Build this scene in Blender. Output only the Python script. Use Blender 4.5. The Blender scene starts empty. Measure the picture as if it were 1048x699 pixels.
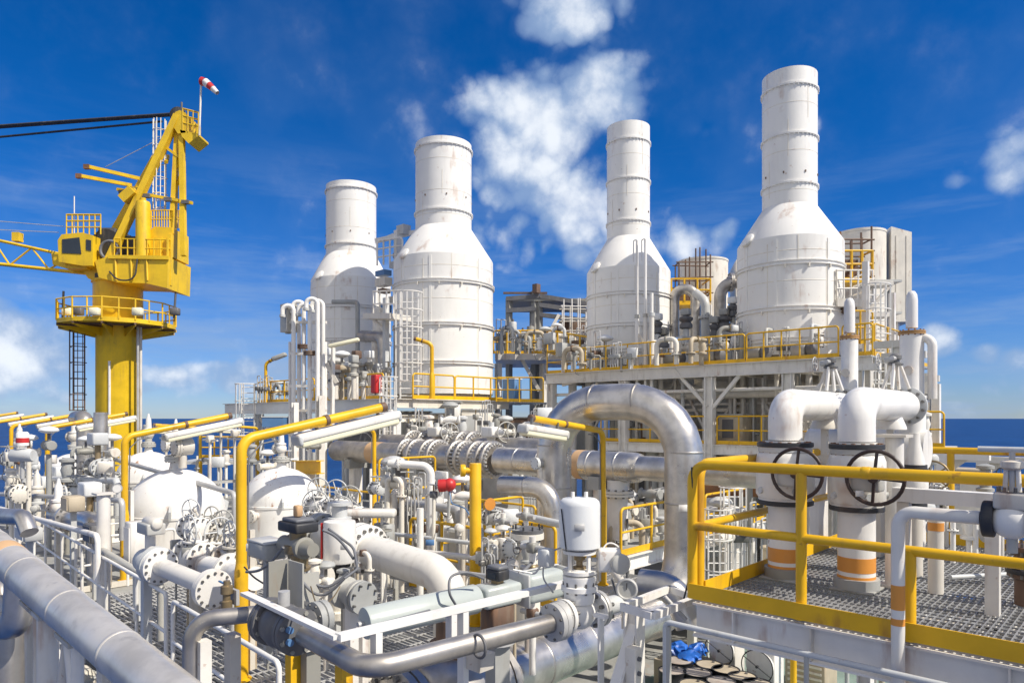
import bpy, bmesh, math, random
from mathutils import Vector, Matrix
random.seed(7)
C = bpy.context.scene
COL = C.collection
F = 710.0; HX, HY = 524.0, 428.0
_an = math.radians(46.7)
S_, C_ = math.sin(_an), math.cos(_an)
U = Vector((-S_, C_, 0)); V = Vector((C_, S_, 0)); Z = Vector((0, 0, 1))
R = math.radians
def W(u, v, z): return U*u + V*v + Z*z
def PD(px, py, D): return Vector(((px-HX)*D/F, D, (HY-py)*D/F))          # a sighted point at a known distance
def PU(px, py, u): return PD(px, py, u/(C_ - S_*(px-HX)/F))
def PV(px, py, v): return PD(px, py, v/(S_ + C_*(px-HX)/F))
def PZ(px, py, z): return PD(px, py, z*F/(HY-py))
def uvof(p): return p.dot(U), p.dot(V)
def setz(p, z): return Vector((p.x, p.y, z))
ZA = -3.5      # process deck
ZR = -1.48     # valve platform
ZT = 2.1       # turbine deck
ZL = 0.84      # stack deck
ZF = -6.2      # main deck
ORD = ['first','second','third','fourth','fifth','sixth','seventh','eighth','ninth','tenth','eleventh','twelfth','thirteenth','fourteenth','fifteenth','sixteenth','seventeenth','eighteenth']
# ------------------------------------------------------------------ materials
def newmat(name):
    m = bpy.data.materials.new(name); m.use_nodes = True
    nt = m.node_tree; b = nt.nodes['Principled BSDF']
    return m, nt, b
def nz(nt, scale, detail=5, sc=None, rough=.6):
    g = nt.nodes.new('ShaderNodeNewGeometry'); n = nt.nodes.new('ShaderNodeTexNoise')
    n.inputs['Scale'].default_value = scale; n.inputs['Detail'].default_value = detail; n.inputs['Roughness'].default_value = rough
    if sc:
        mp = nt.nodes.new('ShaderNodeMapping'); mp.inputs['Scale'].default_value = sc
        nt.links.new(g.outputs['Position'], mp.inputs['Vector']); nt.links.new(mp.outputs['Vector'], n.inputs['Vector'])
    else: nt.links.new(g.outputs['Position'], n.inputs['Vector'])
    return n.outputs['Fac']
def mrange(nt, x, a, b, c=0., d=1.):
    m = nt.nodes.new('ShaderNodeMapRange'); m.interpolation_type = 'SMOOTHSTEP'
    nt.links.new(x, m.inputs['Value'])
    for k, q in zip(('From Min','From Max','To Min','To Max'), (a,b,c,d)): m.inputs[k].default_value = q
    return m.outputs['Result']
def mth(nt, op, x, y):
    m = nt.nodes.new('ShaderNodeMath'); m.operation = op
    for i, q in enumerate((x, y)):
        if isinstance(q, (int, float)): m.inputs[i].default_value = q
        else: nt.links.new(q, m.inputs[i])
    return m.outputs[0]
def mixc(nt, fac, a, b):
    m = nt.nodes.new('ShaderNodeMix'); m.data_type = 'RGBA'
    if isinstance(fac, (int, float)): m.inputs[0].default_value = fac
    else: nt.links.new(fac, m.inputs[0])
    for i, q in ((6, a), (7, b)):
        if isinstance(q, tuple): m.inputs[i].default_value = (*q[:3], 1)
        else: nt.links.new(q, m.inputs[i])
    return m.outputs[2]
def bumpn(nt, b, h, strength, dist=.02):
    n = nt.nodes.new('ShaderNodeBump'); n.inputs['Strength'].default_value = strength; n.inputs['Distance'].default_value = dist
    nt.links.new(h, n.inputs['Height']); nt.links.new(n.outputs['Normal'], b.inputs['Normal'])
def paint(name, col, rough=.42, var=.1, dirt=.25, rust=0., metal=0., dirtcol=(.3,.26,.2), fine=1., age=0.):
    m, nt, b = newmat(name)
    n1 = nz(nt, 1.7*fine)
    lo = tuple(c*(1-var) for c in col); hi = tuple(min(1, c*(1+var*.5)) for c in col)
    c = mixc(nt, mrange(nt, n1, .3, .7), lo, hi)
    if age:
        oi = nt.nodes.new('ShaderNodeObjectInfo'); c = mixc(nt, mrange(nt, oi.outputs['Random'], .25, 1., 0., age), c, (col[0]*.62, col[1]*.57, col[2]*.47))
    if dirt:
        s = nz(nt, 1.0, 6, (7*fine, 7*fine, .9*fine)); s2 = nz(nt, .8*fine, 3)
        d = mth(nt, 'MULTIPLY', mrange(nt, s, .48, .75), mrange(nt, s2, .35, .65))
        c = mixc(nt, mth(nt, 'MULTIPLY', d, dirt), c, dirtcol)
    if rust:
        s = nz(nt, 1.0, 6, (4*fine, 4*fine, .8*fine)); s2 = nz(nt, 1.1*fine, 4)
        d = mth(nt, 'MULTIPLY', mrange(nt, s, .52, .66), mrange(nt, s2, .52, .62))
        sp = mrange(nt, nz(nt, 9*fine, 3), .69, .73)
        d = mth(nt, 'MAXIMUM', d, mth(nt, 'MULTIPLY', sp, .8))
        c = mixc(nt, mth(nt, 'MULTIPLY', d, rust), c, (.33,.13,.035))
    nt.links.new(c, b.inputs['Base Color'])
    b.inputs['Roughness'].default_value = rough; b.inputs['Metallic'].default_value = metal
    nt.links.new(mrange(nt, n1, .2, .8, rough*.8, min(1, rough*1.3)), b.inputs['Roughness'])
    bumpn(nt, b, nz(nt, 14, 3), .06)
    return m
def cladding(name, col, r0=.22, r1=.5, stain=.5, metal=.6):
    m, nt, b = newmat(name)
    n1 = nz(nt, 3.1, 9); n2 = nz(nt, 7, 5)
    c = mixc(nt, mrange(nt, n1, .35, .7), col, tuple(x*.72 for x in col))
    c = mixc(nt, mth(nt, 'MULTIPLY', mrange(nt, n2, .6, .8), stain*.6), c, (.2,.19,.19))
    nt.links.new(c, b.inputs['Base Color']); b.inputs['Metallic'].default_value = metal
    nt.links.new(mrange(nt, nz(nt, 1.6, 3), .3, .7, r0, r1), b.inputs['Roughness'])
    bumpn(nt, b, nz(nt, 2.2, 2), .1, .03)
    return m
M = {}
M['white'] = paint('white_paint', (.82,.79,.735), .42, .1, .5, .45, age=.55)
M['clean'] = paint('clean_white_paint', (.84,.82,.775), .36, .06, .34, .4, age=.3)
M['rusty'] = paint('rust_marked_white_paint', (.82,.80,.755), .42, .06, .25, .6, fine=.8)
M['stackw'] = paint('stack_white_paint', (.84,.82,.77), .45, .04, .16, .42, fine=.5)
M['cream'] = paint('cream_paint', (.78,.73,.63), .5, .1, .35, .4)
M['beige'] = paint('beige_paint', (.50,.42,.30), .55, .15, .4, .3)
M['yellow'] = paint('safety_yellow_paint', (.80,.46,.010), .38, .14, .36, .6, age=.12, dirtcol=(.35,.2,.05))
M['crane'] = paint('crane_yellow_paint', (.82,.53,.014), .45, .14, .5, .45, dirtcol=(.35,.22,.05), fine=.6)
M['silver'] = cladding('aluminium_cladding', (.68,.645,.595), .25, .44, .3, .84)
M['weathered'] = cladding('weathered_cladding', (.78,.735,.66), .3, .52, .6, .5)
M['dull'] = cladding('dull_steel_cladding', (.52,.485,.44), .3, .56, .5, .8)
M['steel'] = paint('galvanised_steel', (.52,.515,.50), .5, .15, .3, .12, .2)
M['grey'] = paint('grey_paint', (.38,.385,.37), .48, .14, .4, .3, age=.7)
M['lgrey'] = paint('light_grey_paint', (.58,.59,.58), .42, .1, .4, .3, age=.6)
M['bluegrey'] = paint('pale_blue_grey_paint', (.73,.74,.73), .4, .06, .15, .05)
M['greengrey'] = paint('grey_green_enamel', (.47,.51,.485), .3, .05, .2, .08)
M['dark'] = paint('dark_coating', (.035,.036,.04), .5, .25, .3, .1)
M['darkgrey'] = paint('dark_grey_coating', (.13,.13,.135), .45, .2, .35, .15)
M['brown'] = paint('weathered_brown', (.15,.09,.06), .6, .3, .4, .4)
M['wheel'] = paint('brown_black_wheel_paint', (.045,.026,.022), .4, .2, .2, .2)
M['orange'] = paint('orange_band_paint', (.70,.29,.05), .45, .1, .2, 0)
M['tan'] = paint('tan_tape', (.60,.38,.2), .6, .1, .2, 0)
M['red'] = paint('red_paint', (.55,.03,.03), .4, .1, .15, 0)
M['blue'] = paint('blue_tarp_plastic', (.02,.14,.55), .35, .2, .1, 0)
M['sblue'] = paint('steel_blue_paint', (.10,.22,.42), .45, .1, .2, 0)
M['bolt'] = paint('bolt_steel', (.20,.195,.185), .45, .3, .3, .35, .5)
M['brass'] = paint('tarnished_brass', (.36,.27,.15), .4, .2, .3, 0, .6)
M['lens'] = paint('lamp_diffuser', (.86,.81,.58), .35, .03, .1, 0)
M['glass'] = paint('dark_window_glass', (.03,.04,.05), .08, .1, 0, 0)
M['hose'] = paint('grey_rubber_hose', (.16,.165,.18), .5, .15, .2, 0)
M['green'] = paint('green_deck_paint', (.23,.31,.26), .5, .15, .5, .2)
M['floor'] = paint('grey_deck_paint', (.33,.33,.31), .6, .2, .5, .3)
M['rustm'] = paint('rusted_steel', (.26,.12,.05), .7, .35, .3, .3)
M['ochre'] = paint('rust_stained_flange', (.52,.30,.12), .6, .35, .4, .5)
M['grate'] = paint('grating_steel', (.33,.33,.33), .55, .2, .3, .1, .3)
M['dome'] = paint('dome_white_paint', (.84,.82,.775), .38, .05, .2, 1.0, fine=1.25)
M['wood'] = paint('drum_lid_paint', (.46,.40,.34), .55, .25, .4, .5)
# ------------------------------------------------------------------ mesh builder
class MB:
    def __init__(s): s.v = []; s.f = []; s.m = []; s.cur = 0
    def add(s, vs, fs):
        o = len(s.v); s.v += [Vector(x) for x in vs]
        for f in fs: s.f.append(tuple(i+o for i in f)); s.m.append(s.cur)
        return s
    def mat(s, i): s.cur = i; return s
    def box(s, c, su, sv, sz, ax=None, ay=None, az=None):
        ax = (ax or U)*su/2; ay = (ay or V)*sv/2; az = (az or Z)*sz/2
        vs = [c+ax*i+ay*j+az*k for k in (-1,1) for i, j in ((-1,-1),(1,-1),(1,1),(-1,1))]
        return s.add(vs, [(3,2,1,0),(4,5,6,7),(0,1,5,4),(1,2,6,5),(2,3,7,6),(3,0,4,7)])
    def bx(s, u0, u1, v0, v1, z0, z1):
        return s.box(W((u0+u1)/2, (v0+v1)/2, (z0+z1)/2), abs(u1-u0), abs(v1-v0), abs(z1-z0))
    def cbox(s, c, su, sv, sz, ch=.02, seg=2, ax=None, ay=None, az=None):
        bm = bmesh.new(); bmesh.ops.create_cube(bm, size=1)
        ax = (ax or U); ay = (ay or V); az = (az or Z)
        for v in bm.verts: v.co = Vector((v.co.x*su, v.co.y*sv, v.co.z*sz))
        bmesh.ops.bevel(bm, geom=bm.edges[:], offset=ch, segments=seg, affect='EDGES', profile=.5)
        bm.verts.index_update()
        s.add([c+ax*v.co.x+ay*v.co.y+az*v.co.z for v in bm.verts], [tuple(v.index for v in f.verts) for f in bm.faces]); bm.free()
        return s
    def bar(s, p0, p1, w, h=None, up=None):
        h = h or w; d = (p1-p0); L = d.length; d.normalize()
        up = up or (Z if abs(d.z) < .95 else U)
        x = d.cross(up).normalized(); y = x.cross(d).normalized()
        return s.box((p0+p1)/2, L, w, h, d, x, y)
    def ibeam(s, p0, p1, w, h, t=.02, up=None):
        d = (p1-p0).normalized(); up = up or (Z if abs(d.z) < .95 else U)
        x = d.cross(up).normalized(); y = x.cross(d).normalized()
        pr = [(-w/2,-h/2),(w/2,-h/2),(w/2,-h/2+t),(t/2,-h/2+t),(t/2,h/2-t),(w/2,h/2-t),(w/2,h/2),(-w/2,h/2),(-w/2,h/2-t),(-t/2,h/2-t),(-t/2,-h/2+t),(-w/2,-h/2+t)]
        n = len(pr); vs = [p+x*a+y*b for p in (p0, p1) for a, b in pr]
        fs = [(i, (i+1) % n, (i+1) % n+n, i+n) for i in range(n)]
        for e in (0, n): fs += [tuple(e+k for k in q) for q in ((0,1,2,11),(2,3,10,11),(3,4,9,10),(4,5,8,9),(5,6,7,8))]
        return s.add(vs, fs)
    def frame(s, d):
        d = d.normalized(); a = Z if abs(d.z) < .9 else Vector((1,0,0))
        x = d.cross(a).normalized(); return x, d.cross(x).normalized()
    def tube(s, p0, p1, r, n=12, r2=None):
        return s.lathe(p0, p1-p0, [(r, 0), (r if r2 is None else r2, (p1-p0).length)], n)
    def lathe(s, o, ax, prof, n=24, caps=True):
        ax = ax.normalized(); x, y = s.frame(ax); vs = []; fs = []
        for r, h in prof:
            r = max(r, 1e-4)
            vs += [o+ax*h+(x*math.cos(2*math.pi*i/n)+y*math.sin(2*math.pi*i/n))*r for i in range(n)]
        for k in range(len(prof)-1):
            fs += [(k*n+i, k*n+(i+1) % n, (k+1)*n+(i+1) % n, (k+1)*n+i) for i in range(n)]
        if caps: fs += [tuple(range(n))[::-1], tuple(range((len(prof)-1)*n, len(prof)*n))]
        return s.add(vs, fs)
    def sphere(s, c, r, n=16, sq=1.):
        k = n//2; pr = [(math.sin(math.pi*i/k)*r, -math.cos(math.pi*i/k)*r*sq) for i in range(k+1)]
        return s.lathe(c, Z, pr, n, False)
    def path(s, pts, r, bend=.2, n=12, caps=True, seg=7):
        P = [pts[0]]
        for i in range(1, len(pts)-1):
            a, b, c = pts[i-1], pts[i], pts[i+1]; d0 = (a-b).normalized(); d1 = (c-b).normalized()
            th = d0.angle(d1)
            if th > 3.1: P.append(b); continue
            t = bend/math.tan(th/2); t = min(t, .49*(a-b).length, .49*(c-b).length); rr = t*math.tan(th/2)
            ctr = b+(d0+d1).normalized()*(rr/math.sin(th/2)); p0 = b+d0*t; p1 = b+d1*t
            e0 = (p0-ctr); e1 = (p1-ctr); ang = e0.angle(e1)
            sg = max(2, int(round(seg*ang/1.57)))
            for k in range(sg+1):
                q = k/sg; w0 = math.sin((1-q)*ang)/math.sin(ang); w1 = math.sin(q*ang)/math.sin(ang)
                P.append(ctr+e0*w0+e1*w1)
        P.append(pts[-1]); return s.sweep(P, r, n, caps)
    def sweep(s, P, r, n=12, caps=True):
        d = (P[1]-P[0]).normalized(); x, y = s.frame(d); vs = []; fs = []
        for i, p in enumerate(P):
            if i == 0: t = d
            elif i == len(P)-1: t = (P[-1]-P[-2]).normalized()
            else: t = ((P[i]-P[i-1]).normalized()+(P[i+1]-P[i]).normalized()).normalized()
            q = d.rotation_difference(t); x = q @ x; y = q @ y; d = t
            rr = r[i] if isinstance(r, list) else r
            vs += [p+(x*math.cos(2*math.pi*k/n)+y*math.sin(2*math.pi*k/n))*rr for k in range(n)]
        for i in range(len(P)-1): fs += [(i*n+k, i*n+(k+1) % n, (i+1)*n+(k+1) % n, (i+1)*n+k) for k in range(n)]
        if caps: fs += [tuple(range(n))[::-1], tuple(range((len(P)-1)*n, len(P)*n))]
        return s.add(vs, fs)
    def torus(s, c, ax, R_, r, n=28, m=8):
        x, y = s.frame(ax); a = ax.normalized(); vs = []; fs = []
        for i in range(n):
            q = 2*math.pi*i/n; e = x*math.cos(q)+y*math.sin(q)
            vs += [c+e*(R_+r*math.cos(2*math.pi*k/m))+a*(r*math.sin(2*math.pi*k/m)) for k in range(m)]
        for i in range(n): fs += [(i*m+k, ((i+1) % n)*m+k, ((i+1) % n)*m+(k+1) % m, i*m+(k+1) % m) for k in range(m)]
        return s.add(vs, fs)
    def wheel(s, c, ax, R_, r, sp=4, off=0., dish=.0):
        a = ax.normalized(); x, y = s.frame(a); s.torus(c, a, R_, r)
        s.tube(c-a*(dish+r*2), c-a*(dish-r*2.5), r*2.6, 10)
        for i in range(sp):
            q = 2*math.pi*i/sp+off; e = x*math.cos(q)+y*math.sin(q)
            s.tube(c-a*dish, c+e*R_, r*.8, 6)
        return s
    def bolts(s, c, ax, R_, n, r, L):
        x, y = s.frame(ax); a = ax.normalized()
        for i in range(n):
            q = 2*math.pi*(i+.5)/n; p = c+(x*math.cos(q)+y*math.sin(q))*R_
            s.tube(p-a*L/2, p+a*L/2, r, 6)
        return s
    def flange(s, c, ax, r, t, nb=12, gap=.0, m0=0, mb=1, br=None):
        """a bolted pair of flange plates, centred at c"""
        a = ax.normalized(); k = s.cur; s.cur = m0
        if gap:
            s.lathe(c-a*(t+gap/2), a, [(r*.72, -t*.2), (r, 0), (r, t), (r*.9, t+gap*.3), (r*.9, t+gap*.7), (r, t+gap), (r, 2*t+gap), (r*.72, 2.2*t+gap)], 28)
        else: s.lathe(c-a*t/2, a, [(r*.98, 0), (r, t*.1), (r, t*.9), (r*.98, t)], 28)
        if nb:
            s.cur = mb; s.bolts(c, a, r*.85, nb, br or r*.075, 2*t+gap+r*.2)
        s.cur = k; return s
    def prism(s, poly, d):
        """closed polygon of points pushed along vector d"""
        n = len(poly); vs = list(poly)+[p+d for p in poly]
        return s.add(vs, [tuple(range(n))[::-1], tuple(range(n, 2*n))]+[(i, (i+1) % n, (i+1) % n+n, i+n) for i in range(n)])
def mesh_of(name, mb, mats, base):
    me = bpy.data.meshes.new(name); me.from_pydata([tuple(v-base) for v in mb.v], [], mb.f)
    for q in (mats if isinstance(mats, (list, tuple)) else [mats]): me.materials.append(M[q])
    if any(mb.m): me.polygons.foreach_set('material_index', mb.m)
    bm = bmesh.new(); bm.from_mesh(me); bmesh.ops.recalc_face_normals(bm, faces=bm.faces); bm.to_mesh(me); bm.free()
    me.polygons.foreach_set('use_smooth', [True]*len(me.polygons)); me.set_sharp_from_angle(angle=R(48)); me.update()
    return me
BASE = {}
def thing(name, label, cat, base, group=None):
    o = bpy.data.objects.new(name, None); COL.objects.link(o); o.empty_display_size = .2
    o.location = base; o['label'] = label; o['category'] = cat
    if group: o['group'] = group
    BASE[o.name] = Vector(base); return o
def part(par, name, mb, mats, label=None, kind=None):
    b = BASE[par.name]; o = bpy.data.objects.new(name, mesh_of(name, mb, mats, b)); COL.objects.link(o)
    o.parent = par; BASE[o.name] = b
    if label: o['label'] = label
    if kind: o['kind'] = kind
    return o
def solo(name, mb, mats, label, cat, group=None, base=None):
    if base is None:
        base = Vector([sum(v[i] for v in mb.v)/len(mb.v) for i in range(3)]); base.z = min(v.z for v in mb.v)
    o = bpy.data.objects.new(name, mesh_of(name, mb, mats, base)); COL.objects.link(o); o.location = base
    o['label'] = label; o['category'] = cat
    if group: o['group'] = group
    BASE[o.name] = base; return o
def struct(name, mb, mats, kind='structure'):
    o = bpy.data.objects.new(name, mesh_of(name, mb, mats, Vector((0,0,0)))); COL.objects.link(o); o['kind'] = kind
    return o
# ------------------------------------------------------------------ general builders
def railing(label, p0, p1, h=1.1, r=.03, mat='yellow', toe=.12, n=None, mids=1, group='yellow guard rails', posts=None, ends=True, nn=8, noface=None):
    """guard rail along the floor line p0 -> p1"""
    t = thing('guard_rail', label, 'railing', p0, group); L = (p1-p0).length; d = (p1-p0).normalized()
    a, b = p0+Z*h, p1+Z*h
    if ends: part(t, 'top_rail', MB().path([p0, a, b, p1], r, r*3.5, nn), mat)
    else: part(t, 'top_rail', MB().tube(a, b, r, nn), mat)
    for k in range(mids):
        zz = h*(k+1)/(mids+1); part(t, 'mid_rail', MB().tube(p0+Z*zz, p1+Z*zz, r*.82, nn), mat)
    n = n if n is not None else max(2, int(round(L/1.6)))
    for i in (posts if posts is not None else [k/n for k in range(0 if not ends else 1, n+1 if not ends else n)]):
        q = p0.lerp(p1, i); part(t, 'post', MB().tube(q, q+Z*(h-.001), r, nn), mat)
    if toe: part(t, 'toe_plate', MB().bar(p0+Z*(toe/2+.01), p1+Z*(toe/2+.01), .012, toe), mat)
    return t
def ladder(label, p0, p1, w=.45, along=None, cage=None, mat='clean', rung=.3, r=.025, cageside=None, group='ladders'):
    t = thing('caged_ladder' if cage else 'ladder', label, 'ladder', p0, group); along = along or U; m = MB()
    d = (p1-p0); L = d.length; dn = d.normalized()
    for q in (-1, 1): m.bar(p0+along*w/2*q, p1+along*w/2*q, r*2.2, r*1.2, along)
    for k in range(int(L/rung)): p = p0+dn*(rung*(k+.5)); m.tube(p-along*w/2, p+along*w/2, r*.6, 5)
    part(t, 'ladder_frame', m, mat)
    if cage:
        out = cageside or V*-1; c = MB(); R_ = w*.75
        hs = [cage+(L-cage)*i/max(1, round((L-cage)/.8)) for i in range(max(1, round((L-cage)/.8))+1)]
        arc = [along*math.cos(a)*R_+out*(math.sin(a)*R_*1.15) for a in [math.pi*i/8 for i in range(9)]]
        for hh in hs: c.sweep([p0+dn*hh+e for e in arc], r*.7, 5)
        for i in (1, 3, 4, 5, 7): c.bar(p0+dn*hs[0]+arc[i], p0+dn*hs[-1]+arc[i], r*1.4, r*.5, out)
        part(t, 'safety_cage', c, mat)
    return t
def pipe(label, pts, r, mat='white', bend=None, fl=(), n=16, name='process_pipe', cat='pipe', group=None, flr=1.6, seams=0, bandz=(), flmat=None, nb=12, ft=None):
    """pipe run with bolted flanges at the given points: fl = [(point, axis)]"""
    t = thing(name, label, cat, pts[0], group); m = MB().path(pts, r, bend or r*3, n)
    part(t, 'pipe_wall', m, mat)
    for p, ax in fl:
        part(t, 'flange', MB().flange(p, ax, r*flr, ft or r*.22, nb, r*.06), [flmat or mat, 'bolt'])
    if seams:
        for i in range(len(pts)-1):
            L = (pts[i+1]-pts[i]).length; k = int(L/seams); ax = (pts[i+1]-pts[i]).normalized()
            for j in range(1, k+1):
                p = pts[i]+ax*(L*j/(k+1)); part(t, 'seam_band', MB().lathe(p-ax*.02, ax, [(r*1.0,0),(r*1.014,.006),(r*1.014,.034),(r*1.0,.04)], n), 'dull' if mat == 'silver' else mat)
    for p, ax, w in bandz: part(t, 'colour_band', MB().lathe(p-ax*w/2, ax, [(r*1.012, 0), (r*1.012, w)], n), 'orange')
    return t
def gatevalve(label, c, ax, r, up=None, wr=None, mat='white', wmat='lgrey', stem=3.2, wax=None, group='handwheel valves', face=1):
    """flanged valve on a pipe: body, bonnet, yoke and handwheel"""
    up = up or Z; wr = wr or r*1.7; ax = ax.normalized()
    t = thing('gate_valve', label, 'valve', c-Z*r*1.6, group)
    b = MB().lathe(c-ax*r*1.7, ax, [(r*.95,0),(r*1.05,r*.5),(r*1.35,r*1.1),(r*1.4,r*1.7),(r*1.35,r*2.3),(r*1.05,r*2.9),(r*.95,r*3.4)], 18)
    for q in (-1, 1): b.flange(c+ax*r*1.75*q, ax, r*1.62, r*.3, 12)
    part(t, 'body', b, [mat, 'bolt'])
    m = MB().lathe(c+up*r*.8, up, [(r*.85,0),(r*.75,r*.7),(r*.7,r*.75)], 14); m.flange(c+up*r*1.55, up, r*1.15, r*.22, 8)
    part(t, 'bonnet', m, [mat, 'bolt'])
    y = MB(); side = up.cross(ax).normalized(); top = c+up*r*stem
    for q in (-1, 1): y.path([c+up*r*1.6+side*r*.55*q, c+up*r*(stem*.72)+side*r*.5*q, top+side*r*.12*q], r*.13, r*.3, 6)
    y.tube(c+up*r*1.6, top+up*r*.5, r*.12, 8); y.tube(top-up*r*.12, top+up*r*.12, r*.36, 10)
    part(t, 'yoke', y, mat)
    h = MB(); wa = wax or up
    h.wheel(top+(up*r*.15 if wax is None else wax*r*.5), wa, wr, max(.012, r*.09), 5)
    if wax is not None: h.tube(top, top+wax*r*.5, r*.12, 8)
    part(t, 'handwheel', h, wmat)
    return t
def instrument(label, foot, h, kind=0, mat='lgrey', group='small field instruments', toward=None):
    """transmitter, gauge or switch on a thin stem"""
    t = thing(('pressure_transmitter','dial_gauge','junction_box')[kind], label, ('transmitter','gauge','junction box')[kind], foot, group)
    part(t, 'stem', MB().tube(foot, foot+Z*h, .022, 7), 'steel'); to = toward or Vector((.3,-1,0)).normalized(); c = foot+Z*h
    if kind == 0:
        m = MB().lathe(c-to*.11, to, [(.05,0),(.075,.02),(.075,.09),(.06,.1),(.06,.12),(.075,.13),(.075,.2),(.05,.22)], 14); m.tube(c-Z*.14, c, .045, 10)
        part(t, 'housing', m, mat)
    elif kind == 1:
        m = MB().lathe(c-to*.03, to, [(.09,0),(.095,.01),(.095,.06),(.08,.062)], 18); part(t, 'case', m, 'steel')
        part(t, 'dial', MB().lathe(c+to*.033, to, [(.078,0),(.078,.004)], 18), 'clean')
    else:
        x = to.cross(Z).normalized()
        part(t, 'box', MB().cbox(c, .3, .14, .26, .012, 1, x, to), mat); part(t, 'lid', MB().cbox(c+to*.075, .25, .014, .21, .004, 1, x, to), mat)
        m = MB()
        part(t, 'cable_gland', m.tube(c-Z*.19+x*.07, c-Z*.12+x*.07, .02, 8), 'darkgrey')
    return t
# ------------------------------------------------------------------ camera, light, sky
cam = bpy.data.cameras.new('camera'); co = bpy.data.objects.new('camera', cam); COL.objects.link(co)
co.rotation_euler = (R(90), 0, 0); cam.sensor_width = 36; cam.lens = F*36/1048; cam.shift_y = (HY-349.5)/1048
cam.clip_start = .1; cam.clip_end = 80000; C.camera = co
SUN_EL, SUN_AZ = R(47), R(62)
tosun = Vector((math.sin(SUN_AZ)*math.cos(SUN_EL), -math.cos(SUN_AZ)*math.cos(SUN_EL), math.sin(SUN_EL)))
sl = bpy.data.lights.new('sun', 'SUN'); so = bpy.data.objects.new('sun', sl); COL.objects.link(so)
sl.energy = 4.6; sl.angle = R(.53); sl.color = (1, .935, .83); so.rotation_euler = tosun.to_track_quat('Z', 'Y').to_euler()
w = bpy.data.worlds.new('World'); C.world = w; w.use_nodes = True; nt = w.node_tree
for n in list(nt.nodes): nt.nodes.remove(n)
out = nt.nodes.new('ShaderNodeOutputWorld'); bg = nt.nodes.new('ShaderNodeBackground'); nt.links.new(bg.outputs[0], out.inputs[0])
sky = nt.nodes.new('ShaderNodeTexSky'); sky.sky_type = 'NISHITA'; sky.sun_disc = False
sky.sun_elevation = SUN_EL; sky.sun_rotation = math.atan2(tosun.x, tosun.y)
sky.altitude = 0; sky.air_density = 1.0; sky.dust_density = 0; sky.ozone_density = 5.0
bg.inputs['Strength'].default_value = .11
hs = nt.nodes.new('ShaderNodeHueSaturation'); hs.inputs['Saturation'].default_value = 1.3; hs.inputs['Value'].default_value = 1.0
nt.links.new(sky.outputs[0], hs.inputs['Color'])
tc = nt.nodes.new('ShaderNodeTexCoord'); dirv = tc.outputs['Generated']
sep = nt.nodes.new('ShaderNodeSeparateXYZ'); nt.links.new(dirv, sep.inputs[0])
# deepen towards the zenith as a polarised blue sky does
deep = mixc(nt, mrange(nt, sep.outputs[2], .0, .50), (.43, .55, .90), (.06, .60, .87))
mul = nt.nodes.new('ShaderNodeMix'); mul.data_type = 'RGBA'; mul.blend_type = 'MULTIPLY'; mul.inputs[0].default_value = 1
nt.links.new(hs.outputs[0], mul.inputs[6]); nt.links.new(deep, mul.inputs[7]); skyc = mul.outputs[2]
def wnoise(scale, detail, sc=(1,1,1), loc=(0,0,0), rough=.6):
    mp = nt.nodes.new('ShaderNodeMapping'); mp.inputs['Scale'].default_value = sc; mp.inputs['Location'].default_value = loc
    n = nt.nodes.new('ShaderNodeTexNoise'); n.inputs['Scale'].default_value = scale; n.inputs['Detail'].default_value = detail; n.inputs['Roughness'].default_value = rough
    nt.links.new(dirv, mp.inputs['Vector']); nt.links.new(mp.outputs[0], n.inputs['Vector']); return n.outputs['Fac']
def blob(px, py, sx, sy, amp=1.):
    """a soft cloud core in the sky, by direction"""
    d = PD(px, py, 1).normalized(); az, el = math.atan2(d.x, d.y), math.asin(d.z)
    ca = Vector((math.cos(az), -math.sin(az), 0)); up = Vector((-math.sin(el)*math.sin(az), -math.sin(el)*math.cos(az), math.cos(el)))
    s = nt.nodes.new('ShaderNodeVectorMath'); s.operation = 'SUBTRACT'; nt.links.new(dirv, s.inputs[0]); s.inputs[1].default_value = d
    res = []
    for ax, sz in ((ca, sx), (up, sy)):
        k = nt.nodes.new('ShaderNodeVectorMath'); k.operation = 'DOT_PRODUCT'; nt.links.new(s.outputs[0], k.inputs[0]); k.inputs[1].default_value = ax*(F*d.y/sz)
        res.append(mth(nt, 'POWER', mth(nt, 'ABSOLUTE', k.outputs['Value'], 0), 2.0))
    r = mth(nt, 'SQRT', mth(nt, 'ADD', *res), 0)
    return mrange(nt, r, 1.0, 0.0, 0.0, amp)
blobs = [(550,118,116,74,1.1),(515,165,80,80,.8),(618,98,66,58,1.05),(640,90,34,45,.6),(565,200,140,95,.8),(640,225,120,70,.6),(535,250,110,60,.55),(600,240,80,50,.6),(578,14,84,46,.85),(500,235,110,60,.5),(590,262,45,40,.7),(690,245,70,42,.62),(725,135,30,16,.45),(735,240,60,34,.5),
    (4,352,100,56,1.15),(62,372,70,30,.85),(20,380,90,30,.8),(1036,166,44,32,.8),(985,184,28,18,.6),(833,128,12,20,.5),(952,350,34,32,.9),(935,372,40,22,.5),(1000,368,30,20,.7),(1040,372,40,20,.55),
    (180,386,50,24,.8),(245,385,60,30,.9),(286,378,52,30,.9),(150,398,30,12,.5),(215,398,80,14,.5),(940,405,60,10,.35),(60,405,120,14,.45),(1010,395,60,16,.45)]
acc = None
for b_ in blobs:
    q = blob(*b_); acc = q if acc is None else mth(nt, 'SMOOTH_MAX', acc, q)
for n in nt.nodes:
    if n.type == 'MATH' and n.operation == 'SMOOTH_MAX': n.inputs[2].default_value = .25
n1 = wnoise(6, 11, rough=.6); n2 = wnoise(3.2, 4, (1,1,1.6), (3,1,2))
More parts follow.
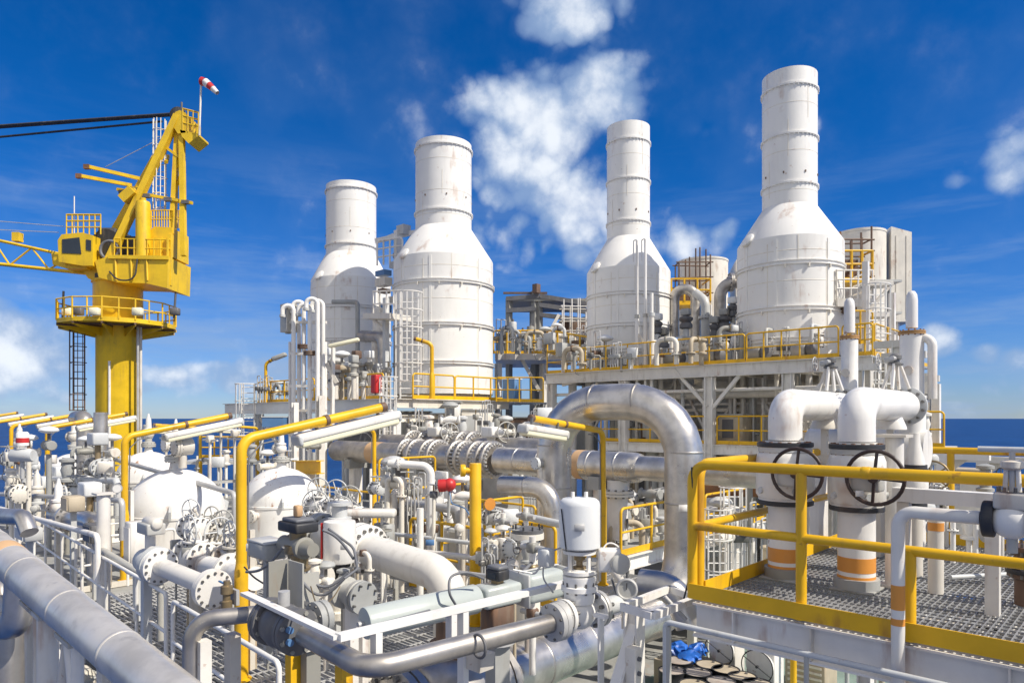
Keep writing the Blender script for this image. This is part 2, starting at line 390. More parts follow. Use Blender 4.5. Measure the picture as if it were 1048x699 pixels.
vn = nt.nodes.new('ShaderNodeTexNoise'); vn.inputs['Scale'].default_value = 9; vn.inputs['Detail'].default_value = 3; nt.links.new(dirv, vn.inputs['Vector'])
va = nt.nodes.new('ShaderNodeVectorMath'); va.operation = 'MULTIPLY_ADD'; nt.links.new(vn.outputs['Color'], va.inputs[0]); va.inputs[1].default_value = (.09, .09, .09); nt.links.new(dirv, va.inputs[2])
def puff(scale):
    vo = nt.nodes.new('ShaderNodeTexVoronoi'); vo.feature = 'F1'; vo.inputs['Scale'].default_value = scale; nt.links.new(va.outputs[0], vo.inputs['Vector'])
    return mth(nt, 'SUBTRACT', .46, vo.outputs['Distance'])
pf = mth(nt, 'ADD', mth(nt, 'MULTIPLY', puff(15), .55), mth(nt, 'MULTIPLY', puff(38), .3))
acc = mth(nt, 'ADD', acc, mth(nt, 'MULTIPLY', pf, mrange(nt, acc, .1, .42)))
dens = mth(nt, 'ADD', acc, mth(nt, 'MULTIPLY', mth(nt, 'MULTIPLY', mth(nt, 'SUBTRACT', n1, .50), 1.15), mrange(nt, acc, .06, .3)))
cov = mth(nt, 'ADD', mth(nt, 'MULTIPLY', mrange(nt, dens, .20, .56), .5), mth(nt, 'MULTIPLY', mrange(nt, dens, .12, .95), .5))
cov = mth(nt, 'MAXIMUM', cov, mth(nt, 'MULTIPLY', mth(nt, 'MULTIPLY', mrange(nt, acc, .0, .8), .55), mrange(nt, n1, .34, .66)))
thin = mth(nt, 'MULTIPLY', mrange(nt, wnoise(2.6, 7, (1,1,7), (1,5,0)), .41, .72), mrange(nt, sep.outputs[2], .42, .06, 0., .62))
band = mth(nt, 'MULTIPLY', mrange(nt, wnoise(5, 8, (1,1,6), (4,2,7)), .45, .72), mrange(nt, sep.outputs[2], .15, .0, 0., .75))
cov2 = mth(nt, 'MAXIMUM', mth(nt, 'MULTIPLY', cov, .93), mth(nt, 'MAXIMUM', thin, band))
sh = tosun*.035
n1s = wnoise(6, 11, loc=(sh.x*1., sh.y*1., sh.z*1.), rough=.6)
rel = mth(nt, 'MULTIPLY', mth(nt, 'SUBTRACT', n1, n1s), 2.6)  # sunward relief lighting put into the cloud colour
bright = mrange(nt, mth(nt, 'ADD', mth(nt, 'ADD', mth(nt, 'MULTIPLY', dens, .6), mth(nt, 'ADD', rel, mth(nt, 'MULTIPLY', pf, .5))), mth(nt, 'MULTIPLY', n2, .5)), .3, 1.25)
ccol = mixc(nt, bright, (2.6, 3.7, 5.6), (7.6, 8.0, 8.5))
final = mixc(nt, cov2, skyc, ccol)
# unseen broken cloud added behind the camera as neutral fill light
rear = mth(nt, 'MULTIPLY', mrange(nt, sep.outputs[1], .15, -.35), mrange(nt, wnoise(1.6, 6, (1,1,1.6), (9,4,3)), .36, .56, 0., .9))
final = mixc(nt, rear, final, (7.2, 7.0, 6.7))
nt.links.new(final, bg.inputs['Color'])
vs = C.view_settings; vs.view_transform = 'Standard'; vs.look = 'None'; vs.exposure = .18; vs.gamma = 1; vs.use_curve_mapping = False
C.cycles.use_denoising = True; C.cycles.max_bounces = 8
# ------------------------------------------------------------------ sea and decks
m, nt, b = newmat('sea_water')
b.inputs['Base Color'].default_value = (.003, .032, .135, 1); b.inputs['Roughness'].default_value = .38; b.inputs['Specular IOR Level'].default_value = .25
h = mth(nt, 'ADD', nz(nt, .09, 6, (1, .5, 1)), mth(nt, 'MULTIPLY', nz(nt, .5, 4), .35)); bumpn(nt, b, h, .55, 2.)
cc = mixc(nt, mrange(nt, nz(nt, .05, 8, (1,.35,1)), .35, .7), (.002,.026,.115), (.006,.05,.18)); nt.links.new(cc, b.inputs['Base Color']); M['sea'] = m
mb = MB(); ring = [0, 60, 200, 600, 2000, 8000, 60000]; n = 48; vsx = [Vector((0,0,-28))]; fs = []
for r_ in ring[1:]: vsx += [Vector((r_*math.cos(2*math.pi*i/n), r_*math.sin(2*math.pi*i/n), -28)) for i in range(n)]
fs += [(0, 1+i, 1+(i+1) % n) for i in range(n)]
for k in range(len(ring)-2): fs += [(1+k*n+i, 1+(k+1)*n+i, 1+(k+1)*n+(i+1) % n, 1+k*n+(i+1) % n) for i in range(n)]
struct('sea', mb.add(vsx, fs), 'sea')
struct('main_deck', MB().bx(-14, 20, 4, 26, ZF-.3, ZF), 'floor')
struct('main_deck_far', MB().bx(20, 40, 2, 33, ZF-.3, ZF), 'floor')
struct('main_deck_side', MB().bx(6, 20, 26, 33, ZF-.3, ZF), 'floor')
struct('green_deck', MB().bx(-6, 9, 10, 24, ZF+.004, ZF+.012), 'green')
def grating(name, u0, u1, v0, v1, z, su, sv, along='u', tb=.006, hb=.035, mat='steel', beams=True):
    m = MB()
    if along == 'u':
        k = v0
        while k < v1: m.bx(u0, u1, k-tb/2, k+tb/2, z-hb, z); k += sv
        k = u0
        while k < u1: m.bx(k-tb*.7, k+tb*.7, v0, v1, z-hb*.45, z-.002); k += su
    else:
        k = u0
        while k < u1: m.bx(k-tb/2, k+tb/2, v0, v1, z-hb, z); k += su
        k = v0
        while k < v1: m.bx(u0, u1, k-tb*.7, k+tb*.7, z-hb*.45, z-.002); k += sv
    m.bx(u0, u1, v0-.006, v0, z-hb, z+.002); m.bx(u0, u1, v1, v1+.006, z-hb, z+.002); m.bx(u0-.006, u0, v0, v1, z-hb, z+.002); m.bx(u1, u1+.006, v0, v1, z-hb, z+.002)
    return struct(name, m, mat)
# ------------------------------------------------------------------ exhaust stacks
def stack(label, c, zs, zt, r1, z1, zn, zc, rb, rings, crings, base, lug):
    t = thing('exhaust_stack', label, 'exhaust stack', setz(c, base), 'white exhaust stacks'); o = Vector((c.x, c.y, 0)); n = 56
    part(t, 'drum', MB().lathe(o, Z, [(rb, base+.35), (rb, zc-.02)], n, False), 'stackw')
    part(t, 'skirt', MB().lathe(o, Z, [(rb*.94, base), (rb*.94, base+.4)], n), 'beige')
    part(t, 'cone', MB().lathe(o, Z, [(rb, zc-.02), (rb*.997, zc), (r1*1.02, zn), (r1, zn+.02)], n, False), 'stackw')
    part(t, 'chimney', MB().lathe(o, Z, [(r1, zn), (r1, zt), (r1*.93, zt), (r1*.93, zt-1.2)], n, False), 'stackw')
    part(t, 'inner_liner', MB().lathe(o, Z, [(r1*.92, zn), (r1*.92, zt-.1)], n, False), 'darkgrey')
    for zr in rings:
        m = MB().lathe(o, Z, [(rb*.99, zr-.07), (rb*1.035, zr-.06), (rb*1.035, zr-.04), (rb*1.008, zr-.03), (rb*1.008, zr+.07), (rb*1.035, zr+.08), (rb*1.035, zr+.1), (rb*.99, zr+.11)], n, False)
        part(t, 'stiffener_ring', m, 'rusty')
    for zr in crings:
        m = MB().lathe(o, Z, [(r1*.99, zr-.06), (r1*1.055, zr-.05), (r1*1.055, zr+.02), (r1*1.02, zr+.03), (r1*.99, zr+.05)], n, False)
        part(t, 'chimney_ring', m, 'rusty')
        m = MB(); m.bolts(o+Z*(zr-.07), Z, r1*1.035, 40, .02, .09); part(t, 'ring_bolts', m, 'rusty', kind='stuff')
    for k in range(8):
        a = 2*math.pi*k/8+.2; e = Vector((math.cos(a), math.sin(a), 0)); s_ = e.cross(Z)
        part(t, 'lug', MB().box(o+e*(r1+.012)+Z*lug, .05, .04, .08, s_, e), 'brown')
    cam_d = -Vector((c.x, c.y, 0)).normalized()
    for k, a in enumerate((-.9, -.25, .75)):
        e = Matrix.Rotation(a, 3, 'Z') @ cam_d; s_ = e.cross(Z)
        if k == 0: part(t, 'access_cover', MB().lathe(o+e*(rb*.96)+Z*(zc+.05), (e*.8+Z*.55), [(.28,0),(.3,.02),(.3,.1),(.24,.13)], 18), 'stackw')
        part(t, 'vertical_seam', MB().box(o+e*(rb+.008)+Z*((base+zc)/2+.1), .12, .03, zc-base-.5, s_, e), 'stackw')
    m = MB()
    for k in range(6):
        e = Matrix.Rotation(-1.5+k*.55, 3, 'Z') @ cam_d; s_ = e.cross(Z); za, zb = ((base+.6, zc-.3), (rings[0]+.1, zc-.05))[k % 2]
        m.box(o+e*(rb+.002)+Z*((za+zb)/2), .035, .012, zb-za, s_, e)
    for zr in (zc-.6, (rings[0]+rings[1])/2+.2): m.lathe(o, Z, [(rb*.999, zr-.02), (rb*1.003, zr-.012), (rb*1.003, zr+.012), (rb*.999, zr+.02)], n, False)
    part(t, 'weld_seams', m, 'cream', kind='stuff')
    m = MB()
    for zr in (zn+.55, (crings[0]+crings[-1])/2-.7, crings[0]-.75): m.lathe(o, Z, [(r1*.999, zr-.015), (r1*1.005, zr-.01), (r1*1.005, zr+.01), (r1*.999, zr+.015)], n, False)
    for k in range(3): e = Matrix.Rotation(-.8+k*.75, 3, 'Z') @ cam_d; m.box(o+e*(r1+.002)+Z*(zn+(zt-zn)*(.2+.28*k)), .03, .01, (zt-zn)*.27, e.cross(Z), e)
    part(t, 'chimney_weld_seams', m, 'cream', kind='stuff')
    for k in range(4):
        e = Matrix.Rotation(-.5+k*.42, 3, 'Z') @ cam_d; s_ = e.cross(Z)
        for zr in rings[:2]: part(t, 'bracket', MB().box(o+e*(rb*1.03)+Z*(zr-.12), .05, .06, .14, s_, e), 'cream')
    return t
def cxy(px, D): return PD(px, HY, D)
s4, s3, s2, s1 = cxy(808, 28.4), cxy(643, 33.7), cxy(454, 33.6), cxy(359.5, 41.)
stack('tallest white exhaust stack at the right, slim chimney on a cone beside the cream housing', s4, 0, 13.9, 1.06, 0, 8.5, 7.04, 2.04, [5.95, 4.2, 3.0], [13.25, 11.3, 9.36], ZT, 9.75)
stack('white exhaust stack with rust streaks on its cone and two thin vent poles in front', s3, 0, 14.05, 1.03, 0, 8.62, 7.03, 2.0, [5.75, 4.3, 3.1], [13.25, 11.4, 9.4], ZT, 9.85)
s2 = cxy(454, 35.6); q_ = 35.6/33.6
stack('broad white exhaust stack with wide chimney beside the caged ladder', s2, 0, 13.15*q_, 1.35*q_, 0, 9.05*q_, 7.5*q_, 2.39*q_, [6.22*q_, 4.27*q_, 2.52*q_], [12.85*q_, 9.8*q_], ZL, 10.45*q_)
stack('leftmost and farthest white exhaust stack, behind the white gooseneck vents', s1, 0, 13.6, 1.45, 0, 9.55, 8.0, 2.31, [6.3, 4.4, 2.7], [13.25, 10.05], ZL, 10.7)
# ------------------------------------------------------------------ pedestal crane
KD = 40.
def K(px, py, d=0): return PD(px, py, KD+d)
ct = thing('pedestal_crane', 'yellow pedestal crane with boom reaching out of frame to the left', 'crane', setz(K(121, 428), ZF))
ko = setz(K(121, 428), 0)
part(ct, 'pedestal', MB().lathe(ko, Z, [(1.14, ZF), (1.14, 5.3), (1.28, 5.6), (1.28, 7.7), (1.36, 7.72), (1.36, 7.85)], 40), 'crane')
part(ct, 'slewing_ring', MB().lathe(ko, Z, [(1.3, 7.85), (1.36, 7.86), (1.36, 8.1), (1.2, 8.12)], 40), 'dark')
# ring walkway
wk = MB(); wo = ko+Z*5.35; n = 12
ro = [wo+Vector((math.cos(2*math.pi*(i+.5)/n), math.sin(2*math.pi*(i+.5)/n), 0))*3.05 for i in range(n)]
ri = [wo+Vector((math.cos(2*math.pi*(i+.5)/n), math.sin(2*math.pi*(i+.5)/n), 0))*1.2 for i in range(n)]
for dz in (0, -.14): wk.add([p+Z*dz for p in ro+ri], [(i, (i+1) % n, n+(i+1) % n, n+i) for i in range(n)])
wk.add([p+Z*dz for dz in (0.1, -.14) for p in ro], [(i, (i+1) % n, n+(i+1) % n, n+i) for i in range(n)])
wkp = part(ct, 'walkway', wk, 'crane')
wu = MB()
for i in range(n): wu.bar(ri[i]-Z*.2, ro[i]-Z*.2, .1, .12); wu.bar(ri[i].lerp(ro[i], .6)-Z*.2, ri[(i+1) % n].lerp(ro[(i+1) % n], .6)-Z*.2, .08, .1)
part(wkp, 'underside_framing', wu, 'brown')
g = MB()
for i in range(n):
    p, q = ro[i], ro[(i+1) % n]
    for hh in (.6, 1.15): g.tube(p+Z*hh, q+Z*hh, .04, 6)
    g.tube(p, p+Z*1.17, .045, 6); mid = (p+q)/2; g.tube(mid, mid+Z*1.15, .04, 6)
part(wkp, 'walkway_railing', g, 'crane')
for i in range(0, n, 1):
    part(wkp, 'support_bracket', MB().prism([ri[i]-Z*.15, ro[i]-Z*.15, ro[i]-Z*.3, ri[i]-Z*.75], Vector((0, .08, 0))), 'crane')
for px, d in ((69, -1.2), (97, -3.1), (141, -3.2), (179, -.8), (80, -2.3)):
    part(wkp, 'floodlight', MB().cbox(K(px, 319, d), .5, .35, .4, .04, 1, Vector((1,0,0)), Vector((0,1,0))), 'lens' if px in (69, 97, 141) else 'darkgrey')
for px in (64, 178): part(wkp, 'antenna', MB().tube(K(px, 326, -.6), K(px+(1 if px<100 else 2), 298, -.6), .06, 6), 'darkgrey')
# pipes and cable trays up the pedestal
for px, d, mt, r_ in ((104, -.95, 'white', .06), (112, -1.15, 'white', .07), (100.5, -.6, 'darkgrey', .05), (141, -.9, 'steel', .07), (144, -.5, 'white', .08)):
    part(ct, 'riser', MB().tube(setz(K(px, 428, d), ZF), setz(K(px, 428, d), 5.2 if px != 112 else 3.2), r_, 8), mt)
# platform ladder
def lad(p, a, b, w, mat='crane', name='ladder', along=Vector((1,0,0)), cage=False):
    m = MB()
    for q in (-1, 1): m.bar(a+along*w*q/2, b+along*w*q/2, .07, .05, along)
    L = (b-a).length; d = (b-a).normalized()
    for i in range(int(L/.4)): m.tube(a+d*(.2+i*.4)-along*w/2, a+d*(.2+i*.4)+along*w/2, .025, 5)
    if cage:
        for i in range(int(L/.9)+1):
            c0 = a+d*(i*.9); m.sweep([c0+along*math.cos(x)*w*.7+Vector((0,-1,0))*math.sin(x)*w*.9 for x in [math.pi*k/6 for k in range(7)]], .025, 4)
        for x in (math.pi/6, math.pi/3, math.pi/2, math.pi*2/3, math.pi*5/6): m.bar(a+along*math.cos(x)*w*.7+Vector((0,-1,0))*math.sin(x)*w*.9, b+along*math.cos(x)*w*.7+Vector((0,-1,0))*math.sin(x)*w*.9, .04, .02)
    part(ct, name, m, mat)
lad(ct, K(81, 420, -.5), K(81, 335, -.5), .62, 'brown', cage=True)
# machinery deck and house
sk = [(97,267),(101,284),(120,289),(150,290),(171,295),(172,263),(112,262)]
part(ct, 'machinery_deck', MB().prism([K(x, y, -1.8) for x, y in sk], Vector((0, 2.7, 0))), 'crane')
hp = part(ct, 'machinery_house', MB().prism([K(x, y, -1.3) for x, y in ((153,263),(153,236),(158,232),(176,233),(176,263))], Vector((0, 2.0, 0))), 'crane')
part(hp, 'door_panel', MB().prism([K(x, y, -1.34) for x, y in ((158,262),(158,243),(166,243),(166,262))], Vector((0, .04, 0))), 'crane')
part(hp, 'side_frame', MB().prism([K(x, y, -1.5) for x, y in ((170,292),(171,240),(175,240),(174.5,292))], Vector((0, .2, 0))), 'crane')
g = MB()
for a, b_ in (((117,263,-1.75),(171,264,-1.75)), ((155,234,-1.2),(176,233.5,-1.2)), ((176,233.5,-1.2),(190,234,.6)), ((172,264,-1.75),(189,263,.8))):
    p, q = K(*a), K(*b_)
    for hh in (.5, 1.0): g.tube(p+Z*hh, q+Z*hh, .035, 6)
    for i in range(9): g.tube(p.lerp(q, i/8), p.lerp(q, i/8)+Z*1.0, .035, 6)
part(ct, 'deck_railing', g, 'crane')
part(ct, 'engine_bay', MB().prism([K(x, y, -1.25) for x, y in ((119,262),(119,242),(139,242),(139,262))], Vector((0, 1.0, 0))), 'dark')
part(ct, 'hanging_hose', MB().path([K(112, 278, -1.85), K(120, 287, -2.0), K(138, 287, -2.0), K(141, 262, -1.85)], .045, .8, 8), 'dark')
part(ct, 'upper_railing', MB().path([K(150, 232, -1.25), K(150, 208+14, -1.25), K(187, 208+15, .4), K(188, 234, .4)], .035, .1, 6), 'crane')
part(ct, 'deck_lip', MB().bar(K(111, 263, -1.85), K(173, 264, -1.85), .12, .2), 'crane')
for x_ in (118, 134, 150): part(ct, 'skirt_stiffener', MB().bar(K(x_, 264, -1.84), K(x_+1, 287, -1.84), .08, .06), 'crane')
part(ct, 'exhaust_silencer', MB().lathe(K(146.5, 263, -1.5), Z, [(.38,0),(.38,2.9),(.34,3.05),(.15,3.1),(.15,3.25)], 24), 'crane')
wn = part(ct, 'winch_drum', MB().lathe(K(108, 250, -1.2), Vector((0,1,0)), [(.85,0),(.85,.12),(.6,.13),(.6,1.7),(.85,1.72),(.85,1.84)], 24), 'dark')
part(wn, 'winch_frame', MB().box(K(118, 251, -.2), .9, 1.8, 1.5, Vector((1,0,0)), Vector((0,1,0))), 'darkgrey')
part(wn, 'drive_motor', MB().lathe(K(131, 252, -.9), Vector((0,1,0)), [(.4,0),(.45,.1),(.45,.7),(.3,.9)], 16), 'darkgrey')
part(wn, 'hose_reel', MB().torus(K(112, 256, -1.6), Vector((0,1,0)), .5, .09), 'hose')
cb = part(ct, 'cab', MB().prism([K(x, y, -1.9) for x, y in ((60,268),(59,246),(63,240),(84,238),(95,241),(95,272),(84,272))], Vector((0, 1.2, 0))), 'crane')
part(cb, 'window', MB().prism([K(x, y, -1.93) for x, y in ((63.5,259),(63.5,245),(81,243),(83,260))], Vector((0, .03, 0))), 'glass')
part(cb, 'door_window', MB().prism([K(x, y, -1.93) for x, y in ((88,256),(88,245),(93,246),(93,257))], Vector((0, .03, 0))), 'glass')
g = MB()
for d in (-1.8, -.1):
    p, q = K(68, 240, d), K(103, 240, d)
    for hh in (.4, .75, 1.1): g.tube(p+Z*hh, q+Z*hh, .035, 6)
    for i in range(7): g.tube(p.lerp(q, i/6), p.lerp(q, i/6)+Z*1.1, .035, 6)
for px in (68, 103):
    for hh in (.4, .75, 1.1): g.tube(K(px, 240, -1.8)+Z*hh, K(px, 240, -.1)+Z*hh, .035, 6)
part(cb, 'roof_railing', g, 'crane')
part(cb, 'aerial', MB().tube(K(76, 240, -1), K(76, 201, -1), .03, 6), 'clean')
part(cb, 'cab_support', MB().box(K(86, 273, -.9), 1.2, 1.4, .5, Vector((1,0,0)), Vector((0,1,0))), 'crane')
# mast (A-frame)
for a, b_, w_, d_ in (((112,266,-1.5),(182,119,-.9),.34,.42), ((116,240,1.2),(181,124,.6),.34,.4), ((176,240,-1.1),(181.5,135,-.7),.24,.28), ((188,262,-1.3),(186,132,-.8),.26,.3), ((178,240,1.4),(181,140,.5),.22,.25), ((188,262,1.6),(186,140,.7),.22,.25)):
    part(ct, 'mast_leg', MB().bar(K(*a), K(*b_), w_, d_, Vector((0,1,0))), 'crane')
for a, b_, w_ in (((136,200,-1.3),(138,196,1.0),.55), ((120,194,-1.1),(197,208,-1.1),.16), ((171,152,-.9),(186,163,-.9),.14), ((176,205,-1),(188,208,-1.1),.14), ((170,166,-.9),(172,160,.7),.18), ((126,205,-1.4),(137,195,-1.4),.5), ((181,172,-.9),(186,150,-.8),.12), ((178,200,-1),(186,176,-.8),.12)):
    part(ct, 'crossbeam', MB().bar(K(*a), K(*b_), w_), 'crane')
hd = part(ct, 'mast_head', MB().prism([K(x, y, -1.1) for x, y in ((176,128),(179,115),(184,113),(190,116),(190,136),(182,137))], Vector((0, 1.9, 0))), 'crane')
part(hd, 'sheave', MB().lathe(K(181, 117, -.7), Vector((0,1,0)), [(.4,0),(.45,.05),(.38,.15),(.45,.25),(.4,.3)], 20), 'dark')
part(hd, 'head_platform', MB().prism([K(x, y, -1.1) for x, y in ((184,133),(203,137),(203,139),(193,147),(186,140))], Vector((0, 1.3, 0))), 'crane')
g = MB()
for d in (-1.1, .1):
    p, q = K(187, 134, d), K(203, 138, d)
    for hh in (.45, .85, 1.25): g.tube(p+Z*hh, q+Z*hh, .035, 6)
    for i in range(4): g.tube(p.lerp(q, i/3), p.lerp(q, i/3)+Z*1.25, .035, 6)
for hh in (.45, .85, 1.25): g.tube(K(203, 138, -1.1)+Z*hh, K(203, 138, .1)+Z*hh, .035, 6)
part(hd, 'head_railing', g, 'crane')
part(hd, 'beacon', MB().tube(K(186, 113, -.3), K(186, 105, -.3), .06, 8), 'darkgrey')
lad(ct, K(164.5, 216, -.6), K(165, 124, -.6), .55, 'cream', 'mast_ladder', cage=True)
for a, b_ in (((143,183,-1.4),(89,170.5,-2.2)), ((135,190,-1.4),(81,180,-2.2))):
    fb = part(ct, 'floodlight_boom', MB().bar(K(*a), K(*b_), .14, .18), 'crane')
    part(fb, 'boom_lamp', MB().box(K(b_[0], b_[1]+.5, b_[2]), .3, .2, .24, Vector((1,0,0)), Vector((0,1,0))), 'rustm')
for x in (126, 150, 172, 190): part(ct, 'lamp_block', MB().box(K(x, 196+(x-120)*.16, -1.2), .4, .25, .2, Vector((1,0,0)), Vector((0,1,0))), 'darkgrey')
# boom and cables
bm_ = part(ct, 'boom', MB().prism([K(x, y, -.9) for x, y in ((97,283),(93,266),(52,257),(54,271),(86,280))], Vector((0, .16, 0))), 'crane')
part(ct, 'boom_root_plate', MB().prism([K(x, y, .8) for x, y in ((97,283),(93,266),(52,257),(54,271),(86,280))], Vector((0, .16, 0))), 'crane')
part(ct, 'boom_hinge', MB().prism([K(x, y, -1.2) for x, y in ((84,276),(97,268),(104,284),(97,288),(90,285))], Vector((0, 2.2, 0))), 'crane')
for d in (-.82, .88):
    bt, bb = K(93, 267, d), K(90, 280, d); et, eb = K(-230, 196, d), K(-230, 246, d)
    part(bm_, 'boom_chord', MB().tube(bt, et, .085, 8), 'crane'); part(bm_, 'boom_chord', MB().tube(bb, eb, .1, 8), 'crane')
    m = MB(); n_ = 16
    for i in range(n_):
        a, b_ = (i+.0)/n_, (i+1)/n_; p, q = (bt.lerp(et, a), bb.lerp(eb, b_)) if i % 2 else (bb.lerp(eb, a), bt.lerp(et, b_))
        m.tube(p, q, .05, 6)
    part(bm_, 'boom_lacing', m, 'crane')
m = MB()
for i in range(17):
    a = i/16
    m.tube(K(93, 267, -.82).lerp(K(-230, 196, -.82), a), K(93, 267, .88).lerp(K(-230, 196, .88), a), .045, 6); m.tube(K(90, 280, -.82).lerp(K(-230, 246, -.82), a), K(90, 280, .88).lerp(K(-230, 246, .88), a), .045, 6)
part(bm_, 'boom_cross_strut', m, 'crane')
part(bm_, 'boom_box', MB().box(K(18, 243, -.5), .4, .4, .5, Vector((1,0,0)), Vector((0,1,0))), 'crane')
for a, b_, r_ in (((180,116.5,-.5),(-230,145,-.6),.075), ((166,124.5,-.3),(-230,162.5,-.4),.06), ((180,118,.4),(-230,147,.3),.07), ((164,142,-.5),(108,171,-.5),.018), ((66,232,-.5),(-230,208,-.5),.02), ((60,238,-.5),(-230,225,-.5),.02)):
    part(ct, 'hoist_cable', MB().tube(K(*a), K(*b_), r_, 6), 'dark' if r_ > .04 else 'steel')
wt = thing('windsock', 'red and white windsock on a thin pole above the crane mast', 'windsock', K(204, 139, -1.3))
part(wt, 'pole', MB().tube(K(204, 139, -1.3), K(206, 80, -1.3), .055, 8), 'cream')
pts = [K(206.4, 83.5, -1.3), K(210, 84.5, -1.35), K(214, 87.5, -1.4), K(218, 91, -1.45), K(222.5, 95.5, -1.5)]; rr = [.24, .23, .2, .17, .12]
for i in range(4):
    part(wt, 'sock_band', MB().sweep([pts[i], pts[i+1]], [rr[i], rr[i+1]], 12, False), 'red' if i in (0, 2) else 'clean')
# ------------------------------------------------------------------ valve platform at the right
RU, RV0, RV1, RUE = 2.85, 5.2, 9.5, -1.6
grating('platform_grating', RUE, RU-.01, RV0+.03, RV1, ZR, .05, .1, 'v', .007, .032, 'grate')
t = thing('platform_frame', 'white steel beams carrying the grated valve platform at lower right', 'steel frame', W(RU, RV0, ZF))
for a, b_ in ((W(RU, RV0+.08, ZR-.18), W(RUE, RV0+.08, ZR-.18)), (W(RU, RV1, ZR-.18), W(RUE, RV1, ZR-.18))):
    part(t, 'edge_beam', MB().ibeam(a, b_, .16, .28, .018), 'white')
for u in (RU-.06, .95, -.6): part(t, 'cross_beam', MB().ibeam(W(u, RV0+.17, ZR-.19), W(u, RV1-.1, ZR-.19), .12, .26, .016), 'white')
for k in range(4): part(t, 'joist', MB().ibeam(W(RU-.1, 6.1+k*.85, ZR-.13), W(RUE, 6.1+k*.85, ZR-.13), .08, .14, .01), 'white')
for u, v in ((.75, RV0+.1), (-.05, RV0+.12), (RU-.1, RV1-.1), (.3, RV1-.1)):
    part(t, 'column', MB().ibeam(W(u, v, ZF), W(u, v, ZR-.33), .16, .16, .016), 'white')
for k in range(7): part(t, 'web_stiffener', MB().box(W(RU-.35-k*.6, RV0+.035, ZR-.18), .012, .07, .24), 'white')
part(t, 'lower_beam', MB().bar(W(1.6, RV0+.1, ZR-.62), W(-1.2, RV0+.1, ZR-.62), .1, .06), 'white')
# rails round the platform
def prail(label, p0, p1, posts, mids=((.595, 0, 1),), toe=.122, r=.041, ends=True, h=1.1):
    t = thing('guard_rail', label, 'railing', p0, 'yellow guard rails round the valve platform'); a, b = p0+Z*h, p1+Z*h
    part(t, 'top_rail', MB().path([p0, a, b] if ends else [a, b], r, .14, 14), 'yellow')
    for hh, q0, q1 in mids: part(t, 'mid_rail', MB().tube(p0.lerp(p1, q0)+Z*hh, p0.lerp(p1, q1)+Z*hh, r*.86, 12), 'yellow')
    for q0 in (.3, .72): part(t, 'sleeve_joint', MB().lathe(p0.lerp(p1, q0)+Z*h-(p1-p0).normalized()*.03, p1-p0, [(r,0),(r*1.07,.004),(r*1.07,.056),(r,.06)], 14), 'yellow')
    for px, hh in posts: part(t, 'base_weld', MB().lathe(px, Z, [(r*1.5,0),(r*1.5,.012),(r*1.15,.014),(r*.95,.03)], 12), 'yellow')
    for px, hh in posts: part(t, 'post', MB().tube(px, px+Z*hh, r*.95, 12), 'yellow')
    if toe:
        side = (p1-p0).normalized().cross(Z)*.05
        part(t, 'toe_plate', MB().bar(p0+Z*(toe/2+.004)+side, p1+Z*(toe/2+.004)+side, .012, toe), 'yellow')
    return t
p0, p1 = W(RU, RV0, ZR), W(RUE, RV0, ZR)
f820, f932 = setz(PV(820, 500, RV0), ZR), setz(PV(931, 500, RV0), ZR)
prail('thick yellow guard rail across the front of the grated valve platform', p0, p1, [(f820, 1.08), (f932, .6)], ((.595, 0, 1),))
prail('yellow guard rail along the left side of the grated valve platform', W(RU, RV0+.12, ZR), W(RU, RV1-.05, ZR), [(W(RU, 7.4, ZR), 1.08)], ((.58, 0, 1),))
prail('yellow guard rail at the back of the valve platform, sea behind it', W(RU-.1, RV1, ZR), W(RUE, RV1, ZR), [(setz(PV(973, 500, RV1), ZR), 1.08)], ((.56, 0, 1),), ends=False)
